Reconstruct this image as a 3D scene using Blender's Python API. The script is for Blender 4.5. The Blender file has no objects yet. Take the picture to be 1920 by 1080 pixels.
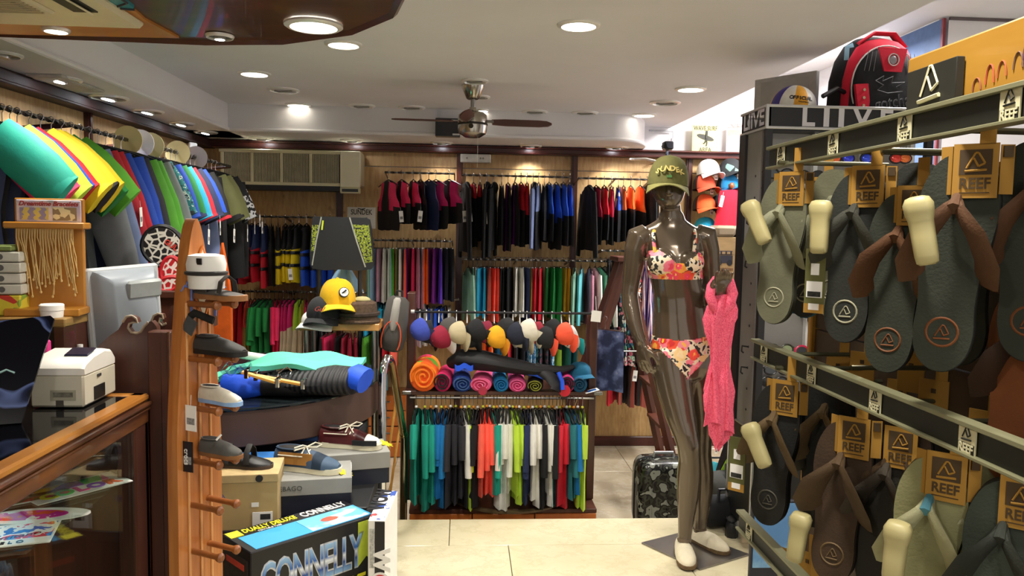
import bpy, math, random
from mathutils import Vector as V, Matrix, Euler, noise as mnoise
random.seed(7)
sc = bpy.context.scene
COL = sc.collection
PI = math.pi
R = math.radians
F = 1450.0
# ---------------------------------------------------------------- camera
ey = V((-90 / F, 115 / F, -1)).normalized()
ex = V((1, -.0176, 0)); ex = (ex - ey * ex.dot(ey)).normalized()
ez = ex.cross(ey)
RC = Matrix((ex, ey, ez))
CAMP = V((0, 0, 1.5))
cd = bpy.data.cameras.new('camera'); cam = bpy.data.objects.new('camera', cd); COL.objects.link(cam)
cd.lens = F / 1920 * 36; cd.sensor_width = 36; cd.clip_start = .02
cam.matrix_world = Matrix.Translation(CAMP) @ RC.to_4x4()
sc.camera = cam

def ray(px, py):
    return RC @ V(((px - 960) / F, (540 - py) / F, -1))
def P(px, py, Y):            # the point at depth Y that the photograph shows at px, py
    d = ray(px, py); return CAMP + d * (Y / d.y)
def PZ(px, py, z):           # ... at height z
    d = ray(px, py); return CAMP + d * ((z - CAMP.z) / d.z)
def PX(px, py, x):           # ... at side x
    d = ray(px, py); return CAMP + d * (x / d.x)
# ---------------------------------------------------------------- light
vs = sc.view_settings
vs.view_transform = 'Standard'; vs.look = 'None'; vs.gamma = 1; vs.use_curve_mapping = False
vs.exposure = .2
w = bpy.data.worlds.new('world'); sc.world = w; w.use_nodes = True
w.node_tree.nodes['Background'].inputs[0].default_value = (1, .97, .92, 1)
w.node_tree.nodes['Background'].inputs[1].default_value = .8
def lamp(kind, loc, power, color=(1, .95, .86), size=.14, name='downlight_or_fill_lamp', spot=125, aim=None):
    l = bpy.data.lights.new(name, kind); l.energy = power; l.color = color
    if kind == 'AREA': l.shape = 'DISK'; l.size = size; l.spread = R(spot)
    elif kind == 'SPOT': l.spot_size = R(spot); l.spot_blend = .6; l.shadow_soft_size = size
    else: l.shadow_soft_size = size
    o = bpy.data.objects.new(name, l); COL.objects.link(o); o.location = loc
    if aim is not None: o.rotation_euler = (V(aim) - V(loc)).to_track_quat('-Z', 'Y').to_euler()
    return o
ZC, ZS = 2.35, 2.155          # main ceiling, lower soffits
for x, y in ((-.9, 1.2), (.4, .9), (-.9, -.4), (.5, -.5), (1.2, 1.9)):      # unseen fill lamps added in the ceiling behind and above the camera
    lamp('AREA', (x, y, ZC - .02), 14, (1, .95, .87), .14, 'downlight_or_fill_lamp', 170)
lamp('AREA', (2.3, 5.3, 2.72), 75, (1, .97, .97), .6, 'panel_lamp', 180)
lamp('AREA', (2.4, 3.6, 2.72), 26, (1, .96, .93), .5, 'panel_lamp', 180)           # bright lamp over the back right corner
# ---------------------------------------------------------------- materials
def lin(h):
    h = h.lstrip('#'); c = [int(h[i:i + 2], 16) / 255 for i in (0, 2, 4)]
    return tuple(x / 12.92 if x <= .04045 else ((x + .055) / 1.055) ** 2.4 for x in c) + (1,)
_mc = {}
def newmat(name):
    m = bpy.data.materials.new(name); m.use_nodes = True
    nt = m.node_tree; return m, nt, nt.nodes['Principled BSDF']
def nd(nt, t, **k):
    n = nt.nodes.new(t)
    for a, b in k.items(): setattr(n, a, b)
    return n
def ramp(nt, fac, stops, interp='LINEAR'):
    r = nd(nt, 'ShaderNodeValToRGB'); cr = r.color_ramp; cr.interpolation = interp
    while len(cr.elements) < len(stops): cr.elements.new(.5)
    for e, (p, c) in zip(cr.elements, stops): e.position = p; e.color = lin(c) if isinstance(c, str) else c
    nt.links.new(fac, r.inputs[0]); return r.outputs[0]
def coords(nt, scale=(1, 1, 1), rot=(0, 0, 0)):
    tc = nd(nt, 'ShaderNodeTexCoord'); mp = nd(nt, 'ShaderNodeMapping')
    mp.inputs['Scale'].default_value = scale; mp.inputs['Rotation'].default_value = rot
    nt.links.new(tc.outputs['Object'], mp.inputs[0]); return mp.outputs[0]
def mixc(nt, fac, a, b, mode='MIX'):
    m = nd(nt, 'ShaderNodeMix', data_type='RGBA', blend_type=mode)
    for s, v in ((0, fac), (6, a), (7, b)):
        if hasattr(v, 'is_linked') or hasattr(v, 'links'): nt.links.new(v, m.inputs[s])
        elif isinstance(v, str): m.inputs[s].default_value = lin(v)
        else: m.inputs[s].default_value = v
    return m.outputs[2]
def noise(nt, co, scale, detail=3, rough=.6, out=0):
    n = nd(nt, 'ShaderNodeTexNoise'); n.inputs['Scale'].default_value = scale
    n.inputs['Detail'].default_value = detail; n.inputs['Roughness'].default_value = rough
    nt.links.new(co, n.inputs['Vector']); return n.outputs[out]
def voro(nt, co, scale, out='Distance', feature='F1'):
    n = nd(nt, 'ShaderNodeTexVoronoi', feature=feature); n.inputs['Scale'].default_value = scale
    nt.links.new(co, n.inputs['Vector']); return n.outputs[out]
def bumpto(nt, b, h, st=.3, dist=.005):
    n = nd(nt, 'ShaderNodeBump'); n.inputs['Strength'].default_value = st; n.inputs['Distance'].default_value = dist
    nt.links.new(h, n.inputs['Height']); nt.links.new(n.outputs[0], b.inputs['Normal'])
def M(h, r=.6, m=0., var=.15, s=14, bump=0., coat=0., em=0., name=None, sheen=0.):
    k = (h, r, m, var, s, bump, coat, em, sheen)
    if k in _mc: return _mc[k]
    mt, nt, b = newmat(name or 'paint_' + h.strip('#'))
    b.inputs['Roughness'].default_value = r; b.inputs['Metallic'].default_value = m; b.inputs['Coat Weight'].default_value = coat
    b.inputs['Sheen Weight'].default_value = sheen
    c = lin(h); co = coords(nt)
    n = noise(nt, co, s)
    lo = tuple(x * (1 - var) for x in c[:3]) + (1,); hi = tuple(min(1, x * (1 + var)) for x in c[:3]) + (1,)
    nt.links.new(ramp(nt, n, [(.3, lo), (.7, hi)]), b.inputs['Base Color'])
    if bump: bumpto(nt, b, noise(nt, co, s * 12), bump, .003)
    if em: b.inputs['Emission Color'].default_value = c; b.inputs['Emission Strength'].default_value = em
    _mc[k] = mt; return mt
def fab(h, bump=.25): return M(h, .9, 0, .12, 9, bump)
def neo(h): return M(h, .65, 0, .12, 9, .12)
def wood(h1, h2, scale=(2, 2, 30), r=.4, coat=.1, det=4, axis=None):
    k = ('wood', h1, h2, scale, r)
    if k in _mc: return _mc[k]
    mt, nt, b = newmat('wood_grain'); co = coords(nt, scale)
    n = noise(nt, co, 1.6, det, .62)
    nt.links.new(ramp(nt, n, [(.28, h1), (.5, mix_hex(h1, h2)), (.72, h2)]), b.inputs['Base Color'])
    b.inputs['Roughness'].default_value = r; b.inputs['Coat Weight'].default_value = coat
    bumpto(nt, b, n, .12, .002); _mc[k] = mt; return mt
def mix_hex(a, b):
    a, b = a.lstrip('#'), b.lstrip('#')
    return '#' + ''.join('%02x' % ((int(a[i:i + 2], 16) + int(b[i:i + 2], 16)) // 2) for i in (0, 2, 4))
def pattern(name, scale, stops, kind='voro', r=.7, stretch=(1, 1, 1), detail=3, interp='CONSTANT', distort=True):
    if name in _mc: return _mc[name]
    mt, nt, b = newmat(name); co = coords(nt, stretch)
    if kind == 'voro':
        f = voro(nt, co, scale, 'Color'); f2 = nd(nt, 'ShaderNodeSeparateColor'); nt.links.new(f, f2.inputs[0]); f = f2.outputs[0]
    elif kind == 'dist': f = voro(nt, co, scale)
    elif kind == 'wave':
        n = nd(nt, 'ShaderNodeTexWave'); n.inputs['Scale'].default_value = scale; n.inputs['Distortion'].default_value = detail
        nt.links.new(co, n.inputs['Vector']); f = n.outputs['Fac']
    else: f = noise(nt, co, scale, detail)
    nt.links.new(ramp(nt, f, stops, interp), b.inputs['Base Color']); b.inputs['Roughness'].default_value = r
    _mc[name] = mt; return mt
def floral(name, scale, bg, petals, mids, centre, r=.55):
    if name in _mc: return _mc[name]
    mt, nt, b = newmat(name); co = coords(nt)
    wob = nd(nt, 'ShaderNodeVectorMath', operation='MULTIPLY_ADD')
    nt.links.new(noise(nt, co, scale * 2.2, 2, .5, 1), wob.inputs[0]); wob.inputs[1].default_value = (.6 / scale,) * 3; nt.links.new(co, wob.inputs[2])
    n = nd(nt, 'ShaderNodeTexVoronoi'); n.inputs['Scale'].default_value = scale; nt.links.new(wob.outputs[0], n.inputs['Vector'])
    sep = nd(nt, 'ShaderNodeSeparateColor'); nt.links.new(n.outputs['Color'], sep.inputs[0])
    pet = ramp(nt, sep.outputs[0], [(i / len(petals), p) for i, p in enumerate(petals)], 'CONSTANT')
    mid = ramp(nt, sep.outputs[1], [(i / len(mids), p) for i, p in enumerate(mids)], 'CONSTANT')
    d = n.outputs['Distance']
    k1 = ramp(nt, d, [(.24, (0, 0, 0, 1)), (.32, (1, 1, 1, 1))]); k2 = ramp(nt, d, [(.5, (0, 0, 0, 1)), (.55, (1, 1, 1, 1))]); k0 = ramp(nt, d, [(.08, (0, 0, 0, 1)), (.12, (1, 1, 1, 1))])
    bgc = ramp(nt, noise(nt, co, scale * 2.2, 1), [(.0, bg[0]), (.42, bg[1]), (.6, bg[2])], 'CONSTANT')
    c = mixc(nt, k0, centre, mid); c = mixc(nt, k1, c, pet); c = mixc(nt, k2, c, bgc)
    nt.links.new(c, b.inputs['Base Color']); b.inputs['Roughness'].default_value = r
    _mc[name] = mt; return mt
def glass(name='clear_glass', tint='#f2f7f4', r=.02):
    if name in _mc: return _mc[name]
    mt, nt, b = newmat(name); out = [n for n in nt.nodes if n.type == 'OUTPUT_MATERIAL'][0]
    tr = nd(nt, 'ShaderNodeBsdfTransparent'); tr.inputs[0].default_value = lin(tint); gl = nd(nt, 'ShaderNodeBsdfGlossy'); gl.inputs['Roughness'].default_value = r
    fr = nd(nt, 'ShaderNodeFresnel'); gm = nd(nt, 'ShaderNodeNewGeometry'); io = nd(nt, 'ShaderNodeMapRange'); nt.links.new(gm.outputs['Backfacing'], io.inputs[0]); io.inputs[3].default_value = 1.45; io.inputs[4].default_value = 1 / 1.45; nt.links.new(io.outputs[0], fr.inputs[0]); mx = nd(nt, 'ShaderNodeMixShader')
    nt.links.new(fr.outputs[0], mx.inputs[0]); nt.links.new(tr.outputs[0], mx.inputs[1]); nt.links.new(gl.outputs[0], mx.inputs[2]); nt.links.new(mx.outputs[0], out.inputs[0])
    _mc[name] = mt; return mt
CHROME = M('#d9dade', .08, 1., .03, name='chrome')
STEEL = M('#9a9894', .3, 1., .06, 8, name='brushed_steel')
BLACK = M('#14141a', .45, 0, .1, name='black_plastic')
WHITE = M('#efeee9', .5, 0, .03, name='white_plastic')
PAPER = M('#f1efe8', .8, 0, .03, name='white_paper')
DKWOOD = wood('#3a1d14', '#5c3223', (6, 6, 1.2), .38)
# ---------------------------------------------------------------- mesh builder
class MB:
    def __init__(s): s.v = []; s.f = []; s.m = []
    def add(s, vs, fs, mi=0, T=None):
        o = len(s.v)
        s.v += [tuple(T @ V(p)) if T else tuple(p) for p in vs]
        s.f += [tuple(i + o for i in f) for f in fs]
        s.m += mi if isinstance(mi, list) else [mi] * len(fs)
        return s
    def box(s, c, d, mi=0, rot=(0, 0, 0), bev=0., T=None):
        a = [x / 2 for x in d]
        Tm = Matrix.Translation(c) @ Euler(rot).to_matrix().to_4x4()
        if T: Tm = T @ Tm
        if bev <= 0:
            vs = [(x * a[0], y * a[1], z * a[2]) for x in (-1, 1) for y in (-1, 1) for z in (-1, 1)]
            return s.add(vs, [(0, 1, 3, 2), (4, 6, 7, 5), (0, 4, 5, 1), (2, 3, 7, 6), (0, 2, 6, 4), (1, 5, 7, 3)], mi, Tm)
        bev = min(bev, min(a) * .95); vs = []; ix = {}
        for x in (-1, 1):
            for y in (-1, 1):
                for z in (-1, 1):
                    sg = (x, y, z)
                    for ax in range(3):
                        ix[sg, ax] = len(vs)
                        vs.append(tuple(sg[k] * (a[k] if k == ax else a[k] - bev) for k in range(3)))
        fs = []
        for ax in range(3):
            o = [k for k in range(3) if k != ax]
            for sg in (-1, 1):
                q = []
                for p, r_ in ((-1, -1), (1, -1), (1, 1), (-1, 1)):
                    t = [0, 0, 0]; t[ax] = sg; t[o[0]] = p; t[o[1]] = r_; q.append(ix[tuple(t), ax])
                fs.append(tuple(q))
            for p in (-1, 1):
                for r_ in (-1, 1):
                    t1 = [0, 0, 0]; t1[o[0]] = p; t1[o[1]] = r_; t2 = list(t1); t1[ax] = -1; t2[ax] = 1; t1 = tuple(t1); t2 = tuple(t2)
                    fs.append((ix[t1, o[0]], ix[t2, o[0]], ix[t2, o[1]], ix[t1, o[1]]))
        for x in (-1, 1):
            for y in (-1, 1):
                for z in (-1, 1): fs.append(tuple(ix[(x, y, z), k] for k in range(3)))
        return s.add(vs, fs, mi, Tm)
    def tube(s, path, r, n=8, mi=0, cap=True, up=(0, 0, 1), twist=0., closed=False, T=None):
        path = [V(p) for p in path]; N = len(path); rs = r if isinstance(r, list) else [r] * N
        vs = []; fs = []; prev = None
        for i, p in enumerate(path):
            t = path[min(i + 1, N - 1)] - path[max(i - 1, 0)]
            if closed: t = path[(i + 1) % N] - path[i - 1]
            t = t.normalized() if t.length > 1e-9 else V((0, 0, 1))
            if prev is None:
                u = V(up) - t * V(up).dot(t)
                if u.length < 1e-3: u = V((1, 0, 0)) - t * t.x
            else: u = prev - t * prev.dot(t)
            u.normalize(); prev = u; b = t.cross(u)
            a = rs[i]; ra, rb = a if isinstance(a, (tuple, list)) else (a, a)
            for k in range(n):
                th = 2 * PI * k / n + twist * i
                vs.append(p + u * (math.cos(th) * ra) + b * (math.sin(th) * rb))
        for i in range(N if closed else N - 1):
            j = (i + 1) % N
            for k in range(n):
                k2 = (k + 1) % n
                fs.append((i * n + k, i * n + k2, j * n + k2, j * n + k))
        if cap and not closed: fs += [tuple(range(n))[::-1], tuple((N - 1) * n + k for k in range(n))]
        return s.add(vs, fs, mi, T)
    def cyl(s, a, b, r0, r1=None, n=12, mi=0, T=None): return s.tube([a, b], [r0, r0 if r1 is None else r1], n, mi, T=T)
    def lathe(s, prof, n=20, mi=0, T=None, cap=True):
        vs = []; fs = []; N = len(prof)
        for r, z in prof:
            for k in range(n): th = 2 * PI * k / n; vs.append((r * math.cos(th), r * math.sin(th), z))
        for i in range(N - 1):
            for k in range(n):
                k2 = (k + 1) % n; fs.append((i * n + k, i * n + k2, (i + 1) * n + k2, (i + 1) * n + k))
        if cap: fs += [tuple(range(n))[::-1], tuple((N - 1) * n + k for k in range(n))]
        return s.add(vs, fs, mi, T)
    def loft(s, rings, mi=0, cap=True, T=None):
        n = len(rings[0]); vs = [p for r in rings for p in r]; fs = []
        for i in range(len(rings) - 1):
            for k in range(n):
                k2 = (k + 1) % n; fs.append((i * n + k, i * n + k2, (i + 1) * n + k2, (i + 1) * n + k))
        if cap: fs += [tuple(range(n))[::-1], tuple((len(rings) - 1) * n + k for k in range(n))]
        return s.add(vs, fs, mi, T)
    def prism(s, poly, z0, z1, mi=0, T=None):
        n = len(poly); vs = [(x, y, z0) for x, y in poly] + [(x, y, z1) for x, y in poly]
        fs = [tuple(range(n))[::-1], tuple(range(n, 2 * n))] + [(i, (i + 1) % n, n + (i + 1) % n, n + i) for i in range(n)]
        return s.add(vs, fs, mi, T)
    def ell(s, c, r, nu=14, nv=8, mi=0, v0=-PI / 2, v1=PI / 2, T=None):
        vs = []; fs = []
        for j in range(nv + 1):
            a = v0 + (v1 - v0) * j / nv
            for i in range(nu):
                t = 2 * PI * i / nu
                vs.append((c[0] + r[0] * math.cos(a) * math.cos(t), c[1] + r[1] * math.cos(a) * math.sin(t), c[2] + r[2] * math.sin(a)))
        for j in range(nv):
            for i in range(nu): fs.append((j * nu + i, j * nu + (i + 1) % nu, (j + 1) * nu + (i + 1) % nu, (j + 1) * nu + i))
        return s.add(vs, fs, mi, T)
    def sheet(s, fn, nu, nv, mi=0, th=0., T=None):     # fn(u, v) -> point, u, v in 0..1; mi may be a function of u, v
        vs = [V(fn(i / nu, j / nv)) for j in range(nv + 1) for i in range(nu + 1)]; fs = []; ms = []
        n1 = nu + 1
        for j in range(nv):
            for i in range(nu):
                fs.append((j * n1 + i, j * n1 + i + 1, (j + 1) * n1 + i + 1, (j + 1) * n1 + i))
                ms.append(mi((i + .5) / nu, (j + .5) / nv) if callable(mi) else mi)
        if th:
            nn = len(vs); nrm = [V((0, 0, 0)) for _ in vs]
            for f in fs:
                c = (vs[f[1]] - vs[f[0]]).cross(vs[f[3]] - vs[f[0]])
                for k in f: nrm[k] += c
            back = [p - (q.normalized() if q.length > 1e-12 else V((0, 0, 1))) * th for p, q in zip(vs, nrm)]
            bf = [tuple(k + nn for k in f[::-1]) for f in fs]
            edge = [j * n1 for j in range(nv + 1)][::-1] + list(range(1, n1)) + [j * n1 + nu for j in range(1, nv + 1)] + [nv * n1 + i for i in range(nu - 1, 0, -1)]
            ef = [(edge[i], edge[i - 1], edge[i - 1] + nn, edge[i] + nn) for i in range(len(edge))]
            return s.add(vs + back, fs + bf + ef, ms + ms + [ms[0]] * len(ef), T)
        return s.add(vs, fs, ms, T)
    def build(s, name, mats, parent=None, loc=None, rot=None, smooth=.75, sub=0):
        me = bpy.data.meshes.new(name); me.from_pydata(s.v, [], s.f)
        for m in (mats if isinstance(mats, (list, tuple)) else [mats]): me.materials.append(m)
        me.polygons.foreach_set('material_index', s.m)
        if smooth: me.shade_smooth(); me.set_sharp_from_angle(angle=smooth)
        me.update()
        o = bpy.data.objects.new(name, me); COL.objects.link(o)
        if parent: o.parent = parent
        if loc is not None: o.location = loc
        if rot is not None: o.rotation_euler = rot
        if sub:
            md = o.modifiers.new('smooth', 'SUBSURF'); md.levels = sub; md.render_levels = sub
        return o
def tag(o, label=None, cat=None, group=None, kind=None):
    if label: o['label'] = label
    if cat: o['category'] = cat
    if group: o['group'] = group
    if kind: o['kind'] = kind
    return o
def thing(name, label, cat, loc=(0, 0, 0), rot=(0, 0, 0), group=None):
    o = bpy.data.objects.new(name, None); COL.objects.link(o); o.empty_display_size = .05
    o.location = loc; o.rotation_euler = rot if isinstance(rot, (tuple, list, Euler)) else (0, 0, rot)
    return tag(o, label, cat, group)
def struct(o): o['kind'] = 'structure'; return o
def text(parent, s, size, mat, loc, rot=(PI / 2, 0, 0), ext=.0012, name='lettering', align='CENTER', shear=0., bold=0., sx=1., sy=1., space=1., fit=None):
    c = bpy.data.curves.new(name, 'FONT'); c.body = s; c.size = size; c.extrude = ext; c.align_x = align; c.align_y = 'CENTER'
    c.shear = shear; c.offset = bold; c.resolution_u = 3; c.space_character = space
    t = bpy.data.objects.new('tmp', c); COL.objects.link(t)
    dg = bpy.context.evaluated_depsgraph_get(); me = bpy.data.meshes.new_from_object(t.evaluated_get(dg))
    bpy.data.objects.remove(t); bpy.data.curves.remove(c)
    me.materials.clear(); me.materials.append(mat); me.name = name
    if fit:
        xs_ = [v.co.x for v in me.vertices]; sx = fit / (max(xs_) - min(xs_))
    o = bpy.data.objects.new(name, me); COL.objects.link(o); o.parent = parent
    o.location = loc; o.rotation_euler = rot; o.scale = (sx, sy, 1); return o
ORD = ['', 'first', 'second', 'third', 'fourth', 'fifth', 'sixth', 'seventh', 'eighth', 'ninth', 'tenth', 'eleventh', 'twelfth', 'thirteenth', 'fourteenth', 'fifteenth', 'sixteenth', 'seventeenth', 'eighteenth', 'nineteenth', 'twentieth']
TENS = {20: 'twenty', 30: 'thirty', 40: 'forty'}
def nth(i):
    if i <= 20: return ORD[i]
    t = i // 10 * 10
    return TENS[t] + '-' + ORD[i - t] if i > t else {30: 'thirtieth', 40: 'fortieth'}[t]
# ================================================================ the room
XL, YB, XR = -2.1, 6.4, 3.0
YS, ZL = 3.88, -.33          # edge of the raised front floor, height of the sunken back floor
CEIL = M('#dcdadb', .8, 0, .03, 2, name='ceiling_paint')
def marble(name, a, b_, vein):
    mt, nt, b = newmat(name); co = coords(nt)
    n1 = noise(nt, co, 1.4, 5, .62); n2 = noise(nt, co, 3.2, 8, .7)
    c = ramp(nt, n1, [(.3, a), (.62, b_)]); v = ramp(nt, n2, [(.47, (0, 0, 0, 1)), (.5, (1, 1, 1, 1)), (.53, (0, 0, 0, 1))])
    nt.links.new(mixc(nt, v, c, mixc(nt, .35, c, vein)), b.inputs['Base Color'])
    b.inputs['Roughness'].default_value = .22; return mt
TILE = marble('cream_marble', '#c0b490', '#d3caab', '#b3a684')
TILE2 = marble('beige_marble', '#a99a7e', '#c9bea6', '#d9d2c2')
GROUT = M('#8d8266', .9, name='grout')
fl = struct(MB().box((.4, (YS - 2) / 2 + .0, -.22), (5.4, YS + 2 - .02, .4)).build('floor', GROUT))
xs0 = PZ(1066, 985, 0).x
def tiles(parent, x0, x1, y0, y1, dx, dy, z, mat, off=0.):
    y = y0
    while y < y1 - .01:
        x = x0
        ye = min(y + dy, y1)
        while x < x1 - .01:
            xe = min(x + dx, x1)
            MB().box(((x + xe) / 2, (y + ye) / 2, z - .008), (xe - x - .003, ye - y - .003, .016), bev=.0015).build('tile', mat, parent)
            x = xe
        y = ye
tiles(fl, xs0 - 3, xs0 + 2.4, YS - .33, YS, 1.2, .33, 0, TILE)
tiles(fl, xs0 - 2.72, xs0 + 2.4, 1.15, YS - .33, .8, .8, 0, TILE)
MB().box((.4, YS - .01, -.18), (5.4, .02, .3)).build('stair_riser', TILE2, fl)
fl2 = struct(MB().box((.4, (YS + YB) / 2, ZL - .11), (5.4, YB - YS, .2)).build('floor', GROUT))
tiles(fl2, -2.3, 3.1, YS, YB, .6, .6, ZL, TILE2)
# panelled walls
def osb():
    mt, nt, b = newmat('tan_panel_board'); co = coords(nt)
    n = noise(nt, co, 3, 4, .6); g = noise(nt, coords(nt, (40, 40, 6)), 1.5, 3, .6)
    c = ramp(nt, n, [(.3, '#b58e58'), (.7, '#cda973')]); k = ramp(nt, noise(nt, co, 9, 2, .5), [(.68, (0, 0, 0, 1)), (.74, (1, 1, 1, 1))])
    c = mixc(nt, .35, c, ramp(nt, g, [(.35, '#9c7543'), (.65, '#d8b984')])); c = mixc(nt, k, c, mixc(nt, .45, c, '#6a4520'))
    nt.links.new(c, b.inputs['Base Color']); b.inputs['Roughness'].default_value = .55; return mt
OSB = osb()
TRIM = wood('#33140f', '#57241b', (1.2, 6, 6), .35); TRIMV = wood('#33140f', '#54241a', (6, 6, 1.2), .35)
wb = struct(MB().box((.95, YB + .06, 1.2), (6.3, .1, 3.3)).build('wall_back', M('#e6e4e4', .8, 0, .02, name='white_paint')))
zt = 2.095
xb = [XL, P(638, 390, YB).x, P(862, 330, YB).x, P(1076, 330, YB).x, P(1290, 330, YB).x, P(1772, 12, 4.6).x]
for a, b in zip(xb, xb[1:]):
    for z0, z1 in ((ZL, .55), (.55, 1.25), (1.25, 1.975), (1.975, zt)):
        MB().box(((a + b) / 2, YB, (z0 + z1) / 2), (b - a - .004, .02, z1 - z0 - .006), bev=.002).build('panel', OSB, wb)
for x in xb[1:-1]: MB().box((x, YB - .02, (ZL + zt) / 2), (.05, .04, zt - ZL)).box((x, YB - .045, (ZL + zt) / 2), (.024, .012, zt - ZL)).build('batten', TRIMV, wb)
struct(MB().box((.45, YB - .045, zt + .026), (5.2, .11, .045), bev=.006).box((.45, YB - .06, zt + .046), (5.2, .15, .016), bev=.005).box((.45, YB - .05, zt + .003), (5.2, .12, .012), bev=.004).build('trim_1', TRIM))
struct(MB().box((.45, YB - .025, ZL + .04), (5.2, .03, .08), bev=.005).build('baseboard_back', TRIM))
wl = struct(MB().box((XL - .06, 2.3, 1.0), (.1, 8.4, 2.8)).build('wall_left', M('#b58e58', .7, name='tan_wall')))
yb_ = [-1, .9, 2.4, PX(20, 330, XL + .03).y, PX(157, 220, XL + .03).y, PX(279, 260, XL + .03).y, YB]
yb_ = sorted(set([-1, 1.2, 2.55, 3.42, PX(157, 220, XL).y, PX(279, 260, XL).y, YB]))
for a, b in zip(yb_, yb_[1:]):
    for z0, z1 in ((ZL, 1.0), (1.0, zt)):
        MB().box((XL, (a + b) / 2, (z0 + z1) / 2), (.02, b - a - .004, z1 - z0 - .006), bev=.002).build('panel', OSB, wl)
for y in yb_[1:-1]: MB().box((XL + .02, y, (ZL + zt) / 2), (.03, .05, zt - ZL)).box((XL + .038, y, (ZL + zt) / 2), (.01, .022, zt - ZL)).build('batten', TRIMV, wl)
struct(MB().box((XL + .045, 2.7, zt + .03), (.11, 7.4, .058), bev=.008).box((XL + .055, 2.7, zt + .0), (.1, 7.4, .014), bev=.004).build('trim_2', wood('#25100c', '#3c1a14', (6, 1.2, 6), .6, 0)))
WHITEW = M('#e9e7e8', .8, 0, .02, 3, name='white_wall_paint')
XE, ZH = 1.70, 2.81          # right edge of the low ceiling, height of the raised bright bay beyond it
struct(MB().box((4.05, 1.3, 1.2), (.1, 6.6, 3.3)).build('wall_right', WHITEW))
pb0 = P(1772, 12, 4.6)
wr = struct(MB().box((pb0.x + .05, (4.6 + YB) / 2 + .05, 1.2), (.1, YB - 4.6, 3.3)).build('wall_right_far', WHITEW))
MB().box((pb0.x - .003, 4.83, 1.75), (.008, .46, 2.1)).build('blue_panel', M('#4f6a94', .7), wr)
MB().box((pb0.x - .003, 4.597, 1.75), (.016, .02, 2.1)).build('red_edge', M('#7c2f35', .6), wr)
MB().box((3.5, 4.65, 1.2), (1.2, .1, 3.3)).build('return_panel', WHITEW, wr)
MB().box((3.5, 4.595, ZH - .01), (1.2, .012, .016)).build('dark_top_strip', M('#6b5f60', .7), wr)  # thin dark strip where the return panel meets the raised ceiling
# ceiling with lower soffits along the left and back walls
struct(MB().box(((XL + XE) / 2 - .05, 2.2, ZC + .05), (XE - XL + .1, 8.6, .1)).box((XE - .02, 4.25, (ZC + ZH) / 2 + .06), (.04, 4.5, ZH - ZC + .1)).box((2.9, .0, ZC + .05), (2.4, 4.0, .1)).box((2.9, 1.98, (ZC + ZH) / 2 + .05), (2.4, .04, ZH - ZC + .1)).build('ceiling', CEIL))
struct(MB().box((2.9, 4.25, ZH + .05), (2.4, 4.6, .1)).build('ceiling', CEIL))
xs, ysf = -1.70, 5.74
sl = struct(MB().box(((XL + xs) / 2, 2.05, (ZS + ZC) / 2), (xs - XL, 8.3, ZC - ZS)).build('ceiling', CEIL))
MB().tube([(xs + .004, -2, ZS + .012), (xs + .004, ysf - .01, ZS + .012)], .014, 8).build('bead', CEIL, sl)
x1 = P(1222, 283, 6.0).x
arc = [(XL, ysf), (x1 - .35, ysf)] + [(x1 - .35 + .35 * math.sin(t), ysf + .66 - .66 * math.cos(t)) for t in [i * PI / 16 for i in range(1, 9)]] + [(XL, YB + .0)]
sb = struct(MB().prism(arc, ZS, ZC).build('ceiling', CEIL))
MB().tube([(xs - .01, ysf - .004, ZS + .012), (x1 - .35, ysf - .004, ZS + .012)] + [(x, y - .004, ZS + .012) for x, y in arc[2:-1]], .014, 8).build('bead', CEIL, sb)
# access hatch in the left soffit
hp = PZ(60, 152, ZS)
MB().box((0, 0, 0), (.16, .42, .012), bev=.003).box((0, 0, -.006), (.13, .39, .006)).build('ceiling_hatch', M('#b9b6ae', .7), None, (XL + .2, hp.y, ZS - .006))
tag(bpy.data.objects['ceiling_hatch'], 'pale rectangular access hatch in the left ceiling soffit', 'hatch')
# ---------------------------------------------------------------- downlights
RIM = M('#ebe9e3', .35, .3, .04, name='downlight_rim'); CUP = M('#c4c2bc', .3, .35, .05, name='downlight_cup'); GLOW = M('#fff6e2', .5, 0, 0, em=8., name='lit_diffuser')
def downlight(px, py, z, wpx, lit, label, power=9., spotcol=(1, .9, .72), group=None, base=None):
    p = PZ(px, py, z); r = wpx / 2 * p.y / F
    t = thing('downlight', label, 'ceiling light', (p.x, p.y, z), group=group)
    MB().lathe([(r, 0), (r, -.006), (r * .9, -.012), (r * .8, -.012), (r * .78, -.002)], 24, cap=False).build('rim', RIM, t)
    if lit:
        MB().lathe([(r * .8, -.004), (r * .79, -.009), (0.001, -.012)], 24).build('diffuser', GLOW, t)
        if power: lamp('AREA', (p.x, p.y, z - .03), power * 1.15, (1, .95, .86), r * 1.6)
    else:
        MB().lathe([(r * .8, -.003), (r * .78, -.004), (.001, -.0035)], 24, cap=False).build('cup', CUP, t)
        MB().tube([(-r * .55, 0, -.008), (-r * .3, .01, -.012), (r * .3, -.01, -.012), (r * .55, 0, -.008)], .006, 6).build('baffle', M('#8a8880', .5), t)
    return t
for q in ((644, 82, 68, 'second large lit downlight, just beyond the dark wooden canopy'), (477, 137, 58, 'lit downlight to the left beyond the canopy'), (559, 196, 46, 'small far lit downlight in front of the wall air conditioner'), (1085, 46, 80, 'large lit downlight nearest above the ceiling fan'), (1295, 166, 58, 'lit downlight above the mannequin on the bright right ceiling'), (1208, 215, 46, 'small lit downlight near the back, right of the fan blade'), (905, 206, 24, 'tiny lit downlight half hidden behind the fan motor')):
    downlight(q[0], q[1], ZC, q[2], 1, q[3], 0 if q[0] in (905, 1208, 559) else 9)
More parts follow.
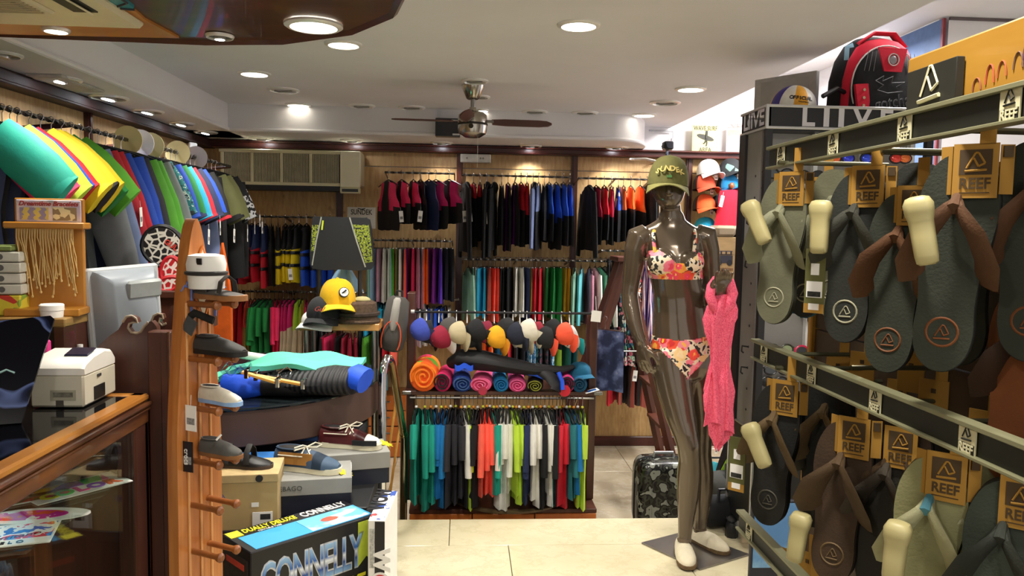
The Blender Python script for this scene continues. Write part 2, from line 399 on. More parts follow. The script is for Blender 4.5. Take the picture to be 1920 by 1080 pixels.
for q in ((531, 168, 58, 'unlit downlight above the far small lit one'), (678, 198, 50, 'unlit downlight left of the pair before the fan'), (772, 201, 50, 'unlit downlight directly left of the ceiling fan'), (890, 151, 50, 'unlit downlight right above the fan mounting cup'), (897, 181, 44, 'unlit downlight partly behind the fan mounting cup'), (1003, 209, 50, 'unlit downlight first to the right of the fan'), (1097, 211, 50, 'unlit downlight second to the right of the fan'), (1247, 192, 58, 'unlit downlight between two lit ones on the right')):
    downlight(q[0], q[1], ZC, q[2], 0, q[3])
def spot(px, py, wpx, z, label, power=7., aim=(0, 0, -1), lit=True):
    p = PZ(px, py, z); r = wpx / 2 * p.y / F
    t = thing('swivel_spotlight', label, 'ceiling light', (p.x, p.y, z))
    MB().lathe([(r, 0), (r, -.005), (r * .92, -.011), (r * .84, -.011), (r * .84, -.003)], 22, cap=False).build('rim', RIM, t)
    MB().lathe([(r * .84, -.004), (r * .7, -.006), (.001, -.005)], 22, cap=False).build('dark_cup', M('#4c4a45', .4), t)
    a = V(aim).normalized(); q = a.to_track_quat('-Z', 'Y').to_matrix().to_4x4()
    T = Matrix.Translation((0, 0, .006)) @ q
    MB().lathe([(r * .3, .01), (r * .42, -.01), (r * .4, -.022), (r * .34, -.022)], 14, T=T).build('lamp_head', M('#b8b6ae', .3, .6), t)
    if lit:
        MB().lathe([(r * .33, -.0225), (.001, -.024)], 12, T=T).build('bulb', M('#f2f6ff', .5, 0, 0, em=40., name='halogen_bulb'), t)
        lamp('SPOT', V((p.x, p.y, z)) + a * .06, power, (1, .97, .93), .02, 'spot_lamp', 110, V((p.x, p.y, z)) + a)
SPL = ['nearest swivel spotlight at the frame edge in the left soffit', 'second swivel spotlight along the left soffit', 'third swivel spotlight along the left soffit', 'fourth swivel spotlight along the left soffit', 'fifth swivel spotlight along the left soffit', 'last swivel spotlight along the left soffit']
for (px, py, wd), lb in zip(((4, 101, 66), (108, 147, 80), (204, 182, 68), (277, 208, 56), (340, 231, 48), (386, 247, 42)), SPL):
    spot(px, py, wd, ZS, lb, 7, (-.15, -.1, -1), px > 50)
for (px, py, wd), lb in zip(((490, 259, 44), (660, 263, 44), (828, 267, 42), (995, 273, 42), (1157, 276, 44)), ('leftmost swivel spotlight over the wall air conditioner', 'swivel spotlight at the right end of the air conditioner', 'swivel spotlight below the black speaker box', 'swivel spotlight on the back soffit under the fan blade', 'rightmost swivel spotlight on the back soffit')):
    spot(px, py, wd, ZS, lb, 9, (0, .22, -1))
# ---------------------------------------------------------------- wooden canopy over the counter
ZK = 2.14
CW = wood('#3d2012', '#5f361d', (1.5, 7, 7), .35, .2)
edge = [PZ(-900, 38, ZK), PZ(385, 84, ZK), PZ(530, 83, ZK), PZ(660, 65, ZK), PZ(737, 33, ZK), PZ(756, -6, ZK), PZ(770, -170, ZK)]
poly = [(p.x, p.y) for p in edge]; poly += [(poly[-1][0] - .05, .6), (-2.0, .6)]; poly[0] = (-2.0, poly[0][1])
k = thing('ceiling_canopy', 'dark brown angular wooden canopy hung under the ceiling over the counter', 'canopy', (0, 0, ZK))
MB().prism(poly, .012, .05).build('board', CW, k)
MB().tube([(x, y, .012) for x, y in poly], (.014), 4, closed=True, up=(0, 0, 1)).build('rim_moulding', DKWOOD, k)
e2 = [PZ(-300, 60, ZK), PZ(336, 74, ZK), PZ(272, 40, ZK), PZ(215, -12, ZK), PZ(150, -100, ZK), PZ(-200, -100, ZK)]
MB().prism([(p.x, p.y) for p in e2][::-1], .004, .014).build('pale_panel', wood('#a86a26', '#c08238', (1.5, 6, 6), .4), k)
e3 = [PZ(190, -30, ZK), PZ(212, 14, ZK), PZ(252, 17, ZK), PZ(224, -6, ZK), PZ(230, -40, ZK)]
MB().prism([(p.x, p.y) for p in e3][::-1], .0, .012).build('stained_glass', M('#2f8f9c', .3), k)
MB().tube([(e3[1].x, e3[1].y, -.001), ((e3[0].x + e3[2].x) / 2, (e3[1].y + e3[3].y) / 2, -.001), (e3[0].x, e3[0].y, -.001)], .004, 5).tube([(e3[1].x, e3[1].y, 0), (e3[2].x, e3[2].y, 0)], .006, 5).build('leading', BLACK, k)
for x, y in ((-1.6, 1.5), (-.5, 1.2), (-.6, 2.2)): MB().cyl((x, y, .05), (x, y, ZC - ZK), .01).build('hanging_rod', STEEL, k)
ZK2 = ZK
downlight(588, 46, ZK + .01, 105, 1, 'largest lit downlight, set in the dark wooden canopy', 8)
spot(412, 66, 50, ZK + .01, 'small swivel spotlight set in the dark wooden canopy', 3)
downlight(105, 54, ZK + .004, 46, 1, 'small lit downlight beside the ceiling cassette in the canopy', 3)
# cassette air conditioner in the canopy
a = thing('ceiling_air_conditioner', 'cream ceiling cassette air conditioner set in the wooden canopy', 'air conditioner', (0, 0, ZK))
CRM = M('#ddd3b2', .45, 0, .03, name='cream_plastic')
c1 = PZ(272, 56, ZK - .02); c0 = (c1.x - .95, c1.y - .95)
cx, cy = (c1.x + c0[0]) / 2, (c1.y + c0[1]) / 2
MB().box((cx, cy, -.004), (.95, .95, .03), bev=.012).build('frame', CRM, a)
MB().box((cx - .02, cy - .02, -.022), (.62, .62, .014), bev=.008).build('grille_panel', CRM, a)
for i in range(29):
    MB().box((cx - .02, cy - .3 + i * .02, -.031), (.58, .007, .006)).build('louvre', M('#b9ae8c', .5), a)
MB().box((cx + .385, cy - .02, -.02), (.07, .58, .006)).build('air_slot', M('#17150f', .6), a)
MB().box((cx + .40, cy - .02, -.026), (.03, .56, .006), rot=(0, .5, 0), bev=.002).build('flap', CRM, a)
MB().box((cx + .24, cy + .2, -.03), (.014, .09, .004)).build('receiver_window', M('#4c3a2e', .3), a)
# ---------------------------------------------------------------- ceiling fan
fp = PZ(887, 160, ZC)
f = thing('ceiling_fan', 'steel ceiling fan with three dark brown blades and short rod', 'ceiling fan', (fp.x, fp.y, ZC))
u = fp.y / F
NICK = M('#b3aca0', .22, 1., .05, 6, name='brushed_nickel')
MB().lathe([(21 * u, 0), (20 * u, -6 * u), (12 * u, -24 * u), (9 * u, -26 * u)], 24).build('mounting_cup', NICK, f)
MB().cyl((0, 0, -24 * u), (0, 0, -46 * u), 4 * u).build('rod', STEEL, f)
MB().lathe([(6 * u, -40 * u), (7 * u, -46 * u), (20 * u, -49 * u), (26 * u, -54 * u), (27 * u, -62 * u), (27 * u, -80 * u), (25 * u, -88 * u), (14 * u, -95 * u), (3 * u, -96 * u)], 28).build('motor_housing', NICK, f)
MB().lathe([(27.5 * u, -69 * u), (28.5 * u, -71 * u), (27.5 * u, -73 * u)], 28, cap=False).build('dark_band', M('#2a2622', .4, .5), f)
MB().lathe([(4.5 * u, 0), (3 * u, -2 * u)], 12, T=Matrix.Translation((-3 * u, -27 * u, -77 * u)) @ Matrix.Rotation(PI / 2, 4, 'X')).build('reset_button', M('#2e2a18', .3, .6), f)
BL = M('#4e2a20', .45, 0, .12, 5, name='dark_brown_blade')
for ang, ln in ((3, 148), (183, 148), (262, 120)):
    T = Matrix.Rotation(R(ang), 4, 'Z')
    tilt = {3: .62, 183: -.05, 262: .6}[ang]
    T2 = T @ Matrix.Translation((0, 0, -66 * u)) @ Matrix.Rotation(tilt, 4, 'X')
    bl = [(36, -9), (60, -12), (ln - 25, -12), (ln - 8, -9), (ln, -2), (ln, 3), (ln - 8, 10), (ln - 25, 12), (60, 12), (36, 9)]
    o = MB().prism([(x * u, y * u) for x, y in bl], -.003, .003, T=T2).build('blade', BL, f)
    MB().box((31 * u, 0, .004), (16 * u, 10 * u, .006), T=T2, bev=.001).build('blade_arm', STEEL, o)
MB().cyl((10 * u, -6 * u, -94 * u), (10 * u, -6 * u, -150 * u), .0008, n=4).build('pull_cord', PAPER, f)
# ================================================================ garments
HOOK = M('#c9c9cc', .25, 1, .02, name='hanger_wire'); HANGB = M('#1b1b1e', .4, 0, 0, name='black_hanger')
CC = dict(teal='#159a86', blue='#0a6fae', navy='#1d2a52', black='#0b0b0e', charcoal='#29282f', white='#dedcd2', lime='#b3d33a', coral='#f2614d', red='#c4182c', pink='#ea2b62', magenta='#c81a68', purple='#7a1f86', orange='#f0681c', yellow='#e6cb1c', green='#17803a', grey='#82868c', sage='#7fae98', aqua='#5fb4bc', mauve='#b0788a', mint='#6fc7a4', olive='#6d7040', beige='#c8b79a', mustard='#a88c3a', royal='#1c4fc0', skyblue='#6ea8dc', violet='#5b2fb0', bluegrey='#7c8cb8', deepteal='#1c6a70', gold='#d3a92a', brown='#5a3a26', crimson='#a81c3c')
CC['light blue'] = '#9ac2dc'; CC['bright green'] = '#5cae2e'; CC['turquoise'] = '#1fa0c8'
def pat(n):
    return {'floralgreen': lambda: floral('green_floral_print', 26, ('#14181c', '#14181c', '#1d3a2e'), ['#6fb08c', '#d8d4c8', '#c86a7a', '#2d6a8a'], ['#e8e0d0', '#8fc0a8', '#a83a50'], '#22303a'),
            'floralblue': lambda: floral('blue_floral_print', 24, ('#143a52', '#1d5a7a', '#0e2436'), ['#2f9cb8', '#2a58b0', '#c03048', '#14405a'], ['#d8e4e4', '#48b0c8', '#e08a90'], '#f0d0a0'),
            'floralred': lambda: floral('red_floral_print', 24, ('#3a1414', '#14181c', '#d8d0c0'), ['#a82430', '#e4dcd0', '#50342a', '#b86a3a'], ['#f0e8e0', '#d04050', '#201818'], '#f4c060'),
            'blueprint': lambda: pattern('blue_mottled_print', 40, [(0, '#1d4a7a'), (.42, '#5fa0c8'), (.55, '#cfe0e8'), (.62, '#26649a')], 'noise'),
            'darkprint': lambda: pattern('dark_mottled_print', 40, [(0, '#14161c'), (.45, '#2c4a50'), (.55, '#8a4a5a'), (.62, '#1c2026')], 'noise'),
            'tealprint': lambda: pattern('teal_mottled_print', 30, [(0, '#10262c'), (.45, '#1c7a80'), (.58, '#c8d8d0'), (.64, '#12404a')], 'noise'),
            'plaid': lambda: pattern('brown_plaid', 9, [(0, '#3a3032'), (.35, '#6a4a48'), (.6, '#2c5a58'), (.78, '#b05a4e')], 'wave', stretch=(.1, .1, 1), detail=.4),
            'stripes': lambda: pattern('pink_white_stripes', 8, [(0, '#e8e4e4'), (.3, '#d82468'), (.55, '#f0ecec'), (.7, '#2b2a80')], 'wave', stretch=(1, .6, .15), detail=4),
            'bluestripe': lambda: pattern('pastel_stripes', 12, [(0, '#b8c8d4'), (.3, '#4a7a9a'), (.55, '#d8d4c4'), (.8, '#8a5a78')], 'wave', stretch=(1, 1, .1), detail=.5),
            'splash': lambda: pattern('blue_white_splash', 10, [(0, '#e8ecf0'), (.42, '#2050b8'), (.56, '#0f1d3a'), (.66, '#eef0f2')], 'noise'),
            'bw': lambda: pattern('black_white_splash', 12, [(0, '#131418'), (.54, '#d6d8dc'), (.62, '#1a1b20')], 'noise'),
            'wash': lambda: pattern('washed_blue_print', 9, [(0, '#10141c'), (.45, '#28345a'), (.6, '#6a78a8'), (.75, '#c8ccd8')], 'noise', interp='LINEAR')}[n]()
PNAME = dict(floralgreen='green and black floral', floralblue='blue floral', floralred='red and white floral', blueprint='blue mottled print', darkprint='dark mottled print', tealprint='teal mottled print', plaid='brown plaid', stripes='pink and white striped', bluestripe='pastel striped', splash='blue splash print', bw='monochrome print', wash='washed blue print')
def cmat(c, f=fab): return pat(c) if c in PNAME else f(CC[c])
def cname(c): return PNAME.get(c, c)
def body(w, L, t, zt=-.065, drop=.05, prof=None, fold=.006, seed=0, acc=None, nu=12, nv=9, pinch=0., split=0.):
    mb = MB(); k1 = 3 + seed % 3; ph = seed * 1.7
    prof = prof or [(0, .92), (.2, 1), (.4, .93), (.7, .95), (1, 1.02)]
    def wf(v):
        for (a, x), (b, y) in zip(prof, prof[1:]):
            if v <= b: return x + (y - x) * (v - a) / (b - a)
        return prof[-1][1]
    for side in (1, -1):
        def fn(u, v):
            U = 2 * u - 1
            if side < 0: U = -U
            z0 = zt - drop * abs(U) ** 1.5
            if split and v > .45: U = U * (1 - 0) 
            x = U * w * wf(v)
            z = z0 * (1 - v) + (-L) * v + (.006 * math.sin(5 * U + ph) * v)
            th = t * max(0., 1 - U * U) ** .5 * (.55 + .45 * min(1, v * 3))
            y = side * th + fold * (math.sin(k1 * 2.1 * U + ph + 2 * v) * (.25 + v) + .5 * math.sin(9 * U + ph * 2))
            return (x, y, z)
        def mi(u, v):
            U = (2 * u - 1) * side
            return acc(U, v) if acc else 0
        mb.sheet(fn, nu, nv, mi)
    return mb
ACC = {'top': lambda U, v: 1 if v < .38 else 0, 'low': lambda U, v: 1 if v > .45 else 0, 'lining': lambda U, v: 1 if (abs(U) > .35 and .02 < v < .62 - .1 * abs(U)) else 0,
       'stripe': lambda U, v: 1 if abs(abs(U) - .55) < .17 else 0, 'side': lambda U, v: 1 if abs(U) > .66 else 0, 'yoke': lambda U, v: 1 if v < .2 else 0, 'pocket': lambda U, v: 1 if abs(U) > .3 and .3 < v < .48 else 0}
SANG = 0
def sleeves(t, mat, w, ang, ln, r0, r1, z0, seed=0, cuff=None):
    for s in (-1, 1):
        a = R(min(84, ang + SANG) + (seed * 13 % 7) - 3)
        p0 = V((s * (w - .035), 0, z0)); d = V((s * math.cos(a), 0, -math.sin(a)))
        bend = V((0, 0, -1)) * ln * .12
        pts = [p0, p0 + d * ln * .35, p0 + d * ln * .7 + bend * .4, p0 + d * ln + bend]
        mb = MB().tube(pts, [(r0 * .9, r0 * .36), (r0, r0 * .36), ((r0 + r1) / 2 * 1.05, r1 * .4), (r1, r1 * .36)], 10, up=(s * math.sin(a), 0, math.cos(a)))
        o = mb.build('sleeve', mat, t)
        if cuff: MB().tube([pts[-1] - d * .02, pts[-1] + d * .012], [(r1 * 1.02, r1 * .38), (r1 * 1.02, r1 * .38)], 10, up=(s * math.sin(a), 0, math.cos(a))).build('cuff', cuff, o)
_hm = {}
def hanger(t, w, bead=None, clip=False):
    k = (round(w, 2), clip)
    if k not in _hm:
        mb = MB()
        hook = [(-.012, 0, .004)] + [(.012 * math.cos(a), 0, .004 + .012 * math.sin(a)) for a in (2.4, 1.6, .8, 0, -.7)] + [(0, 0, -.018), (0, 0, -.058)]
        mb.tube(hook, .0022, 5)
        if clip: mb.box((0, 0, -.062), (w * 1.5, .006, .008))
        else: mb.tube([(-w * .86, 0, -.062 - .045), (-w * .4, 0, -.075), (0, 0, -.056), (w * .4, 0, -.075), (w * .86, 0, -.062 - .045)], .0045, 5, 1)
        _hm[k] = mb.build('hanger', [HOOK, HANGB], t)
    else:
        o = _hm[k].copy(); COL.objects.link(o); o.parent = t; o.location = (0, 0, 0)
    if bead: MB().ell((0, 0, -.05), (.009, .009, .009), 8, 5).build('size_bead', M(bead, .4, 0, 0), t)
def price_tag(t, p, size=(.032, .06), mat=None, rot=(0, 0, 0), name='price_tag'):
    o = MB().box((0, 0, -size[1] / 2), (size[0], .0016, size[1])).tube([(0, 0, 0), (0, .002, .03)], .0008, 4).build(name, mat or PAPER, t, p, rot)
    MB().box((0, -.001, -size[1] * .62), (size[0] * .7, .0012, size[1] * .25)).build('printed_lines', M('#8c8a88', .8, 0, .5, 120), o)
    return o
TYPES = {  # w, L, t, category, words
 'tee': (.20, .62, .020, 'shirt', 'short-sleeved swim shirt'), 'vest': (.19, .50, .026, 'vest', 'vest'), 'kidvest': (.15, .37, .028, 'vest', 'buoyancy vest'),
 'lifevest': (.15, .45, .026, 'vest', 'belted life vest'), 'shorts': (.17, .42, .016, 'shorts', 'board shorts'), 'trousers': (.14, .46, .016, 'trousers', 'folded trousers'),
 'shirt': (.18, .42, .018, 'shirt', 'buttoned shirt'), 'dress': (.15, .62, .018, 'dress', 'beach dress'), 'rash': (.2, .5, .02, 'shirt', 'rash guard'),
 'shorty': (.19, .82, .024, 'wetsuit', 'short wetsuit'), 'suit': (.19, 1.2, .026, 'wetsuit', 'long wetsuit'), 'jacket': (.2, .52, .026, 'jacket', 'hooded jacket'), 'skirt': (.16, .3, .02, 'skirt', 'skirt')}
BEADS = ['#e8e6e0', '#c9c83a', '#d88a2c']
def garment(kind, c, c2, accent, loc, yaw, label, group, seed, scale=1., L=None, hang=True, tagp=None):
    w, L0, t, cat, _ = TYPES[kind]; L = L or L0; w *= scale
    f = neo if kind in ('vest', 'kidvest', 'lifevest', 'shorty', 'suit') else fab
    m1 = cmat(c, f); mats = [m1, cmat(c2, f) if c2 else m1]
    nm = {'tee': 'swim_shirt', 'vest': 'neoprene_vest', 'kidvest': 'buoyancy_vest', 'lifevest': 'life_vest', 'shorts': 'board_shorts', 'suit': 'long_wetsuit', 'shorty': 'short_wetsuit', 'rash': 'rash_guard', 'shirt': 'buttoned_shirt', 'dress': 'beach_dress'}.get(kind, kind)
    T = thing(nm, label, cat, loc, (0, 0, yaw), group)
    ac = ACC.get(accent) if accent else None
    zt = -.066; pr = None; drop = .05
    if kind in ('shorts', 'trousers', 'skirt'):
        drop = .004; pr = [(0, .8), (1, 1.05)] if kind != 'trousers' else [(0, .9), (1, .9)]
        if kind == 'shorts':
            b = MB()
            for s in (-1, 1):
                q = body(w * .54, L, t, zt, .002, [(0, .95), (.4, 1), (1, 1)], .004, seed, ac, 7, 7)
                b.add([(x + s * w * .46, y, z) for x, y, z in q.v], q.f, q.m)
        else: b = body(w, L, t, zt, drop, pr, .005, seed, ac)
    elif kind in ('vest', 'kidvest', 'lifevest'):
        b = body(w, L, t, zt, .03, [(0, .62), (.14, .6), (.3, .7), (.42, .95), (.75, 1), (1, .92)], .003, seed, ac, 12, 10)
    elif kind == 'dress': b = body(w, L, t, zt, .03, [(0, .6), (.2, .85), (.4, .8), (1, 1.35)], .009, seed, ac)
    elif kind == 'suit':
        b = body(w, L * .58, t, zt, .055, [(0, .9), (.25, 1), (.6, .78), (1, .9)], .004, seed, ac)
        for s in (-1, 1): b.tube([(s * w * .45, 0, -L * .55), (s * w * .42, .004, -L * .78), (s * w * .36, 0, -L)], [(w * .46, t * 1.1), (w * .34, t), (w * .25, t * .8)], 10, up=(1, 0, 0))
    elif kind == 'shorty':
        b = body(w, L * .72, t, zt, .055, [(0, .9), (.25, 1), (.6, .82), (1, .92)], .004, seed, ac)
        for s in (-1, 1): b.tube([(s * w * .46, 0, -L * .68), (s * w * .45, .002, -L)], [(w * .46, t * 1.1), (w * .38, t)], 10, up=(1, 0, 0))
    else: b = body(w, L, t, zt, .05, None, .006, seed, ac)
    b.build('body', mats, T)
    sm = mats[1] if accent in ('yoke', 'top', 'sleeve') else m1
    if kind == 'tee': sleeves(T, sm, w * .92, 72 + seed * 5 % 9, .16 + .03 * (seed * 7 % 4), .062, .05, -.12, seed)
    elif kind in ('rash', 'shirt', 'jacket'): sleeves(T, sm, w, 80, L * .8, .055, .042, -.125, seed)
    elif kind == 'shorty': sleeves(T, sm, w, 40, .26, .085, .075, -.135, seed, cuff=mats[1] if c2 else None)
    elif kind == 'suit': sleeves(T, sm, w, 71, .6, .082, .05, -.135, seed, cuff=None)
    if kind == 'jacket': MB().ell((0, .012, -.1), (.07, .03, .05), 10, 6).build('hood', m1, T)
    if kind == 'lifevest':
        for z in (.55, .74): MB().tube([(x * w * 1.0, y * (t + .006), -L * z) for x, y in [(math.cos(a), math.sin(a)) for a in [i * PI / 8 for i in range(16)]]], (.012, .003), 4, closed=True, up=(0, 0, 1)).build('belt', BLACK, T)
    if hang: hanger(T, w, BEADS[seed % 3] if hang == 2 else None, kind in ('shorts', 'trousers', 'skirt'))
    if tagp: price_tag(T, tagp, (.035, .085), rot=(0, .1 * (seed % 3 - 1), 1.57))
    return T
ROD = M('#6c6a66', .25, .9, .5, 3, name='twisted_iron')
def rail_rod(name, a, b, label, brk, group='twisted garment rails', r=.009):
    t = thing(name, label, 'rail', a, group=group); d = V(b) - V(a); n = max(8, int(d.length / .02))
    MB().tube([d * (i / n) for i in range(n + 1)], (r, r * .6), 4, twist=.55).build('rod', ROD, t)
    for q, e in brk:
        p = d * q; e = V(e)
        MB().tube([p, p + e], (.012, .006), 4).build('bracket', DKWOOD, t)
    return t
def row(spec, Y, py, where, group, side='from the left', yaw=-PI / 2, scale=1., L=None, hang=True, jit=.22, z=None):
    items = spec.split()
    for i, s in enumerate(items):
        q = s.split(':'); px = float(q[0]); kind = q[1]; c = q[2].replace('_', ' '); c2 = q[3].replace('_', ' ') if len(q) > 3 and q[3] else None; ac = q[4] if len(q) > 4 else None
        p = P(px, py, Y)
        if z is not None: p.z = z
        words = cname(c) + (' and ' + cname(c2) if c2 and c2 != c else '') + ' ' + TYPES[kind][4]
        lb = f"{words}, {nth(i + 1)} {side} on {where}"
        rnd = random.Random(i * 31 + int(px))
        tg = None
        if len(q) > 5: tg = (TYPES[kind][0] * scale + .015, 0, -float(q[5]))
        garment(kind, c, c2, ac, (p.x, p.y + rnd.uniform(-.015, .015), p.z), yaw + jit * .7 * math.sin(i * .9 + py) + rnd.uniform(-.04, .04), lb, group, i, scale * rnd.uniform(.95, 1.05), (L * rnd.uniform(.9, 1.07)) if L else None, hang, tg)
# ---- back wall, upper rails
Yr = 6.1
def wall_rail(px0, px1, py, label, y=Yr, n=3):
    a, b = P(px0, py, y), P(px1, py, y); b.z = a.z
    rail_rod('garment_rail', a, b, label, [(k / (n - 1), (0, YB - y - .02, -.04)) for k in range(n)])
    return a.z
z1 = wall_rail(722, 852, 323, 'twisted rail of pink and black vests, upper left on back wall')
row('728:kidvest:black:pink:lining:.3 753:kidvest:black:pink:lining 775:kidvest:black:pink:lining:.3 788:kidvest:black 804:kidvest:navy 817:kidvest:black:magenta:lining 842:kidvest:black:magenta:lining:.3', Yr, 323, 'the upper left rail', 'vests on the upper left back rail', L=.42, yaw=-PI / 2 + .5, scale=1.25)
z2 = wall_rail(866, 1070, 328, 'twisted rail of black wetsuits, upper middle on back wall')
row('873:jacket:black:navy::.28 888:vest:black:red:yoke 900:vest:black:red:yoke 912:jacket:black:::.3 925:jacket:black 941:vest:black 953:vest:black:purple:stripe 966:vest:black:purple:stripe 977:vest:black:red:top 988:vest:red:black:low 1000:jacket:black:bluegrey:top 1010:vest:black:bluegrey:top 1021:vest:black 1030:vest:black:royal:lining 1043:vest:black:royal:lining 1056:vest:black:royal:lining 1069:vest:black:royal:lining', Yr, 328, 'the upper middle rail', 'wetsuits on the upper middle back rail', L=.56, scale=.95)
z3 = wall_rail(1085, 1222, 334, 'twisted rail of black and orange vests, upper right on back wall')
row('1103:jacket:black 1118:vest:black:crimson:lining 1133:vest:black:red:lining 1147:vest:black:crimson:lining 1160:vest:black:splash:top 1170:vest:black:orange:top 1183:vest:black:orange:top 1201:vest:black:orange:top 1213:jacket:black 1222:jacket:black:lime:stripe', Yr, 334, 'the upper right rail', 'vests on the upper right back rail', L=.53, scale=.9)
# ---- back wall, left part
z4 = wall_rail(440, 628, 405, 'twisted rail of life vests, left part of back wall')
row('447:kidvest:navy:white:stripe 459:lifevest:red:navy:top 472:lifevest:red:navy:top 484:lifevest:red:navy:top 497:lifevest:red:navy:top 508:kidvest:black 522:lifevest:yellow:black:top 535:lifevest:yellow:black:top 548:lifevest:yellow:black:top 561:lifevest:yellow:black:top:.4 575:lifevest:royal:black:top 590:lifevest:royal:black:top 606:lifevest:royal:black:top 619:lifevest:royal:black:top', Yr, 405, 'the life-vest rail', 'life vests on the left back rail', L=.52, jit=.3)
z5 = wall_rail(440, 730, 546, 'twisted rail of bright beach dresses, low on left back wall', n=4)
row('446:dress:red 454:dress:red 462:dress:mustard:coral:top 469:dress:mustard:coral:top 476:dress:mustard:coral:top 485:tee:green 492:tee:green 499:tee:green 506:tee:green 514:tee:pink 522:tee:pink 532:dress:beige:magenta:top 541:dress:beige:magenta:top 550:dress:beige:magenta:top 558:dress:beige:lime:top 566:dress:beige:lime:top 575:dress:beige:pink:top 590:rash:black 600:rash:black 612:shorts:black:bw 690:rash:black 697:rash:turquoise 705:rash:black 712:rash:turquoise 720:rash:deepteal', Yr, 546, 'the low left rail', 'beach dresses on the low left back rail', L=.66)
z6 = wall_rail(694, 848, 450, 'twisted rail of striped and plain board shorts, back wall')
row('700:shorts:sage 707:shorts:light_blue 715:shorts:mauve:grey:stripe 722:shorts:white 729:shorts:white:sage:side 736:shorts:bright_green 744:shorts:orange 751:shorts:olive 757:shorts:sage:white:side 765:shorts:purple:coral:side 775:shorts:pink 782:shorts:mauve 789:shorts:bluestripe 795:shorts:white:mauve:side 801:shorts:orange 808:shorts:purple:orange:side 818:shorts:purple 826:shorts:violet 835:shorts:charcoal 844:shorts:charcoal', Yr, 450, 'the middle shorts rail', 'board shorts on the middle back rail', L=.5)
z7 = wall_rail(868, 1166, 486, 'twisted rail of coloured trousers and shirts, middle of back wall', n=4)
row('879:shirt:sage 887:trousers:sage 895:trousers:white 902:trousers:turquoise 910:trousers:turquoise 916:trousers:coral 922:trousers:coral 929:trousers:coral 938:trousers:black 947:trousers:black 957:trousers:black 968:trousers:white 977:trousers:white 986:trousers:navy 991:trousers:mustard 998:trousers:red 1006:trousers:red 1015:trousers:red 1026:trousers:green 1035:trousers:green 1044:trousers:green 1055:trousers:gold 1065:trousers:gold 1078:shirt:sage 1090:shirt:aqua 1106:shirt:mauve 1116:shirt:white 1126:shirt:mint 1135:shirt:white 1144:shirt:grey 1153:shirt:grey', Yr, 486, 'the trouser rail', 'trousers on the middle back rail', L=.47, jit=.3)
z8 = wall_rail(745, 860, 560, 'twisted rail of small white and blue tops behind the caps', n=2)
row('785:shorts:bluestripe 794:shorts:white 803:shorts:royal 812:shorts:white 822:shorts:royal 832:shorts:splash 843:shorts:white', Yr, 560, 'the left-caps rail', 'tops behind the caps', L=.34)
z9 = wall_rail(900, 1095, 603, 'twisted rail of printed shorts behind the hanging caps', n=3)
row('908:shorts:orange 918:shorts:orange 930:shorts:blue 937:shorts:turquoise 944:shorts:bright_green 951:shorts:bright_green 958:shorts:red 968:shorts:charcoal 978:shorts:charcoal 988:shorts:blueprint 997:shorts:blueprint 1007:shorts:tealprint 1016:shorts:darkprint 1026:shorts:darkprint 1035:shorts:blueprint 1044:shorts:lime:black:pocket 1060:shorts:deepteal 1072:shorts:deepteal', Yr, 603, 'the rail behind the caps', 'printed shorts behind the caps', L=.42)
z10 = wall_rail(596, 745, 612, 'short rail of pink and red tops under the cap shelf', y=5.9)
row('604:shorts:black 611:shorts:pink 618:shorts:pink 640:shorts:black 648:shorts:crimson 657:shorts:crimson 666:shorts:crimson 684:shorts:bright_green 691:shorts:bright_green 716:shorts:black 728:shorts:red 738:shorts:coral', 5.9, 612, 'the rail below the cap shelf', 'tops under the cap shelf', L=.34)
z11 = wall_rail(1128, 1330, 470, 'twisted rail of floral dresses behind the mannequin', y=6.0, n=4)
row('1143:dress:black 1153:dress:charcoal 1162:dress:floralgreen 1172:dress:floralgreen 1182:dress:floralblue 1192:dress:floralblue 1201:dress:floralred 1210:dress:stripes 1219:dress:stripes 1230:dress:bluestripe 1240:dress:sage 1254:dress:black 1330:dress:deepteal', 6.0, 470, 'the floral rail', 'floral dresses behind the mannequin', L=.85, jit=.35)
z12 = wall_rail(1140, 1240, 652, 'low rail of plaid skirts behind the ladder', y=6.05)
row('1150:shorts:red:::.15 1166:shorts:plaid:::.16 1178:shorts:plaid:::.15 1190:shorts:plaid:::.17 1200:shorts:mint 1232:shorts:pink:::.1', 6.05, 652, 'the low rail behind the ladder', 'plaid shorts behind the ladder', L=.46, jit=.6)
# ---- long rail along the left wall: garments face the photographer, sleeves towards the aisle
xrl = -1.76; zr = 1.5 + .42
rail_rod('garment_rail', (xrl, 2.0, zr), (xrl, 6.0, zr), 'long twisted rail of wetsuits along the left wall', [(q, (-.3, 0, -.03)) for q in (0, .2, .4, .6, .8, 1)], r=.011)
LW = ('shorty:navy:teal:sleeve shorty:black:pink:sleeve shorty:navy:lime:sleeve shorty:navy:royal:sleeve shorty:black:red:sleeve shorty:black:yellow:sleeve shorty:yellow:black:low shorty:black:yellow:sleeve '
      'shorty:black:green:sleeve shorty:deepteal:bright_green:yoke suit:charcoal:grey:sleeve suit:grey:bluegrey:sleeve suit:navy:red:sleeve suit:black:red:sleeve suit:navy:royal:sleeve suit:black:royal:sleeve suit:black:charcoal:sleeve suit:black:bright_green:sleeve '
      'suit:charcoal:bright_green:sleeve suit:black:grey:sleeve suit:black:bright_green:sleeve shorty:royal:tealprint:sleeve shorty:black:royal:sleeve shorty:green:navy:low shorty:black:turquoise:sleeve shorty:black:red:sleeve shorty:black:navy:sleeve '
      'shorty:royal:black:low suit:charcoal:bluegrey:sleeve shorty:black:red:stripe suit:black:white:stripe suit:black:deepteal:side shorty:olive:black:low shorty:black:olive:sleeve suit:black shorty:black:bw:yoke suit:black:orange:side suit:black').split()
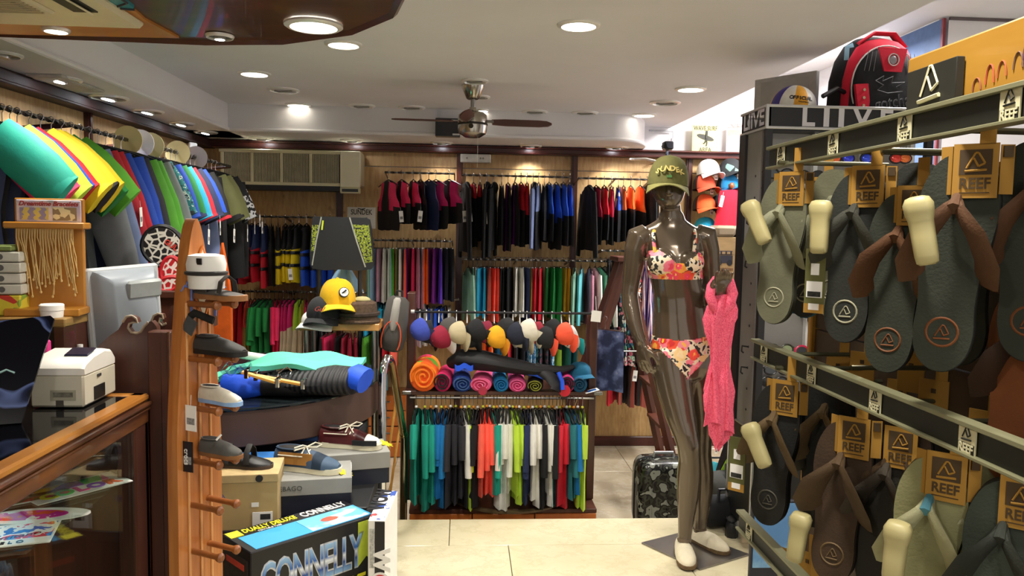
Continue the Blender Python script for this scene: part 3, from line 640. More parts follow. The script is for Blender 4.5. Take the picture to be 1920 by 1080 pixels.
for i, s in enumerate(LW):
    q = s.split(':'); c = q[1].replace('_', ' '); c2 = q[2].replace('_', ' ') if len(q) > 2 else None; ac = q[3] if len(q) > 3 else None
    y = 2.8 + (i * .05 if i < 8 else .4 + (i - 8) * .084)
    if y > 5.88: y = 5.88 - (len(LW) - i) * .012
    lb = f"{cname(c)}{' and ' + cname(c2) if c2 else ''} {TYPES[q[0]][4]}, {nth(i + 1)} from the front on the left-wall rail"
    rnd = random.Random(i)
    SANG = 0 if i < 20 else 24
    tp = (.33, -.03, -.36 - .05 * (i % 3)) if i in (3, 4, 12, 23, 25, 29, 32, 34, 36, 37) else None
    garment(q[0], c, c2, ac, (xrl, y, zr), (.1 + .09 * math.sin(i * .8)), lb, 'wetsuits on the left-wall rail', i, rnd.uniform(.97, 1.08) * (.86 if i < 5 else 1 if i < 20 else .84), None if i < 20 else TYPES[q[0]][1] * .88, True, tp)
SANG = 0
for i, (px, py) in enumerate(((262, 281), (284, 275), (303, 290), (352, 302), (385, 312))):
    y = PX(px, py, xrl + .06).y
    t = thing('size_divider', f'{"white" if i in (1, 4) else "cream"} round size divider, {nth(i + 1)} from the front on the left-wall rail', 'divider', (xrl, y, zr), group='size dividers')
    MB().lathe([(.075, -.002), (.075, .002)], 28, T=Matrix.Rotation(PI / 2, 4, 'X')).build('disc', M('#e6e3ee' if i in (1, 4) else '#d9cb92', .5, 0, .03), t)
# ---- centre rack: tees below, caps above, rolled towels between
Yc = 4.36
rk = thing('garment_rack', 'dark wood display rack in the middle with orange drawers at its foot', 'rack', (P(940, 950, Yc).x, Yc, ZL))
x0, x1 = P(768, 900, Yc - .15).x - rk.location.x, P(1118, 900, Yc - .15).x - rk.location.x
zb = P(940, 955, 4.17).z - ZL; d0, d1 = -.19, .3
ORG = wood('#a4541e', '#c4702c', (1.5, 5, 5), .4, .2)
MB().box(((x0 + x1) / 2, (d0 + d1) / 2, zb - .012), (x1 - x0, d1 - d0, .024), bev=.003).build('base_top', DKWOOD, rk)
MB().box(((x0 + x1) / 2, (d0 + d1) / 2 + .012, zb / 2 - .012), (x1 - x0 - .02, d1 - d0 - .026, zb - .024)).build('base_body', DKWOOD, rk)
dw = (x1 - x0) / 3
for i in range(3):
    dr = MB().box((x0 + dw * (i + .5), d0 + .006, zb - .1), (dw - .006, .016, .148), bev=.003).build('drawer', ORG, rk)
    MB().ell((x0 + dw * (i + .5) - .02, d0 - .01, zb - .095), (.012, .012, .012), 8, 6).build('knob', M('#5a3018', .4), dr)
zt_ = P(1112, 470, Yc).z - ZL
xl_, xr_ = P(771, 700, Yc).x - rk.location.x, P(1109, 700, Yc).x - rk.location.x
for x, top in ((xl_ - .0, P(770, 548, Yc).z - ZL), (xr_, P(1112, 590, Yc).z - ZL)):
    MB().box((x, .02, (zb + top) / 2), (.045, .12, top - zb), bev=.004).build('post', DKWOOD, rk)
zsf = P(940, 726, Yc).z - ZL
MB().box(((xl_ + xr_) / 2, .06, zsf - .012), (xr_ - xl_ + .06, .34, .024), bev=.003).build('shelf', DKWOOD, rk)
for x in (xl_ - .015, xr_ + .02): MB().box((x, -.115, zsf - .008), (.05, .02, .02), bev=.003).build('shelf_bracket', STEEL, rk)
zq = P(940, 735, Yc).z - ZL - .012
MB().tube([(xl_, -.1, zq), (xr_, -.1, zq)], .007, 8).build('rod', STEEL, rk)
zh = P(945, 584, Yc).z - ZL
MB().tube([(xl_, -.06, zh), (xr_, -.06, zh)], .007, 8).build('hat_rod', M('#26262a', .4, .5, name='dark_rod'), rk)
for x in (xl_, xr_): MB().cyl((x - .02 if x > 0 else x + .0, -.06, zh), (x + .0 if x > 0 else x + .02, -.06, zh), .011).build('rod_socket', M('#c8c6c0', .4), rk)
TT = '781:tee:teal 797:tee:teal 808:tee:teal 818:tee:blue 828:tee:blue 836:tee:blue 845:tee:charcoal 855:tee:charcoal 865:tee:charcoal 872:tee:white:black:low 880:tee:lime 888:tee:black 896:tee:black 906:tee:coral 913:tee:coral 919:tee:coral 926:tee:teal 932:tee:teal 938:tee:white 944:tee:white 950:tee:white 956:tee:white 962:tee:lime 968:tee:lime 974:tee:lime 983:tee:navy 991:tee:navy 999:tee:white 1006:tee:white 1014:tee:black 1022:tee:white 1030:tee:white 1037:tee:deepteal 1044:tee:black 1050:tee:red 1056:tee:red 1063:tee:deepteal 1069:tee:deepteal 1076:tee:blue 1084:tee:lime 1092:tee:lime'
row(TT, Yc - .1, 735, 'the centre rack', 'swim shirts on the centre rack', yaw=-PI / 2, L=.55, hang=2, jit=.14, scale=.9, z=zq + ZL)
# turntable ring on the rack base
MB().lathe([(.36, .002), (.36, .012), (.33, .014), (.33, .002)], 40, cap=False, T=Matrix.Translation(((x0 + x1) / 2 + .04, .09, zb))).build('round_plinth_edge', M('#5c4c34', .35, .2), rk)
# ================================================================ mannequin on a steel plate
YM = 3.48; MB0 = V((P(1290, 1040, YM).x, YM, 0))
def Q(px, py, dy=0.): return P(px, py, YM + dy) - MB0
um = YM / F
man = thing('mannequin', 'glossy dark brown faceless mannequin in a floral bikini standing on a steel plate', 'mannequin', MB0)
MAN = M('#5e5142', .2, .45, .06, 3, 0, .7, name='glossy_bronze_skin')
mb = MB()
def oval(px, py, hw, hd, dy=0., n=20, sq=2.0):
    c = Q(px, py, dy); w_ = hw * um
    return [(c.x + w_ * abs(math.cos(t)) ** (2 / sq) * (1 if math.cos(t) > 0 else -1), c.y + hd * abs(math.sin(t)) ** (2 / sq) * (1 if math.sin(t) > 0 else -1), c.z) for t in [2 * PI * i / n for i in range(n)]]
mb.loft([oval(*r) for r in ((1259, 398, 22, .05, .01), (1259, 412, 27, .052, .012), (1259, 420, 40, .055, .012), (1259, 428, 55, .06, .012), (1260, 440, 62, .07, .01), (1262, 460, 56, .085, .004), (1264, 482, 52, .095, 0), (1265, 505, 51, .098, 0), (1268, 530, 49, .088, .0), (1272, 556, 49, .08, 0), (1275, 585, 51, .08, 0), (1278, 612, 56, .088, 0), (1280, 640, 60, .1, .005), (1281, 662, 62, .108, .01), (1281, 684, 60, .108, .015), (1281, 702, 52, .1, .02), (1281, 715, 30, .07, .02))])
for px in (1240, 1292):
    c = Q(px, 492, -.062); mb.ell(c, (.064, .058, .058), 20, 12)
for px in (1256, 1306):
    c = Q(px, 672, .06); mb.ell(c, (.085, .085, .09), 20, 12)
def limb(pts, n=36): mb.tube([Q(p[0], p[1], p[2]) for p in pts], [p[3] for p in pts], n, up=(0, 1, 0))
limb(((1253, 655, 0, .09), (1258, 690, -.01, .092), (1265, 730, -.03, .083), (1276, 780, -.06, .068), (1286, 815, -.085, .056), (1291, 835, -.09, .053), (1293, 860, -.07, .05), (1292, 890, -.045, .056), (1290, 925, -.03, .052), (1287, 965, -.035, .04), (1284, 1005, -.045, .031), (1282, 1035, -.055, .032), (1281, 1052, -.06, .036)))
limb(((1308, 655, .01, .088), (1311, 690, .02, .086), (1314, 730, .03, .076), (1315, 785, .045, .062), (1314, 825, .055, .052), (1314, 850, .06, .049), (1317, 885, .075, .052), (1317, 920, .08, .05), (1315, 960, .08, .038), (1312, 990, .078, .03), (1312, 1012, .075, .032), (1312, 1025, .07, .035)))
limb(((1212, 438, .01, .046), (1198, 444, .01, .058), (1191, 468, .012, .05), (1187, 500, .02, .046), (1183, 530, .028, .041), (1180, 552, .03, .039), (1182, 572, .02, .041), (1188, 600, 0, .037), (1196, 625, -.02, .029), (1203, 642, -.03, .0255)))
limb(((1306, 438, .01, .046), (1322, 442, .01, .058), (1329, 468, .015, .048), (1332, 500, .025, .044), (1333, 530, .03, .04), (1332, 552, .02, .039), (1334, 560, -.02, .038), (1340, 566, -.08, .034), (1346, 566, -.14, .029), (1350, 562, -.18, .026)))
# left hand hanging, palm towards the thigh
def hand(wr, d, side, palm, fl, T):      # wr wrist, d direction of the palm, side across the palm, palm normal: fingers curl towards it
    d, side, palm = d.normalized(), side.normalized(), palm.normalized()
    L = .082
    rings = []
    for s, w2, th in ((-.1, .024, .02), (.2, .031, .018), (.6, .04, .0165), (1.0, .041, .014)):
        c = wr + d * (L * s); rings.append([c + side * (w2 * math.cos(t)) + palm * (th * math.sin(t)) for t in [2 * PI * i / 14 for i in range(14)]])
    mb.loft(rings)
    for k, (off, ln, curl) in enumerate(((-.031, .068, fl), (-.0105, .08, fl * .9), (.0105, .076, fl * 1.05), (.031, .06, fl * 1.2))):
        p = wr + d * (L * .9) + side * off; pts = [p]; a = .15; dd = d + side * off * 2
        for seg, fr in ((.45, .5), (.32, .8), (.25, .8)):
            p = p + (dd * math.cos(a) + palm * math.sin(a)).normalized() * ln * seg * 1.0; pts.append(p); a += curl * fr
        mb.tube(pts, [.0098, .0094, .0086, .0066], 8)
    p = wr + d * (L * .28) + side * T * .022
    mb.tube([p, p + d * .025 + side * T * .024 + palm * .012, p + d * .055 + side * T * .03 + palm * .024, p + d * .078 + side * T * .024 + palm * .03], [.014, .0125, .0105, .008], 8)
hand(Q(1203, 644, -.03), V((.16, -.02, -1)), V((.55, -.8, .1)), V((.8, .45, .1)), .55, 1)
hand(Q(1351, 560, -.185), V((.0, -.25, 1)), V((1, 0, .05)), V((-.1, -1, -.3)), .5, -1)
# head and neck
mb.tube([Q(1259, 425, .015), Q(1258, 405, .01), Q(1257, 385, .005), Q(1256, 365, 0)], [.062, .049, .046, .045], 18)
c = Q(1253, 338, -.005); mb.ell(c, (.078, .096, .092), 22, 16)
mb.loft([oval(1253, 345, 32.5, .094, -.005), oval(1253, 362, 31, .09, -.012), oval(1254, 376, 25, .078, -.022), oval(1254, 385, 18, .06, -.03), oval(1255, 391, 9, .035, -.034)])
c = Q(1255, 360, -.1); mb.tube([Q(1254, 344, -.094), Q(1254, 356, -.108), Q(1254.5, 364, -.106)], [.012, .013, .014], 8)
tmp = mb.build('body', MAN, man)
rm = tmp.modifiers.new('r', 'REMESH'); rm.mode = 'VOXEL'; rm.voxel_size = .0052
sm_ = tmp.modifiers.new('s', 'SMOOTH'); sm_.iterations = 12; sm_.factor = .5
dg = bpy.context.evaluated_depsgraph_get()
bodyme = bpy.data.meshes.new_from_object(tmp.evaluated_get(dg)); tmp.modifiers.clear(); old = tmp.data; tmp.data = bodyme; bpy.data.meshes.remove(old)
bodyme.materials.clear(); bodyme.materials.append(MAN); bodyme.shade_smooth(); bodyme.name = 'body'
# bikini: a thin shell lifted off the body
FLW = floral('tropical_floral_print', 17, ('#17161a', '#e9d7b8', '#2b2a2c'), ['#e8502e', '#f2a03a', '#f0788c', '#f3cf8e', '#ec4a3c', '#f08a96'], ['#d42a2a', '#f7d9a8', '#e83a5a', '#f6b648'], '#f4c83a')
zz = lambda py: Q(1265, py).z
def shell(name, keep, off=.0045):
    vs = [v.co for v in bodyme.vertices]; nm = [v.normal for v in bodyme.vertices]
    fs = [p.vertices[:] for p in bodyme.polygons if keep(p.center)]
    used = sorted({i for f in fs for i in f}); ix = {v: i for i, v in enumerate(used)}; n = len(used); b = MB()
    b.v = [tuple(vs[i] + nm[i] * off) for i in used] + [tuple(vs[i] - nm[i] * .001) for i in used]
    out = [tuple(ix[i] for i in f) for f in fs]; ec = {}
    for f in out:
        for a_, b_ in zip(f, f[1:] + f[:1]): ec[(a_, b_)] = 1
    b.f = out + [(a_, n + a_, n + b_, b_) for a_, b_ in ec if (b_, a_) not in ec]; b.m = [0] * len(b.f)
    return b.build(name, FLW, man, smooth=1.2)
xc = Q(1264, 500).x
def kt(c):
    if abs(c.x - xc) > .127 or abs(c.y) > .17: return False
    u = abs(c.x - xc) / .12
    top = zz(492) + (zz(470) - zz(492)) * min(1, max(0, u - .15) * 1.6) if c.y < 0 else zz(492)
    return zz(522) + .012 * u * 0 < c.z < top
tp = shell('bikini_top', kt); tag(tp, 'floral bikini top')
xh = Q(1280, 650).x
def kb(c):
    if abs(c.x - xh) > .175 or c.z < zz(712): return False
    tl = (c.x - xh) / .15
    top = zz(632) + .012 * tl + .018 * tl * tl
    u = min(1, abs(tl)); low = zz(704) + (zz(652) - zz(704)) * min(1, u * 1.25) ** .9
    if c.y > .02: low = zz(700) + (zz(660) - zz(700)) * u ** 2
    return low < c.z < top
bt = shell('bikini_bottom', kb); tag(bt, 'floral bikini bottom')
for sp in (((1228, 473, -.085), (1226, 455, -.078), (1225, 438, -.06), (1228, 428, -.02), (1232, 432, .06)), ((1301, 473, -.085), (1303, 455, -.078), (1304, 438, -.06), (1301, 428, -.02), (1296, 432, .06))):
    MB().tube([Q(*q) for q in sp], [(.008, .003)] * 5, 6, up=(1, 0, 0)).build('shoulder_strap', FLW, tp)
# steel plate
cs = [PZ(1203, 1018, .005), PZ(1312, 1068, .005), PZ(1405, 1040, .005), PZ(1288, 996, .005)]
o = MB().prism([(q.x - MB0.x, q.y - MB0.y) for q in cs], .001, .008).build('base_plate', M('#8d8a88', .28, .9, .08, 5, name='satin_steel'), man)
# espadrilles
CAN = fab('#d9cfb4', .5); RAF = M('#6a5436', .9, 0, .3, 60, .5, name='rope_sole')
def espadrille(px, py, dy, ang, label):
    p = Q(px, py, dy); p.z = .009
    t = thing('canvas_shoe', label, 'shoe', MB0 + p, (0, 0, ang), 'shoes of the mannequin')
    out = [(.0, .042), (.05, .045), (.1, .047), (.14, .04), (.165, .022), (.172, 0), (.165, -.022), (.14, -.04), (.1, -.044), (.05, -.04), (0, -.036), (-.045, -.034), (-.07, -.02), (-.076, 0), (-.07, .02), (-.045, .036)]
    MB().prism(out, 0, .016).build('sole', RAF, t)
    rings = []
    for i, (x, w2, h) in enumerate(((-.072, .022, .06), (-.06, .034, .066), (-.02, .038, .06), (.03, .043, .064), (.06, .044, .066), (.1, .044, .058), (.135, .036, .046), (.158, .022, .036), (.167, .008, .026))):
        rings.append([(x, w2 * math.cos(a), .014 + (h - .014) * max(0, math.sin(a)) ** .8) for a in [PI * k / 10 for k in range(11)]])
    MB().loft(rings).build('canvas_upper', CAN, t)
    MB().ell((-.015, 0, .063), (.042, .03, .01), 14, 6).build('opening', M('#5a4a36', .9), t)
espadrille(1281, 1052, -.07, -PI / 2 - .15, 'white canvas espadrille on the front foot of the mannequin')
espadrille(1314, 1025, .065, -PI / 2 + .5, 'white canvas espadrille on the rear foot, standing on the plate')
# caps ------------------------------------------------------------------------------------------------
def cap(name, label, crown, brim, loc, rot=(0, 0, 0), group=None, s=1., flat=0., lettering=None, cat='cap', side=None, tagged=False, hgt=1.):
    t = thing(name, label, cat, loc, rot, group); cm = crown if not isinstance(crown, str) else fab(crown); bm_ = brim if not isinstance(brim, str) else fab(brim)
    mats = [cm, fab(side) if side else cm]; rx, ry, h = .088 * s, .1 * s, .125 * s * hgt
    mb = MB(); nu, nv = 24, 9
    def fn(u, v):
        th = 2 * PI * u; a = v * PI / 2; k = math.cos(a) ** .72; z = h * math.sin(a) ** .9
        f = 1 + .05 * max(0, -math.sin(th)) * (1 - v)
        seam = 1 - .012 * max(0, 1 - abs((u * 6) % 1 - .5) * 0 - min((u * 6) % 1, 1 - (u * 6) % 1) * 8)
        return (rx * k * math.cos(th) * seam, ry * k * math.sin(th) * f * seam, z)
    mb.sheet(fn, nu, nv, (lambda u, v: 0 if .54 < u < .96 else 1) if side else 0)
    mb.build('crown', mats, t, smooth=1.)
    MB().ell((0, 0, h), (.008 * s, .008 * s, .005 * s), 8, 4).build('button', cm, t)
    def fb(u, v):
        th = PI + .25 + (PI - .5) * u; x0_, y0_ = rx * math.cos(th), ry * 1.04 * math.sin(th); ext = .072 * s * v * math.sin(PI * (.08 + .84 * u)) ** .7
        x = x0_ * (1 + .05 * v); y = y0_ - ext
        return (x, y, .004 - (x / rx) ** 2 * .022 * s * (1 - flat) * (.4 + v) - .012 * v * s)
    MB().sheet(fb, 14, 5, 0, -.004).build('brim', bm_, t, smooth=1.)
    if tagged: price_tag(t, (.03 * s, -.06 * s, -.01), (.03, .04))
    return t
cp = Q(1253, 352, -.01)
OLV = M('#5d5a2c', .9, 0, .14, 40, .5)
hat = cap('olive_cap', 'olive green cap with outlined lettering worn on the mannequin head', OLV, M('#77733c', .9, 0, .1, 40, .4), MB0 + Q(1252, 349, -.008), (-.03, .05, -.22), s=1.06, hgt=1.03)
hat['label'] = 'olive green cap with arched outlined lettering on the mannequin head'
for i, ch in enumerate('SUNDEK'):
    a = -PI / 2 + (i - 2.5) * .225
    r_ = .103
    text(hat, ch, .034, M('#c9b468', .8), (.0955 * math.cos(a), .112 * math.sin(a), .052 + .016 * math.cos((i - 2.5) * .55)), (PI / 2 - .28, -(i - 2.5) * .12, a + PI / 2), .002, 'letter', bold=.0006)
MB().box((.0, -.1085, .034), (.022, .003, .012), rot=(-.2, 0, 0)).build('green_patch', fab('#3f6a34'), hat)
# pink scarf over the raised hand
PK = pattern('pink_paisley_print', 70, [(0, '#f0607c'), (.42, '#c81c50'), (.45, '#f26a84'), (.56, '#d02454'), (.59, '#f06480')], 'noise', .85)
sf = thing('scarf', 'pink printed scarf hanging twisted from the raised hand of the mannequin', 'scarf', MB0 + Q(1351, 575, -.2))
def qs(px, py, dy=-.2): return Q(px, py, dy) - Q(1351, 575, -.2)
rings = []
SP = ((1358, 556, 18), (1355, 575, 25), (1352, 595, 27), (1350, 620, 22), (1350, 650, 17), (1351, 680, 16), (1349, 705, 19), (1346, 735, 25), (1347, 765, 24), (1350, 795, 21), (1351, 818, 18), (1346, 830, 9), (1344, 842, 3))
for i, (px, py, hw) in enumerate(SP):
    c = qs(px, py); r_ = hw * um; tw = py * .02
    rings.append([(c.x + r_ * math.cos(a) * (1 + .22 * math.sin(5 * a + tw) + .1 * math.sin(9 * a - tw * 2)), c.y + r_ * .55 * math.sin(a) * (1 + .35 * math.sin(5 * a + tw)), c.z + .012 * math.sin(3 * a + i)) for a in [2 * PI * k / 40 for k in range(40)]])
MB().loft(rings).build('draped_cloth', PK, sf, smooth=.9)
MB().tube([qs(*q) for q in ((1350, 592, -.21), (1338, 575, -.225), (1331, 555, -.22), (1333, 538, -.2), (1342, 524, -.17), (1356, 520, -.165), (1368, 530, -.19), (1373, 550, -.215), (1368, 572, -.225), (1356, 592, -.215))], [(.014, .022), (.02, .02), (.022, .02), (.02, .018), (.018, .018), (.02, .018), (.024, .02), (.026, .022), (.022, .024), (.014, .02)], 10).build('hand_loop', PK, sf)
for k, (px, hw, y0, y1) in enumerate(((1337, 13, 700, 800), (1362, 10, 690, 815))):
    MB().sheet(lambda u, v: tuple(qs(px + (u - .5) * hw * 2 * (.4 + v), y0 + (y1 - y0) * v - 8 * math.sin(3 * u), -.225 + .015 * math.sin(6 * u + k))), 8, 8, 0, .003).build('loose_fold', PK, sf)
price_tag(sf, tuple(qs(1343, 838)), (.012, .03), name='white_label')
# ================================================================ counter, till and things on it
zc = .95; xf = PZ(277, 736, zc).x; yf = PZ(277, 736, zc).y
HONEY = wood('#9a5a20', '#c98a3c', (7, 1.2, 7), .3, .3); WORN = wood('#3f1f10', '#7a4a20', (9, 1.5, 9), .35, .3, 6)
ct = thing('display_counter', 'glass display counter with worn wooden frame and black glass top', 'counter', (xf, yf, 0))
W, D = 1.0, 2.6
MB().box((-.02, -D / 2, -.012 + zc), (.05, D, .022), bev=.006).box((-W / 2, -.02, zc - .012), (W, .04, .022), bev=.006).build('top_edge', HONEY, ct)
MB().box((-W / 2 - .02, -D / 2 - .02, zc - .012), (W - .05, D - .04, .016)).build('glass_top', M('#0b0b0e', .06, 0, 0, name='black_glass'), ct)
MB().box((-.012, -D / 2, zc - .06), (.03, D, .075), bev=.006).tube([(.006, 0, zc - .034), (.006, -D, zc - .034)], .008, 8).tube([(.004, 0, zc - .05), (.004, -D, zc - .05)], .005, 8).build('front_rail', WORN, ct)
MB().box((-.03, -.05, .43), (.06, .1, .86), bev=.006).build('corner_post', DKWOOD, ct)
MB().box((-W / 2, -.012, .43), (W, .024, .86)).build('end_board', DKWOOD, ct)
MB().box((-.01, -D / 2 - .05, .51), (.006, D - .1, .7)).build('glass_front', glass(), ct)
MB().box((-W / 2, -D / 2, .694), (W - .08, D - .14, .008)).build('glass_shelf', glass(), ct)
MB().box((-W / 2, -D / 2, .14), (W, D - .02, .04)).box((-.02, -D / 2, .08), (.04, D, .16), bev=.005).build('plinth', DKWOOD, ct)
MB().box((-W + .02, -D / 2, .5), (.03, D, .8)).build('back_board', M('#c8c2a4', .7), ct)
lamp('AREA', (xf - .45, yf - .75, zc - .05), 5, (1, .95, .85), .5, 'case_lamp')
# cards lying on the glass shelf inside
zs_ = .70
def card(px, py, w_, h_, ang, cmats, label, letters=None, round_=False, z=zs_):
    p = PZ(px, py, z); t = thing('printed_card', label, 'card', (p.x, p.y, z), (0, 0, ang))
    if round_: MB().prism([(w_ / 2 * math.cos(a) * (1 + .12 * math.cos(a)), h_ / 2 * math.sin(a)) for a in [2 * PI * i / 28 for i in range(28)]], 0, .003).build('card', PAPER, t)
    else: MB().box((0, 0, .0015), (w_, h_, .003)).build('card', PAPER, t)
    return t
RB = pattern('rainbow_print', 9, [(0, '#e83a9a'), (.2, '#f2d02a'), (.4, '#3ab85a'), (.55, '#e85a2a'), (.7, '#8a3ac8'), (.85, '#3a8ae0')], 'voro')
k = card(143, 915, .27, .14, .88, None, 'white card with rainbow lettering inside the glass counter')
MB().box((.0, .03, .0035), (.2, .05, .002)).build('rainbow_picture', RB, k)
for i, (ch, c) in enumerate(zip('Catchy'[:5], ('#d8d82a', '#3ab85a', '#e83a9a', '#8a3ac8', '#e85a2a'))): text(k, 'COLOR'[i], .062, M(c, .6), (-.09 + i * .045, -.03, .004), (0, 0, 0), .001, 'letter', bold=.003)
k = card(60, 968, .26, .11, .15, None, 'oval white sticker with pink and orange picture in the counter', round_=True)
MB().prism([(.1 * math.cos(a) - .01, .036 * math.sin(a)) for a in [2 * PI * i / 22 for i in range(22)]], .003, .004).build('picture', pattern('pink_orange_print', 14, [(0, '#e8502a'), (.45, '#d82a9a'), (.6, '#f0eee8'), (.68, '#e8603a')], 'noise'), k)
k = card(20, 1005, .2, .15, .3, None, 'square white card with blue palm print in the counter')
MB().box((0, .015, .0035), (.19, .1, .002)).build('picture', pattern('blue_palm_print', 14, [(0, '#2a6ac8'), (.45, '#f0f0f0'), (.55, '#e03a5a'), (.62, '#2f8ae0')], 'noise'), k)
text(k, 'Positano', .034, BLACK, (.01, -.02, .004), (0, 0, .2), .001, shear=.3); text(k, 'W E L O', .022, BLACK, (0, -.058, .004), (0, 0, 0), .001)
k = card(60, 935, .2, .06, .7, None, 'olive card with red print lying behind the oval sticker'); MB().box((0, 0, .0035), (.19, .055, .002)).build('picture', pattern('olive_red_print', 12, [(0, '#6a6a3a'), (.5, '#b8503a'), (.6, '#6a703a'), (.7, '#3a8a4a')], 'noise'), k)
for i, (px, py, c, w_) in enumerate(((60, 1060, '#b9b08c', .34), (190, 1060, '#c8c2a0', .3))):
    p = PZ(px, py, .3); t = thing('flat_carton', ('left' if i == 0 else 'right') + 'most pale flat carton in the bottom of the counter', 'box', (p.x, p.y, .16))
    MB().box((0, 0, .09), (w_, .25, .18), bev=.004).build('carton', M(c, .7), t); MB().box((0, -.126, .09), (.1, .002, .05)).build('paper_label', PAPER, t)
p = PZ(200, 868, .6); t = thing('coiled_cable', 'pale coiled cable in the far corner of the counter', 'cable', (p.x - .05, p.y - .1, zs_ + .006))
MB().tube([(.06 * math.cos(a) * (1 + .02 * i), .06 * math.sin(a), .002 * i) for i, a in enumerate([i * .45 for i in range(36)])], .004, 6).build('cable', M('#cfc8a8', .6), t)
p = PZ(195, 875, .6); t = thing('grey_device', 'dark grey rounded device beside the coiled cable in the counter', 'device', (p.x - .1, p.y - .02, zs_)); MB().box((0, 0, .03), (.16, .12, .06), bev=.015).build('case', M('#4a4a46', .4), t); MB().box((-.12, .0, .035), (.03, .1, .07), bev=.01).build('lime_end', M('#a8b82a', .5), t)
# white label printer
pp = PZ(158, 764, zc); pr = thing('label_printer', 'white label printer standing on the black glass counter', 'printer', (pp.x, pp.y, zc), (0, 0, .02))
s_ = pp.y / F
PL = M('#e9e6dc', .4, 0, .02, name='printer_white'); PL2 = M('#cfc9b4', .5, 0, .03, name='printer_beige')
w_, d_, h_ = 95 * s_, .22, 60 * s_
MB().box((-w_ / 2, d_ / 2, h_ / 2), (w_, d_, h_), bev=.006).build('base', PL2, pr)
prof = [(0, 0), (d_, 0), (d_, .02), (d_ * .9, .046), (d_ * .65, .058), (d_ * .3, .05), (d_ * .05, .032), (-.002, .02)]
mb = MB(); rings = [[(x, y, h_ + z) for y, z in prof] for x in (-w_, -w_ * .97, -.008, .001)]
rings[0] = [(x, d_ / 2 + (y - d_ / 2) * .94, h_ + (z - h_) * .85) for x, y, z in rings[0]]; rings[3] = [(x, d_ / 2 + (y - d_ / 2) * .94, h_ + (z - h_) * .85) for x, y, z in rings[3]]
mb.loft(rings).build('lid', PL, pr)
MB().box((-w_ * .3, d_ * .38, h_ + .056), (.07, .06, .006), rot=(.25, 0, 0), bev=.003).build('dark_window', M('#20223a', .15), pr)
MB().box((.001, d_ * .45, h_ * .3), (.004, .07, .04)).build('paper_slot', M('#1a1a1a', .5), pr); MB().box((.001, d_ * .45, h_ * .82), (.004, .024, .008)).build('sensor_slot', M('#3a3a3a', .5), pr)
lb = MB().box((-w_ * .38, -.001, h_ * .38), (.07, .003, .03)).build('rating_label', M('#a9a48e', .6), pr); MB().box((-w_ * .38, -.003, h_ * .4), (.055, .001, .014)).build('printed_lines', M('#6d6a5c', .7, 0, .4, 100), lb)
MB().box((-w_ * .45, -.001, .012), (.022, .004, .022), bev=.003).build('cable_notch', M('#4a463c', .6), pr)
# dark display panel, tilted, at the left edge
p0 = PZ(15, 795, zc); sp = thing('dark_screen', 'dark glossy tilted screen with pale swirl pattern at the left counter edge', 'screen', (p0.x, p0.y, zc), (0, 0, .35))
T = Matrix.Rotation(-.42, 4, 'X')
q = p0.y / F
SWB = newmat('dark_swirl_print')
mt, nt, b = SWB; co = coords(nt, (5, 5, 9)); n = noise(nt, co, 1.3, 1, .3); nt.links.new(ramp(nt, n, [(.0, '#0a0c14'), (.5, '#0a0c14'), (.52, '#5a6a98'), (.56, '#1c2440'), (.6, '#0a0c14')], 'LINEAR'), b.inputs['Base Color']); b.inputs['Roughness'].default_value = .12
MB().prism([(-.3, 0), (.03, 0), (.1, 200 * q), (.09, 207 * q), (-.3, 182 * q)], -.012, .0, T=T @ Matrix.Rotation(PI / 2, 4, 'X')).build('panel', mt, sp)
MB().box((-.13, .045, .004), (.2, .09, .008), bev=.003).build('foot', BLACK, sp)
MB().tube([T @ V((x, -.002, z)) for x, z in ((-.08, .06), (-.05, .09), (-.07, .1), (-.03, .12), (-.05, .13), (-.01, .15), (.01, .14))], .003, 5).build('line_ornament', M('#9fc4c0', .4), sp)
# wave-carved dark end boards and tall dark post
yw = yf + .06
wv = [(150, 700), (185, 648), (205, 630), (222, 618), (230, 604), (237, 594), (247, 592), (255, 597), (258, 605), (250, 604), (242, 607), (240, 615), (246, 623), (256, 625), (264, 622), (270, 612), (278, 604), (284, 602), (290, 608), (294, 614)]
eb = thing('carved_end_board', 'dark wooden end board carved like a wave beside the till', 'board', (0, yw, 0))
pts = [P(x, y, yw) for x, y in wv]
po = [(q.x, q.z) for q in pts] + [(pts[-1].x, .2), (pts[0].x, .2)]
RX = Matrix.Rotation(PI / 2, 4, 'X')
MB().prism(po[::-1], -.03, 0, T=RX).build('board', DKWOOD, eb)
MB().tube([(q.x, 0, q.z) for q in pts[4:-3]], .004, 6).build('pale_edge', M('#9a8a74', .4), eb)
yw2 = yw + .16
eb2 = thing('carved_end_board', 'second wave-carved dark board standing behind the first, beside the sandal rack', 'board', (0, yw2, 0))
pts2 = [P(x, y, yw2) for x, y in ((270, 640), (283, 604), (288, 592), (296, 588), (304, 590), (306, 597), (300, 597), (298, 604), (304, 610), (312, 606), (316, 590), (320, 574), (330, 570))]
po = [(q.x, q.z) for q in pts2] + [(pts2[-1].x, .2), (pts2[0].x, .2)]
MB().prism(po[::-1], -.03, 0, T=RX).build('board', DKWOOD, eb2)
for a_, b_ in ((3, 8), ):
    MB().tube([(q.x, 0, q.z) for q in pts2[1:10]], .004, 6).build('pale_edge', M('#9a8a74', .4), eb2)
xpl, xpr = P(276, 700, yf).x, P(331, 700, yf + .05).x
pt_ = thing('dark_post', 'tall dark wooden post at the far end of the counter', 'post', ((xpl + xpr) / 2, yf + .03, 0))
hz = P(300, 622, yf).z
MB().box((0, 0, hz / 2), (xpr - xpl, .05, hz), bev=.004).build('board', DKWOOD, pt_); MB().box(((xpr - xpl) / 4, -.028, hz / 2), (.025, .01, hz), bev=.003).build('moulding', DKWOOD, pt_)
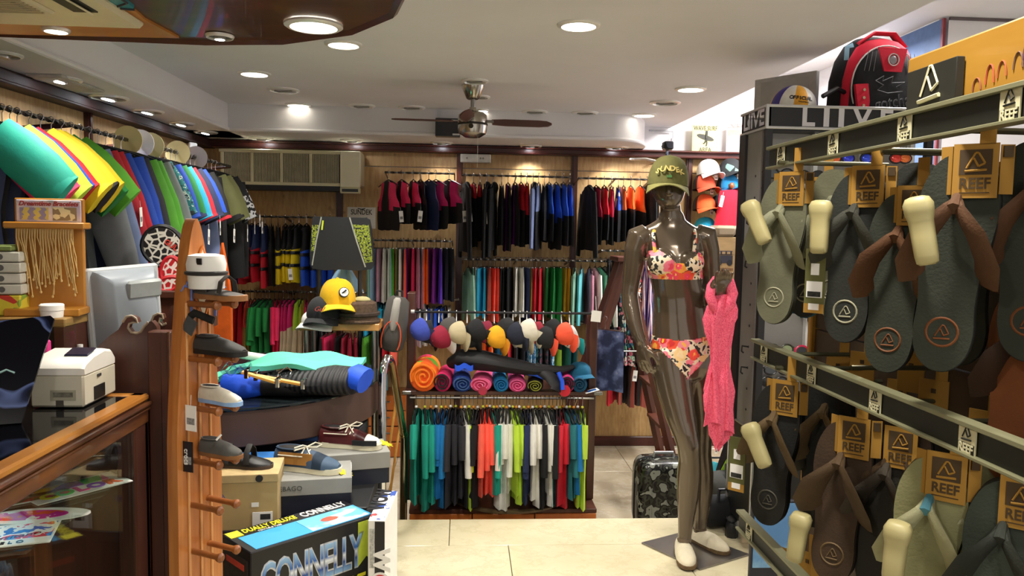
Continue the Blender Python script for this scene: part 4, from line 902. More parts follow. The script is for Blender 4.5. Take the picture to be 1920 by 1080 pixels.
MB().tube([(.3 * 0 + (xpr - xpl) / 2 - .005, -.03, hz), ((xpr - xpl) / 2 - .005, -.03, 0)], .005, 6).build('edge_bead', WORN, pt_)
# till monitor seen from behind
mo = P(230, 640, 2.86); mn = thing('till_monitor', 'grey till monitor seen from behind above the wave-carved board', 'monitor', (mo.x + .02, mo.y, mo.z - .06), (0, -.06, .85))
u = 2.86 / F
GM = M('#8d949b', .4, 0, .04, name='monitor_grey'); GM2 = M('#b9bcbc', .4, 0, .04, name='monitor_pale')
hm = 170 * u; wm = 150 * u
MB().box((0, -.0, hm / 2), (.03 + wm * .78, .03, hm), bev=.008).build('bezel', GM2, mn)
MB().loft([[(x * wm * .39 * k, -.012 - dy, hm / 2 + z * hm * .47 * k2) for x, z in ((-1, -1), (1, -1), (1, .9), (.93, 1), (-.93, 1), (-1, .9))] for k, k2, dy in ((1, 1, 0), (.96, .97, .02), (.66, .8, .075), (.6, .72, .082))]).build('rear_shell', GM, mn)
MB().box((0.03, -.095, hm * .76), (wm * .42, .02, hm * .2), bev=.008, rot=(.2, 0, 0)).build('vent_hump', M('#8c9190', .4), mn)
MB().cyl((0, .0, -.12), (0, 0, .02), .03).box((0, 0, -.12), (.2, .16, .02), bev=.006).build('stand', GM, mn)
# shelf unit behind the counter
su_z = 1.5 - (598 - 425) * 2.70 / F
su = thing('back_shelf_unit', 'low wooden shelf unit behind the counter carrying the bracelet display', 'shelf', (-1.72, 2.70, 0))
x1s = P(150, 600, 2.70).x + 1.72
MB().box((x1s / 2 - .1, .0, su_z - .015), (x1s + .2, .2, .03), bev=.004).build('top_board', wood('#8a6a38', '#b08c50', (1.5, 6, 6), .4), su)
MB().box((x1s / 2 - .1, 0, su_z - .2), (x1s + .2, .2, .02), bev=.003).box((x1s / 2 - .1, .09, su_z / 2), (x1s + .2, .02, su_z - .03)).build('lower_board', DKWOOD, su)
for x in (-.2, x1s - .02): MB().box((x, 0, su_z / 2 - .015), (.03, .2, su_z - .03)).build('side_board', DKWOOD, su)
MB().box((x1s - .12, -.096, su_z - .09), (.3, .01, .15)).build('glass_front', glass(), su)
def shelf_pt(px, Y=2.95): return P(px, 600, Y).x
# bracelet display
bx_ = P(92, 585, 2.70).x; u = 2.70 / F
bd = thing('bracelet_display', 'honey-coloured wooden bracelet display with hanging cords and printed header', 'display', (bx_, 2.70, su_z), (0, 0, .12))
HN = wood('#a86c1e', '#c88a34', (5, 5, 1.5), .4, .2)
MB().box((0, 0, 7 * u), (125 * u, .12, 14 * u), bev=.004).build('base', HN, bd)
MB().box((0, .03, 85 * u), (115 * u, .02, 150 * u), bev=.004).build('back_board', HN, bd)
MB().box((0, .01, 162 * u), (134 * u, .07, 12 * u), bev=.004).build('ledge', HN, bd)
MB().box((0, .035, 188 * u), (116 * u, .016, 46 * u), bev=.003).build('header_board', HN, bd)
sg = MB().box((0, .024, 188 * u), (108 * u, .006, 40 * u), bev=.002).build('header_sign', pattern('lilac_print', 9, [(0, '#8890b8'), (.42, '#b8b0c8'), (.55, '#d8cfd0'), (.66, '#9aa0a8')], 'noise', interp='LINEAR'), bd)
text(sg, 'Dreamtime Bracelets', 11.5 * u, M('#a02c24', .6), (0, .0205, 201 * u), name='header_lettering', shear=.3, bold=.0006)
MB().box((-24 * u, .021, 183 * u), (48 * u, .002, 22 * u)).build('text_block', pattern('small_yellow_text', 30, [(0, '#c9bc62'), (.5, '#8a86a8')], 'wave', stretch=(.3, 1, 3), detail=3), sg)
MB().box((27 * u, .021, 183 * u), (40 * u, .002, 24 * u)).build('legend_table', pattern('small_legend_table', 60, [(0, '#d9d2a6'), (.45, '#8a7a5a')], 'voro'), sg)
CORD = M('#d9b878', .7, 0, .1, name='pale_cord')
for i in range(22):
    rr = random.Random(i); x = (-47 + i * 4.3) * u; l = (78 + rr.random() * 48) * u
    x2 = x + rr.uniform(-12, 12) * u
    MB().tube([(x, -.012, 157 * u), (x, -.016, 140 * u), ((x + x2) / 2 + .004 * math.sin(i), .002, 157 * u - l * .6), (x2, .006, 157 * u - l)], .0017, 4).tube([(x + .004, -.012, 157 * u), ((x + x2) / 2 - .004, .0, 157 * u - l * .55), (x2 + rr.uniform(-.012, .012), .004, 157 * u - l * .97)], .0014, 4).ell((x2, .005, 157 * u - l), (.004, .004, .005), 6, 4).build('bracelet_cord', CORD, bd)
# cartons stacked at the left edge
zb_ = su_z
for i, (h, c, lb) in enumerate(((.07, '#c9a83a', 'colourful fruit-printed carton at the bottom of the left stack'), (.035, '#c8c6b8', 'lowest grey slim carton of the left stack'), (.035, '#cdcabc', 'second grey slim carton of the left stack'), (.035, '#c4c2b4', 'third grey slim carton of the left stack'), (.035, '#cac8ba', 'topmost grey slim carton of the left stack'), (.02, '#7a8a4a', 'small striped packet on top of the carton stack'))):
    t = thing('carton', lb, 'box', (P(6, 590, 2.7).x + .004 * (i % 2), 2.7, zb_), (0, 0, .1 + .03 * (i % 3)))
    o = MB().box((0, 0, h / 2), (.16 if i < 5 else .1, .12, h - .002), bev=.004).build('carton', M(c, .6) if i else pattern('fruit_print', 18, [(0, '#d9c83a'), (.4, '#e8e0c0'), (.6, '#c83a2a'), (.8, '#8aa83a')], 'voro'), t)
    if 0 < i < 5: MB().cyl((.02, -.0605, h / 2), (.02, -.062, h / 2), .01, n=12).build('round_mark', M('#5a5a56', .6), o)
    zb_ += h + .001
# white tub and small bottles
p = P(123, 612, 2.72); t = thing('white_tub', 'small round white tub with lid in front of the bracelet display', 'tub', (p.x, 2.635, su_z))
MB().lathe([(.033, 0), (.035, .022)], 20).build('tub', PAPER, t); MB().lathe([(.037, .023), (.037, .04), (.033, .044)], 20).build('lid', PAPER, t)
for i, (px, h) in enumerate(((96, .05), (104, .055), (113, .06), (122, .065), (131, .075), (142, .09), (150, .1))):
    t = thing('small_bottle', f'small white bottle, {nth(i + 1)} from the left on the lower shelf', 'bottle', (P(px, 640, 2.68).x, 2.68, su_z - .19), group='small white bottles on the lower shelf')
    MB().lathe([(.016, 0), (.017, .004), (.017, h * .6), (.008, h * .7)], 14).build('bottle', M('#e4e2cc', .4), t); MB().lathe([(.009, h * .7), (.009, h * .92)], 12).build('cap', WHITE, t)
t = thing('pink_packet', 'bright pink packet standing beside the dark screen', 'packet', (P(80, 650, 2.5).x, 2.5, zc)); MB().box((0, 0, .085), (.04, .03, .17), bev=.004).build('packet', M('#e03a8a', .5), t); MB().cyl((0, -.0155, .14), (0, -.017, .14), .012).build('gold_dot', M('#d8b03a', .5), t)
# net-printed sports bags on a dark table behind the till
RKT = newmat('white_net_print'); mt, nt, b = RKT; co = coords(nt); n = nd(nt, 'ShaderNodeTexVoronoi', feature='DISTANCE_TO_EDGE'); n.inputs['Scale'].default_value = 34; nt.links.new(co, n.inputs['Vector'])
nt.links.new(ramp(nt, n.outputs[0], [(0, '#d8d4c8'), (.1, '#d8d4c8'), (.13, '#17161a')]), b.inputs['Base Color'])
RKR = RKT[0].copy(); [setattr(e, 'color', lin(c)) for e, c in zip([x for x in RKR.node_tree.nodes if x.type == 'VALTORGB'][0].color_ramp.elements, ('#e8d8d0', '#e8d8d0', '#b81c24'))]
tb_ = thing('dark_side_table', 'dark side table carrying the net-printed rackets behind the till', 'table', (P(320, 545, 3.3).x, 3.3, 0))
zt2 = P(320, 540, 3.3).z
MB().box((0, 0, zt2 - .015), (.34, .3, .03), bev=.004).build('table_top', DKWOOD, tb_); MB().box((0, 0, zt2 - .1), (.3, .26, .14)).box((0, 0, .4), (.28, .22, .8)).build('body', DKWOOD, tb_)
def racket(px0, py0, px1, py1, hw, mat, rim, Y, label):
    a, b_ = P(px0, py0, Y), P(px1, py1, Y); c = (a + b_) / 2; t = thing('beach_racket', label, 'racket', c)
    d = (b_ - a) / 2; L = d.length; ang = math.atan2(d.z, d.x); T = Matrix.Rotation(PI / 2, 4, 'X') @ Matrix.Rotation(ang, 4, 'Z')
    ol = [(L * math.cos(x), hw * Y / F * math.sin(x) * (1 - .25 * math.cos(x))) for x in [2 * PI * i / 30 for i in range(30)]]
    MB().prism(ol, -.006, .006, T=T).build('net_face', mat, t); MB().tube([T @ V((x, y, 0)) for x, y in ol], .01, 6, closed=True, up=(0, 1, 0)).build('rim', rim, t)
    return t
rk1 = racket(276, 436, 350, 500, 34, RKT[0], BLACK, 3.3, 'black racket with white net print leaning behind the till monitor')
text(rk1, 'GUL', .03, M('#c8382c', .6), (.02, -.01, .02), (PI / 2, .6, 0), .001, bold=.001)
racket(304, 500, 340, 512, 22, RKR, M('#c01c28', .5), 3.24, 'red racket with white net print leaning low behind the monitor')
racket(300, 538, 340, 525, 12, RKR, M('#c8242c', .5), 3.2, 'small red net-printed racket lying on the dark side table')
# ---------------------------------------------------------------- surfboard-shaped sandal rack
ys_ = 2.32; us = ys_ / F
bc = P(368, 1000, ys_); sr = thing('sandal_rack', 'tall surfboard-shaped wooden rack with round pegs for sandals', 'rack', (bc.x, ys_, 0), (0, 0, 1.08))
top = P(370, 410, ys_).z
half = lambda z: .084 * min(1, max(0.001, (top - z) / .62)) ** .5 * (1 - .1 * max(0, (z - .9)) ) 
zs2 = [0] + [top * i / 14 for i in range(1, 10)] + [top - .62 + .62 * (1 - (1 - i / 12) ** 2) for i in range(1, 13)]
zs2 = sorted(set(z for z in zs2 if z <= top))
ol = [(half(z), z) for z in zs2] + [(-half(z), z) for z in zs2[::-1]]
SURF = wood('#9a5422', '#d08a48', (14, 14, .7), .35, .25)
MB().prism(ol, -.02, .02, T=RX).build('board', SURF, sr)
for x in (-.045, .0, .04): MB().box((x, -.022, top * .42), (.008, .006, top * .84), bev=.002).build('pale_stringer', wood('#c98a50', '#dda468', (14, 14, .7), .35), sr)
em = MB().prism([(.022 * math.sin(PI * t) * (1 if k == 0 else -1) + .016, top - .29 + .2 * t) for k, rg in ((0, [i / 10 for i in range(11)]), (1, [i / 10 for i in range(10, -1, -1)])) for t in rg], .0, .004, T=Matrix.Translation((0, -.021, 0)) @ RX).build('surf_emblem', M('#eee0c8', .5), sr)
MB().tube([(.032 * math.sin(PI * t) * (1 if k == 0 else -1) + .016, -.0235, top - .3 + .22 * t) for k, rg in ((0, [i / 10 for i in range(11)]), (1, [i / 10 for i in range(10, -1, -1)])) for t in rg], .0035, 5).build('orange_outline', M('#c8702a', .5), sr)
for sx in (-.03, .062):
    mb = MB().tube([(sx, -.024, top - .29), (sx + .004, -.024, top - .2)], .004, 5)
    for a in range(5): mb.tube([(sx + .004, -.024, top - .2), (sx + .004 + .028 * math.cos(.3 + a * .63), -.024, top - .2 + .022 * math.sin(.3 + a * .63)), (sx + .004 + .04 * math.cos(.3 + a * .63), -.024, top - .215 + .022 * math.sin(.3 + a * .63))], .003, 4)
    mb.build('palm_print', M('#5a6aa8', .6), sr)
PEG = wood('#7a4420', '#a0602c', (10, 10, 10), .4)
def peg(zpy, L=.12):
    z = P(400, zpy, ys_).z
    for x in (-.035, .03): MB().lathe([(.009, 0), (.0085, L * .8), (.013, L * .88), (.014, L * .95), (.008, L)], 12, T=Matrix.Translation((x, -.02, z)) @ RX).build('peg', PEG, sr)
    return z
pegz = [peg(q) for q in (567, 668, 758, 855, 937, 1022)]
# shoes -------------------------------------------------------------------------------------------------
def shoe(name, label, loc, rot, L, upper, sole, opening='#1a1614', lace=None, group=None, hgt=1., toe=None, cat='shoe', parent_tag=None, strap=None):
    t = thing(name, label, cat, loc, rot, group); k = L / .28
    out = [(-.135, .0), (-.128, .022), (-.1, .034), (-.04, .033), (.02, .04), (.07, .05), (.11, .044), (.135, .024), (.142, 0), (.135, -.024), (.11, -.04), (.07, -.044), (.02, -.036), (-.04, -.032), (-.1, -.034), (-.128, -.022)]
    MB().prism([(x * k, y * k) for x, y in out], 0, .022 * k).build('sole', sole, t)
    rings = []
    for x, w2, h in ((-.132, .012, .06), (-.125, .025, .078), (-.1, .033, .085), (-.04, .034, .082), (.0, .036, .084), (.04, .042, .074), (.08, .046, .058), (.115, .036, .046), (.135, .016, .034)):
        rings.append([(x * k, w2 * k * math.cos(a), .02 * k + (h * hgt - .02) * k * max(0, math.sin(a)) ** .75) for a in [PI * q / 12 for q in range(13)]])
    MB().loft(rings[:7] if toe else rings).build('upper', upper, t)
    if toe: MB().loft(rings[5:]).build('toe_cap', toe, t)
    MB().ell((-.062 * k, 0, .083 * k * hgt), (.055 * k, .026 * k, .008 * k), 16, 6).build('opening', M(opening, .8), t)
    MB().tube([(-.125 * k, 0, .08 * k * hgt)] + [(-.062 * k + .058 * k * math.cos(a), .029 * k * math.sin(a), .085 * k * hgt) for a in [PI - i * PI / 8 for i in range(17)]], .004 * k, 5).build('collar', upper, t)
    if lace:
        for i in range(3): MB().tube([((-.005 + i * .018) * k, -.033 * k, (.07 - i * .007) * k), ((-.002 + i * .018) * k, 0, (.094 - i * .012) * k), ((-.005 + i * .018) * k, .033 * k, (.07 - i * .007) * k)], .0032 * k, 5).build('lace', lace, t)
        MB().tube([(.0, .0, .092 * k), (.0, -.03 * k, .105 * k), (-.02 * k, -.055 * k, .1 * k), (-.03 * k, -.04 * k, .085 * k), (0, 0, .09 * k), (.02 * k, .035 * k, .1 * k), (.04 * k, .05 * k, .09 * k), (.03 * k, .025 * k, .085 * k), (0, 0, .09 * k), (.03 * k, -.03 * k, .07 * k)], .003 * k, 5).build('lace_bow', lace, t)
        MB().tube([(x * k, s * .036 * k, .062 * k) for s in (-1, 1) for x in ((-.1, -.05, 0) if s < 0 else (0, -.05, -.1))], .0025 * k, 4).build('side_cord', lace, t)
    if strap:
        for x in (-.03, .05): MB().tube([(x * k, -.046 * k, .03 * k), (x * k, -.035 * k, .075 * k), (x * k, 0, .098 * k), (x * k, .035 * k, .075 * k), (x * k, .046 * k, .03 * k)], [(.004 * k, .013 * k)] * 5, 6, up=(0, 0, 1)).build('strap', strap, t)
    return t
def onpeg(i, dx=0., dz=.014): 
    m = Matrix.Translation((bc.x, ys_, 0)) @ Matrix.Rotation(1.08, 4, 'Z'); return m @ V((dx, -.1, pegz[i] + dz))
GSOLE = M('#8a5c34', .8); RUB = M('#1c1a1a', .6, 0, .1, name='dark_rubber')
t = shoe('strap_sandal', 'grey strap sandal stuffed with white paper on the top rack peg', onpeg(0), (0, 0, -.5), .2, M('#55514e', .8), wood('#8a5a34', '#b07a4a', (6, 6, 6), .7), strap=M('#3a3532', .8), hgt=.5)
MB().lathe([(.05, .03), (.052, .06), (.056, .1), (.05, .125), (.03, .13)], 20, T=Matrix.Translation((-.045, 0, 0))).build('paper_stuffing', PAPER, t); MB().tube([(-.045 + .055 * math.cos(a), .055 * math.sin(a), .075) for a in [2 * PI * i / 20 for i in range(20)]], (.006), 6, closed=True).build('ankle_strap', M('#2e2b28', .8), t); MB().box((-.02, -.05, .11), (.018, .004, .018)).build('square_mark', BLACK, t)
t = shoe('closed_sandal', 'dark grey closed sandal with hanging label on the second rack peg', onpeg(1), (0, 0, -.45), .19, M('#3b3a38', .75), RUB, hgt=.9); MB().tube([(-.11 + .0, -.04, .08), (-.06, -.03, .12), (0, -.02, .1)], [(.012, .006)] * 3, 6).build('heel_strap', M('#161616', .8), t); MB().box((-.06, -.05, .085), (.04, .004, .045), rot=(0, .5, 0)).build('card_label', M('#4a4c4e', .7), t)
t = shoe('child_shoe', 'small white and pale blue shoe with white price tag on the third peg', onpeg(2), (0, 0, -.5), .16, M('#d8d2c0', .7), M('#8fb4e0', .5)); price_tag(t, (-.05, -.06, .0), (.042, .075))
t = shoe('child_shoe', 'small grey felt shoe with black label on the fourth peg', onpeg(3), (0, 0, -.4), .15, M('#55534f', .85), GSOLE, hgt=1.1); price_tag(t, (-.07, -.055, .05), (.04, .09), BLACK); MB().tube([(.02, -.04, .06), (.03, -.03, .075)], .003, 5).build('white_stitch', PAPER, t); text(t, 'crocs', .022, WHITE, (-.072, -.0575, .005), (PI / 2, PI / 2, 0), .001)
# ================================================================ round table, its boxes and shoes
tc = V((-1.12, 3.82, 0)); tr = .71; ztb = .75; zp = .41
rt = thing('round_table', 'round table with glass top over a dark brown apron', 'table', tc)
BRN = M('#4a342c', .45, 0, .06, 3, name='brown_laminate')
MB().lathe([(tr, ztb - .012), (tr + .004, ztb - .006), (tr, ztb), (.001, ztb)], 64).build('glass_top', M('#1d2326', .05, 0, .02, name='dark_glass_top'), rt)
MB().lathe([(tr - .01, ztb - .165), (tr - .005, ztb - .16), (tr - .005, ztb - .014), (tr - .03, ztb - .014)], 64).build('apron', BRN, rt)
MB().lathe([(.3, zp), (.3, ztb - .16)], 32).build('pedestal', BLACK, rt)

pl_ = thing('low_platform', 'low black platform under the round table carrying the shoe boxes', 'platform', (-.92, 3.34, 0))
MB().box((0, 0, zp - .02), (1.12, .78, .04), bev=.004).build('top', M('#141416', .5), pl_)
MB().box((0, .02, zp / 2 - .02), (1.04, .7, zp - .04)).build('body', M('#111113', .6), pl_)
# cloth and wetsuit on the table
MINT = M('#5cc7a6', .85, 0, .06, 5, .2)
pc = P(555, 700, 3.55); mt_ = thing('mint_cloth', 'folded mint green cloth lying over the wetsuit on the round table', 'cloth', (pc.x, 3.55, ztb + .07), (0, 0, -.05))
u = 3.5 / F
def fc(x, y, z): 
    return z + .008 * math.sin(x * 7 + y * 5) + .006 * math.sin(x * 3 - y * 11)
MB().sheet(lambda a, b: ((a - .5) * 240 * u, (b - .5) * .36, .05 + fc(a * 2, b, 0) - .12 * max(0, .25 - a) - .05 * max(0, abs(b - .5) - .3) + .028 * math.sin(PI * a) ), 22, 14, 0, .022).build('cloth', MINT, mt_)
MB().sheet(lambda a, b: (-.29 - a * .26 + .1, (b - .5) * .26 - .05, .0 + .012 * math.sin(a * 8 + b * 5) - .035 * a), 10, 8, 0, .012).build('loose_end', MINT, mt_)
ws = thing('rolled_wetsuit', 'rolled black wetsuit with bright blue cuffs on the round table', 'wetsuit', (P(590, 735, 3.42).x, 3.42, ztb))
RIB = newmat('ribbed_black_neoprene'); mtR, nt, b = RIB; co = coords(nt, (1, .3, .6), (0, 0, .5)); n = nd(nt, 'ShaderNodeTexWave'); n.inputs['Scale'].default_value = 16; n.inputs['Distortion'].default_value = .5; nt.links.new(co, n.inputs['Vector']); nt.links.new(ramp(nt, n.outputs['Fac'], [(.2, '#0d0d10'), (.8, '#1d1d20')]), b.inputs['Base Color']); bumpto(nt, b, n.outputs['Fac'], .5, .008); b.inputs['Roughness'].default_value = .6
u = 3.42 / F
BLU = neo('#1350d8')
MB().tube([(-130 * u, .03, .03), (-90 * u, .02, .045), (-20 * u, 0, .06), (40 * u, 0, .066), (75 * u, -.02, .066)], [(.03, .05), (.045, .1), (.06, .13), (.066, .13), (.06, .1)], 16).build('roll', mtR, ws)
MB().tube([(60 * u, -.02, .07), (80 * u, -.03, .085), (97 * u, -.05, .07)], [(.045, .06), (.055, .075), (.058, .06)], 12).build('blue_cuff', BLU, ws)
MB().tube([(-160 * u, -.06, .05), (-120 * u, -.07, .045), (-85 * u, -.06, .05)], [(.05, .04), (.055, .06), (.04, .04)], 10).build('blue_sleeve_end', BLU, ws)
MB().tube([(-90 * u, -.06, .05), (-30 * u, -.05, .05), (30 * u, -.02, .05)], [(.045, .05), (.05, .07), (.04, .05)], 10).build('black_sleeve', neo('#111114'), ws)
HW = wood('#c98a30', '#e2ac58', (1.5, 8, 8), .4, .2)
for i, (xa, ya, xb, yb2) in enumerate(((468, 702, 570, 752), (455, 698, 522, 722))):
    a, b_ = P(xa, ya, 3.3 - .05 * i), P(xb, yb2 - (24 if i == 0 else 4), 3.26 - .05 * i); a.z = max(a.z, ztb + .1); b_.z = max(b_.z, ztb + .075)
    t = thing('clip_hanger', ('longer' if i == 0 else 'shorter') + ' wooden clip hanger lying on the rolled wetsuit', 'hanger', a); d = b_ - a
    MB().tube([V((0, 0, 0)), d], [(.009, .013)] * 2, 6).build('bar', HW, t)
    for k in (.12, .98): MB().box(tuple(d * k), (.018, .03, .04), bev=.003).tube([d * k + V((0, 0, .02)), d * k + V((.02, -.02, .03))], .003, 5).build('clip', CHROME, t)
    if i == 0: MB().tube([d * .5, d * .5 + V((.01, .0, .03)), d * .5 + V((.04, .02, .05)), d * .5 + V((.06, .01, .035)), d * .5 + V((.055, 0, .02))], .0028, 6).build('hook', CHROME, t)
for i, (px, py) in enumerate(((440, 690), (535, 712))):
    p = P(px, py, 3.34); p.z = max(p.z, ztb + .09); t = thing('crumpled_film', ('crumpled clear film beside the blue sleeve end', 'crumpled clear film under the hanger clip on the mint cloth')[i], 'film', p)
    MB().sheet(lambda a, b: ((a - .5) * .13, (b - .5) * .09, .018 * math.sin(a * 9 + b * 7 + i) + .012 * math.sin(b * 13 - a * 6)), 12, 10, 0, .001).build('film', glass('clear_film', '#f4f6f8', .12), t)
a, b_ = P(412, 652, 3.75), P(520, 680, 3.7); a.z, b_.z = ztb + .135, ztb + .1; t = thing('paper_roll', 'white paper roll behind the mint cloth on the round table', 'roll', a); MB().cyl((0, 0, 0), b_ - a, .02).build('roll', PAPER, t); MB().cyl((b_ - a) * 1.0, (b_ - a) * 1.01, .012).build('hollow_end', M('#8a8880', .8), t); 
# shoe boxes under the table
def shoebox(label, px, py, Y, w_, d_, h_, ang, body, lid, z=zp, lidh=.04, kind='shoe_box'):
    p = P(px, py, Y); t = thing(kind, label, 'shoe box', (p.x, Y, z), (0, 0, ang))
    MB().box((0, 0, (h_ - lidh) / 2), (w_ - .008, d_ - .008, h_ - lidh)).build('box_body', body, t); MB().box((0, 0, h_ - lidh / 2), (w_, d_, lidh), bev=.002).build('lid', lid, t); return t
GRYB = M('#8f8e88', .6, 0, .04, name='grey_card'); NAVB = M('#12182a', .6, 0, .05, name='navy_card'); KRAFT = M('#b49a68', .75, 0, .05, name='kraft_card'); BLUB = M('#1f5c9c', .6, 0, .06, name='blue_card')
u = 2.95 / F
b1 = shoebox('grey shoe box with navy body under the blue boat shoe', 575, 920, 2.98, .34, .22, .135, .16, NAVB, GRYB, lidh=.06)
text(b1, 'SEBAGO', .026, M('#4a4a48', .7), (-.06, -.1105, .103)); text(b1, 'SEBAGO', .02, M('#55554f', .7), (.171, -.03, .118), (PI / 2, 0, PI / 2))
MB().cyl((.17, -.04, .09), (.172, -.04, .09), .012).build('finger_hole', BLACK, b1); o = MB().prism([(-.02, .078), (.1, .078), (.1, .13), (.06, .125), (.02, .1)], .1705, .172, T=Matrix(((0, 0, 1, 0), (1, 0, 0, 0), (0, 1, 0, 0), (0, 0, 0, 1)))).build('white_end_label', PAPER, b1); MB().box((.1725, .06, .095), (.001, .03, .02)).build('barcode', M('#3a3a3a', .8, 0, .6, 160), o)
b2 = shoebox('second grey shoe box with navy body under the red and white boat shoe', 655, 880, 3.3, .32, .21, .135, .25, NAVB, GRYB, lidh=.07)
text(b2, 'SEBAGO', .02, M('#55554f', .7), (.161, -.03, .118), (PI / 2, 0, PI / 2)); MB().cyl((.16, -.04, .085), (.162, -.04, .085), .012).build('finger_hole', BLACK, b2)
b3 = shoebox('plain kraft shoe box standing on a black carton beside the sandal rack', 462, 950, 2.83, .25, .2, .2, .12, KRAFT, M('#b9a070', .75), lidh=.03)
shoebox('black carton carrying the kraft shoe box in the shade of the rack', 462, 950, 2.83, .25, .2, zp - .001, .12, BLACK, M('#1a1a1e', .6), z=0, kind='carton')
MB().cyl((.06, -.1, .185), (.06, -.104, .185), .013).build('finger_hole', BLACK, b3); o = MB().box((.07, -.1005, .035), (.07, .002, .055)).build('paper_label', PAPER, b3); MB().box((.08, -.102, .045), (.035, .001, .02)).build('barcode', M('#2a2a2a', .8, 0, .6, 160), o); MB().box((.045, -.1008, .09), (.025, .0015, .016)).build('white_sticker', PAPER, b3)
MB().lathe([(.014, 0), (.011, 0)], 6, T=Matrix.Translation((-.07, -.101, .12)) @ RX, cap=False).cyl((-.07, -.1, .12), (-.07, -.1015, .12), .008, n=6).build('recycling_mark', M('#6a5a8a', .7), b3)
shoebox('blue shoe box behind the kraft box under the table', 470, 870, 3.05, .22, .2, .16, .1, BLUB, M('#2a6cb0', .6), lidh=.03)
shoebox('dark blue shoe box deep under the table beside the pedestal', 560, 850, 3.45, .3, .22, .2, 0, NAVB, M('#1b3f74', .6), lidh=.05)
def top_of(o, z): return o.location + V((0, 0, z))
LC = M('#d8d2bc', .8, 0, .03, name='cream_lace'); CSOLE = M('#d6d0b4', .6, 0, .03, name='cream_sole')
shoe('boat_shoe', 'blue and tan boat shoe with cream laces on the nearer grey box', top_of(b1, .137), (0, 0, -.28), .285, M('#33455a', .7, 0, .1, 12), CSOLE, '#1a1614', LC, toe=M('#3b5168', .7, 0, .08, 12))
t = bpy.data.objects['boat_shoe']; MB().sheet(lambda a, b: (-.1 + a * .14, -.039 + .004 * b, .03 + b * .045), 8, 4, 0, .004).build('tan_side_panel', M('#9a6a2c', .6), t)
shoe('boat_shoe', 'dark red, black and white boat shoe with cream laces on the farther grey box', top_of(b2, .137), (0, 0, -.22), .285, M('#4c1a1a', .35), CSOLE, '#140f0e', LC, toe=M('#e2ddd2', .35))
t = bpy.data.objects['boat_shoe.001']; MB().sheet(lambda a, b: (.03 + a * .105, -.05 + .02 * max(0, a - .5), .022 + b * .022), 8, 4, 0, .006).build('black_toe_band', M('#17181c', .4), t)
shoe('boat_shoe', 'black boat shoe with pale laces in the shade behind the red one', V((P(620, 830, 3.62).x, 3.62, zp + .16)), (0, 0, -.15), .29, M('#15130f', .5), RUB, '#0c0a0a', M('#a8a49c', .8))
shoebox('low black shoe box under the black boat shoe', 618, 870, 3.62, .32, .22, .155, -.1, BLACK, M('#1c1c22', .6))
shoe('black_clog', 'black slip-on clog resting on the kraft shoe box', top_of(b3, .192) + V((-.03, .0, 0)), (0, 0, -.1), .26, M('#0f0d0d', .45), M('#3a2c26', .6), strap=M('#16120f', .6), hgt=.75)
YEL = M('#e8d81c', .6, 0, .05, name='yellow_card')
for i, (o, dx, dy, dz) in enumerate(((b1, .14, -.02, .137), (b2, .14, .06, .137))):
    t = thing('star_price_card', ('jagged yellow star card at the toe of the blue boat shoe', 'jagged yellow star card behind the red and white boat shoe')[i], 'price card', o.location + V((dx, dy, dz)), (0, 0, .2))
    MB().prism([((.045 if k % 2 else .028) * math.cos(k * PI / 9), (.045 if k % 2 else .028) * math.sin(k * PI / 9)) for k in range(18)], 0, .002, T=Matrix.Rotation(.35, 4, 'Y')).build('card', YEL, t)
# tow-tube box
yk = 2.42; u = yk / F
SKY = pattern('lake_photo_print', 5, [(0, '#8fa8b8'), (.45, '#a8bcc8'), (.55, '#5a6a50'), (.7, '#7a8a6a')], 'noise', interp='LINEAR'); CYAN = M('#3aa0d8', .4, 0, .08, 6, name='cyan_print'); BK = M('#15151a', .35, 0, .05, name='black_gloss_card'); YP = M('#e6dc2a', .5, 0, .02, name='yellow_print')
pA = P(470, 1037, yk); pB = PZ(704, 965, pA.z); pC = PZ(422, 1000, pA.z)
wB = (pB - pA).length; angB = math.atan2(pB.y - pA.y, pB.x - pA.x); dB = min(.3, (pC - pA).length); hB = pA.z
kb_ = thing('tow_tube_box', 'large black and blue boxed tow tube with big metallic lettering', 'box', (pA.x, pA.y, 0), (0, 0, angB))
MB().box((wB / 2, dB / 2, hB / 2), (wB, dB, hB), bev=.003).build('carton', BK, kb_)
MB().box((wB / 2 + .01, dB * .36, hB + .0005), (wB - .03, dB * .6, .002)).build('cyan_band', CYAN, kb_)
o = MB().box((wB * .73, dB * .36, hB + .0015), (wB * .48, dB * .56, .002)).build('wake_picture', pattern('wake_print', 6, [(0, '#3a94b8'), (.5, '#6ab0c8'), (.62, '#e8eef0')], 'noise', interp='LINEAR'), kb_)
MB().ell((wB * .7, dB * .36, hB + .003), (.035, .02, .003), 12, 4).build('rider_figure', M('#c8503a', .6), o); MB().ell((wB * .8, dB * .4, hB + .003), (.06, .014, .003), 14, 4).build('white_tube', WHITE, o)
text(kb_, 'CONNELLY', .058, WHITE, (wB * .77, dB - .035, hB + .001), (0, 0, 0), bold=.001, fit=wB * .38); text(kb_, 'DUALLY DELUXE', .045, YP, (wB * .33, dB - .032, hB + .001), (0, 0, 0), bold=.001, fit=wB * .42, shear=.15)
text(kb_, 'TOWABLE TUBE', .012, WHITE, (wB * .3, dB - .062, hB + .002), (0, 0, 0)); MB().box((wB * .06, dB - .035, hB + .001), (.045, .05, .002)).build('yellow_badge', YP, kb_)
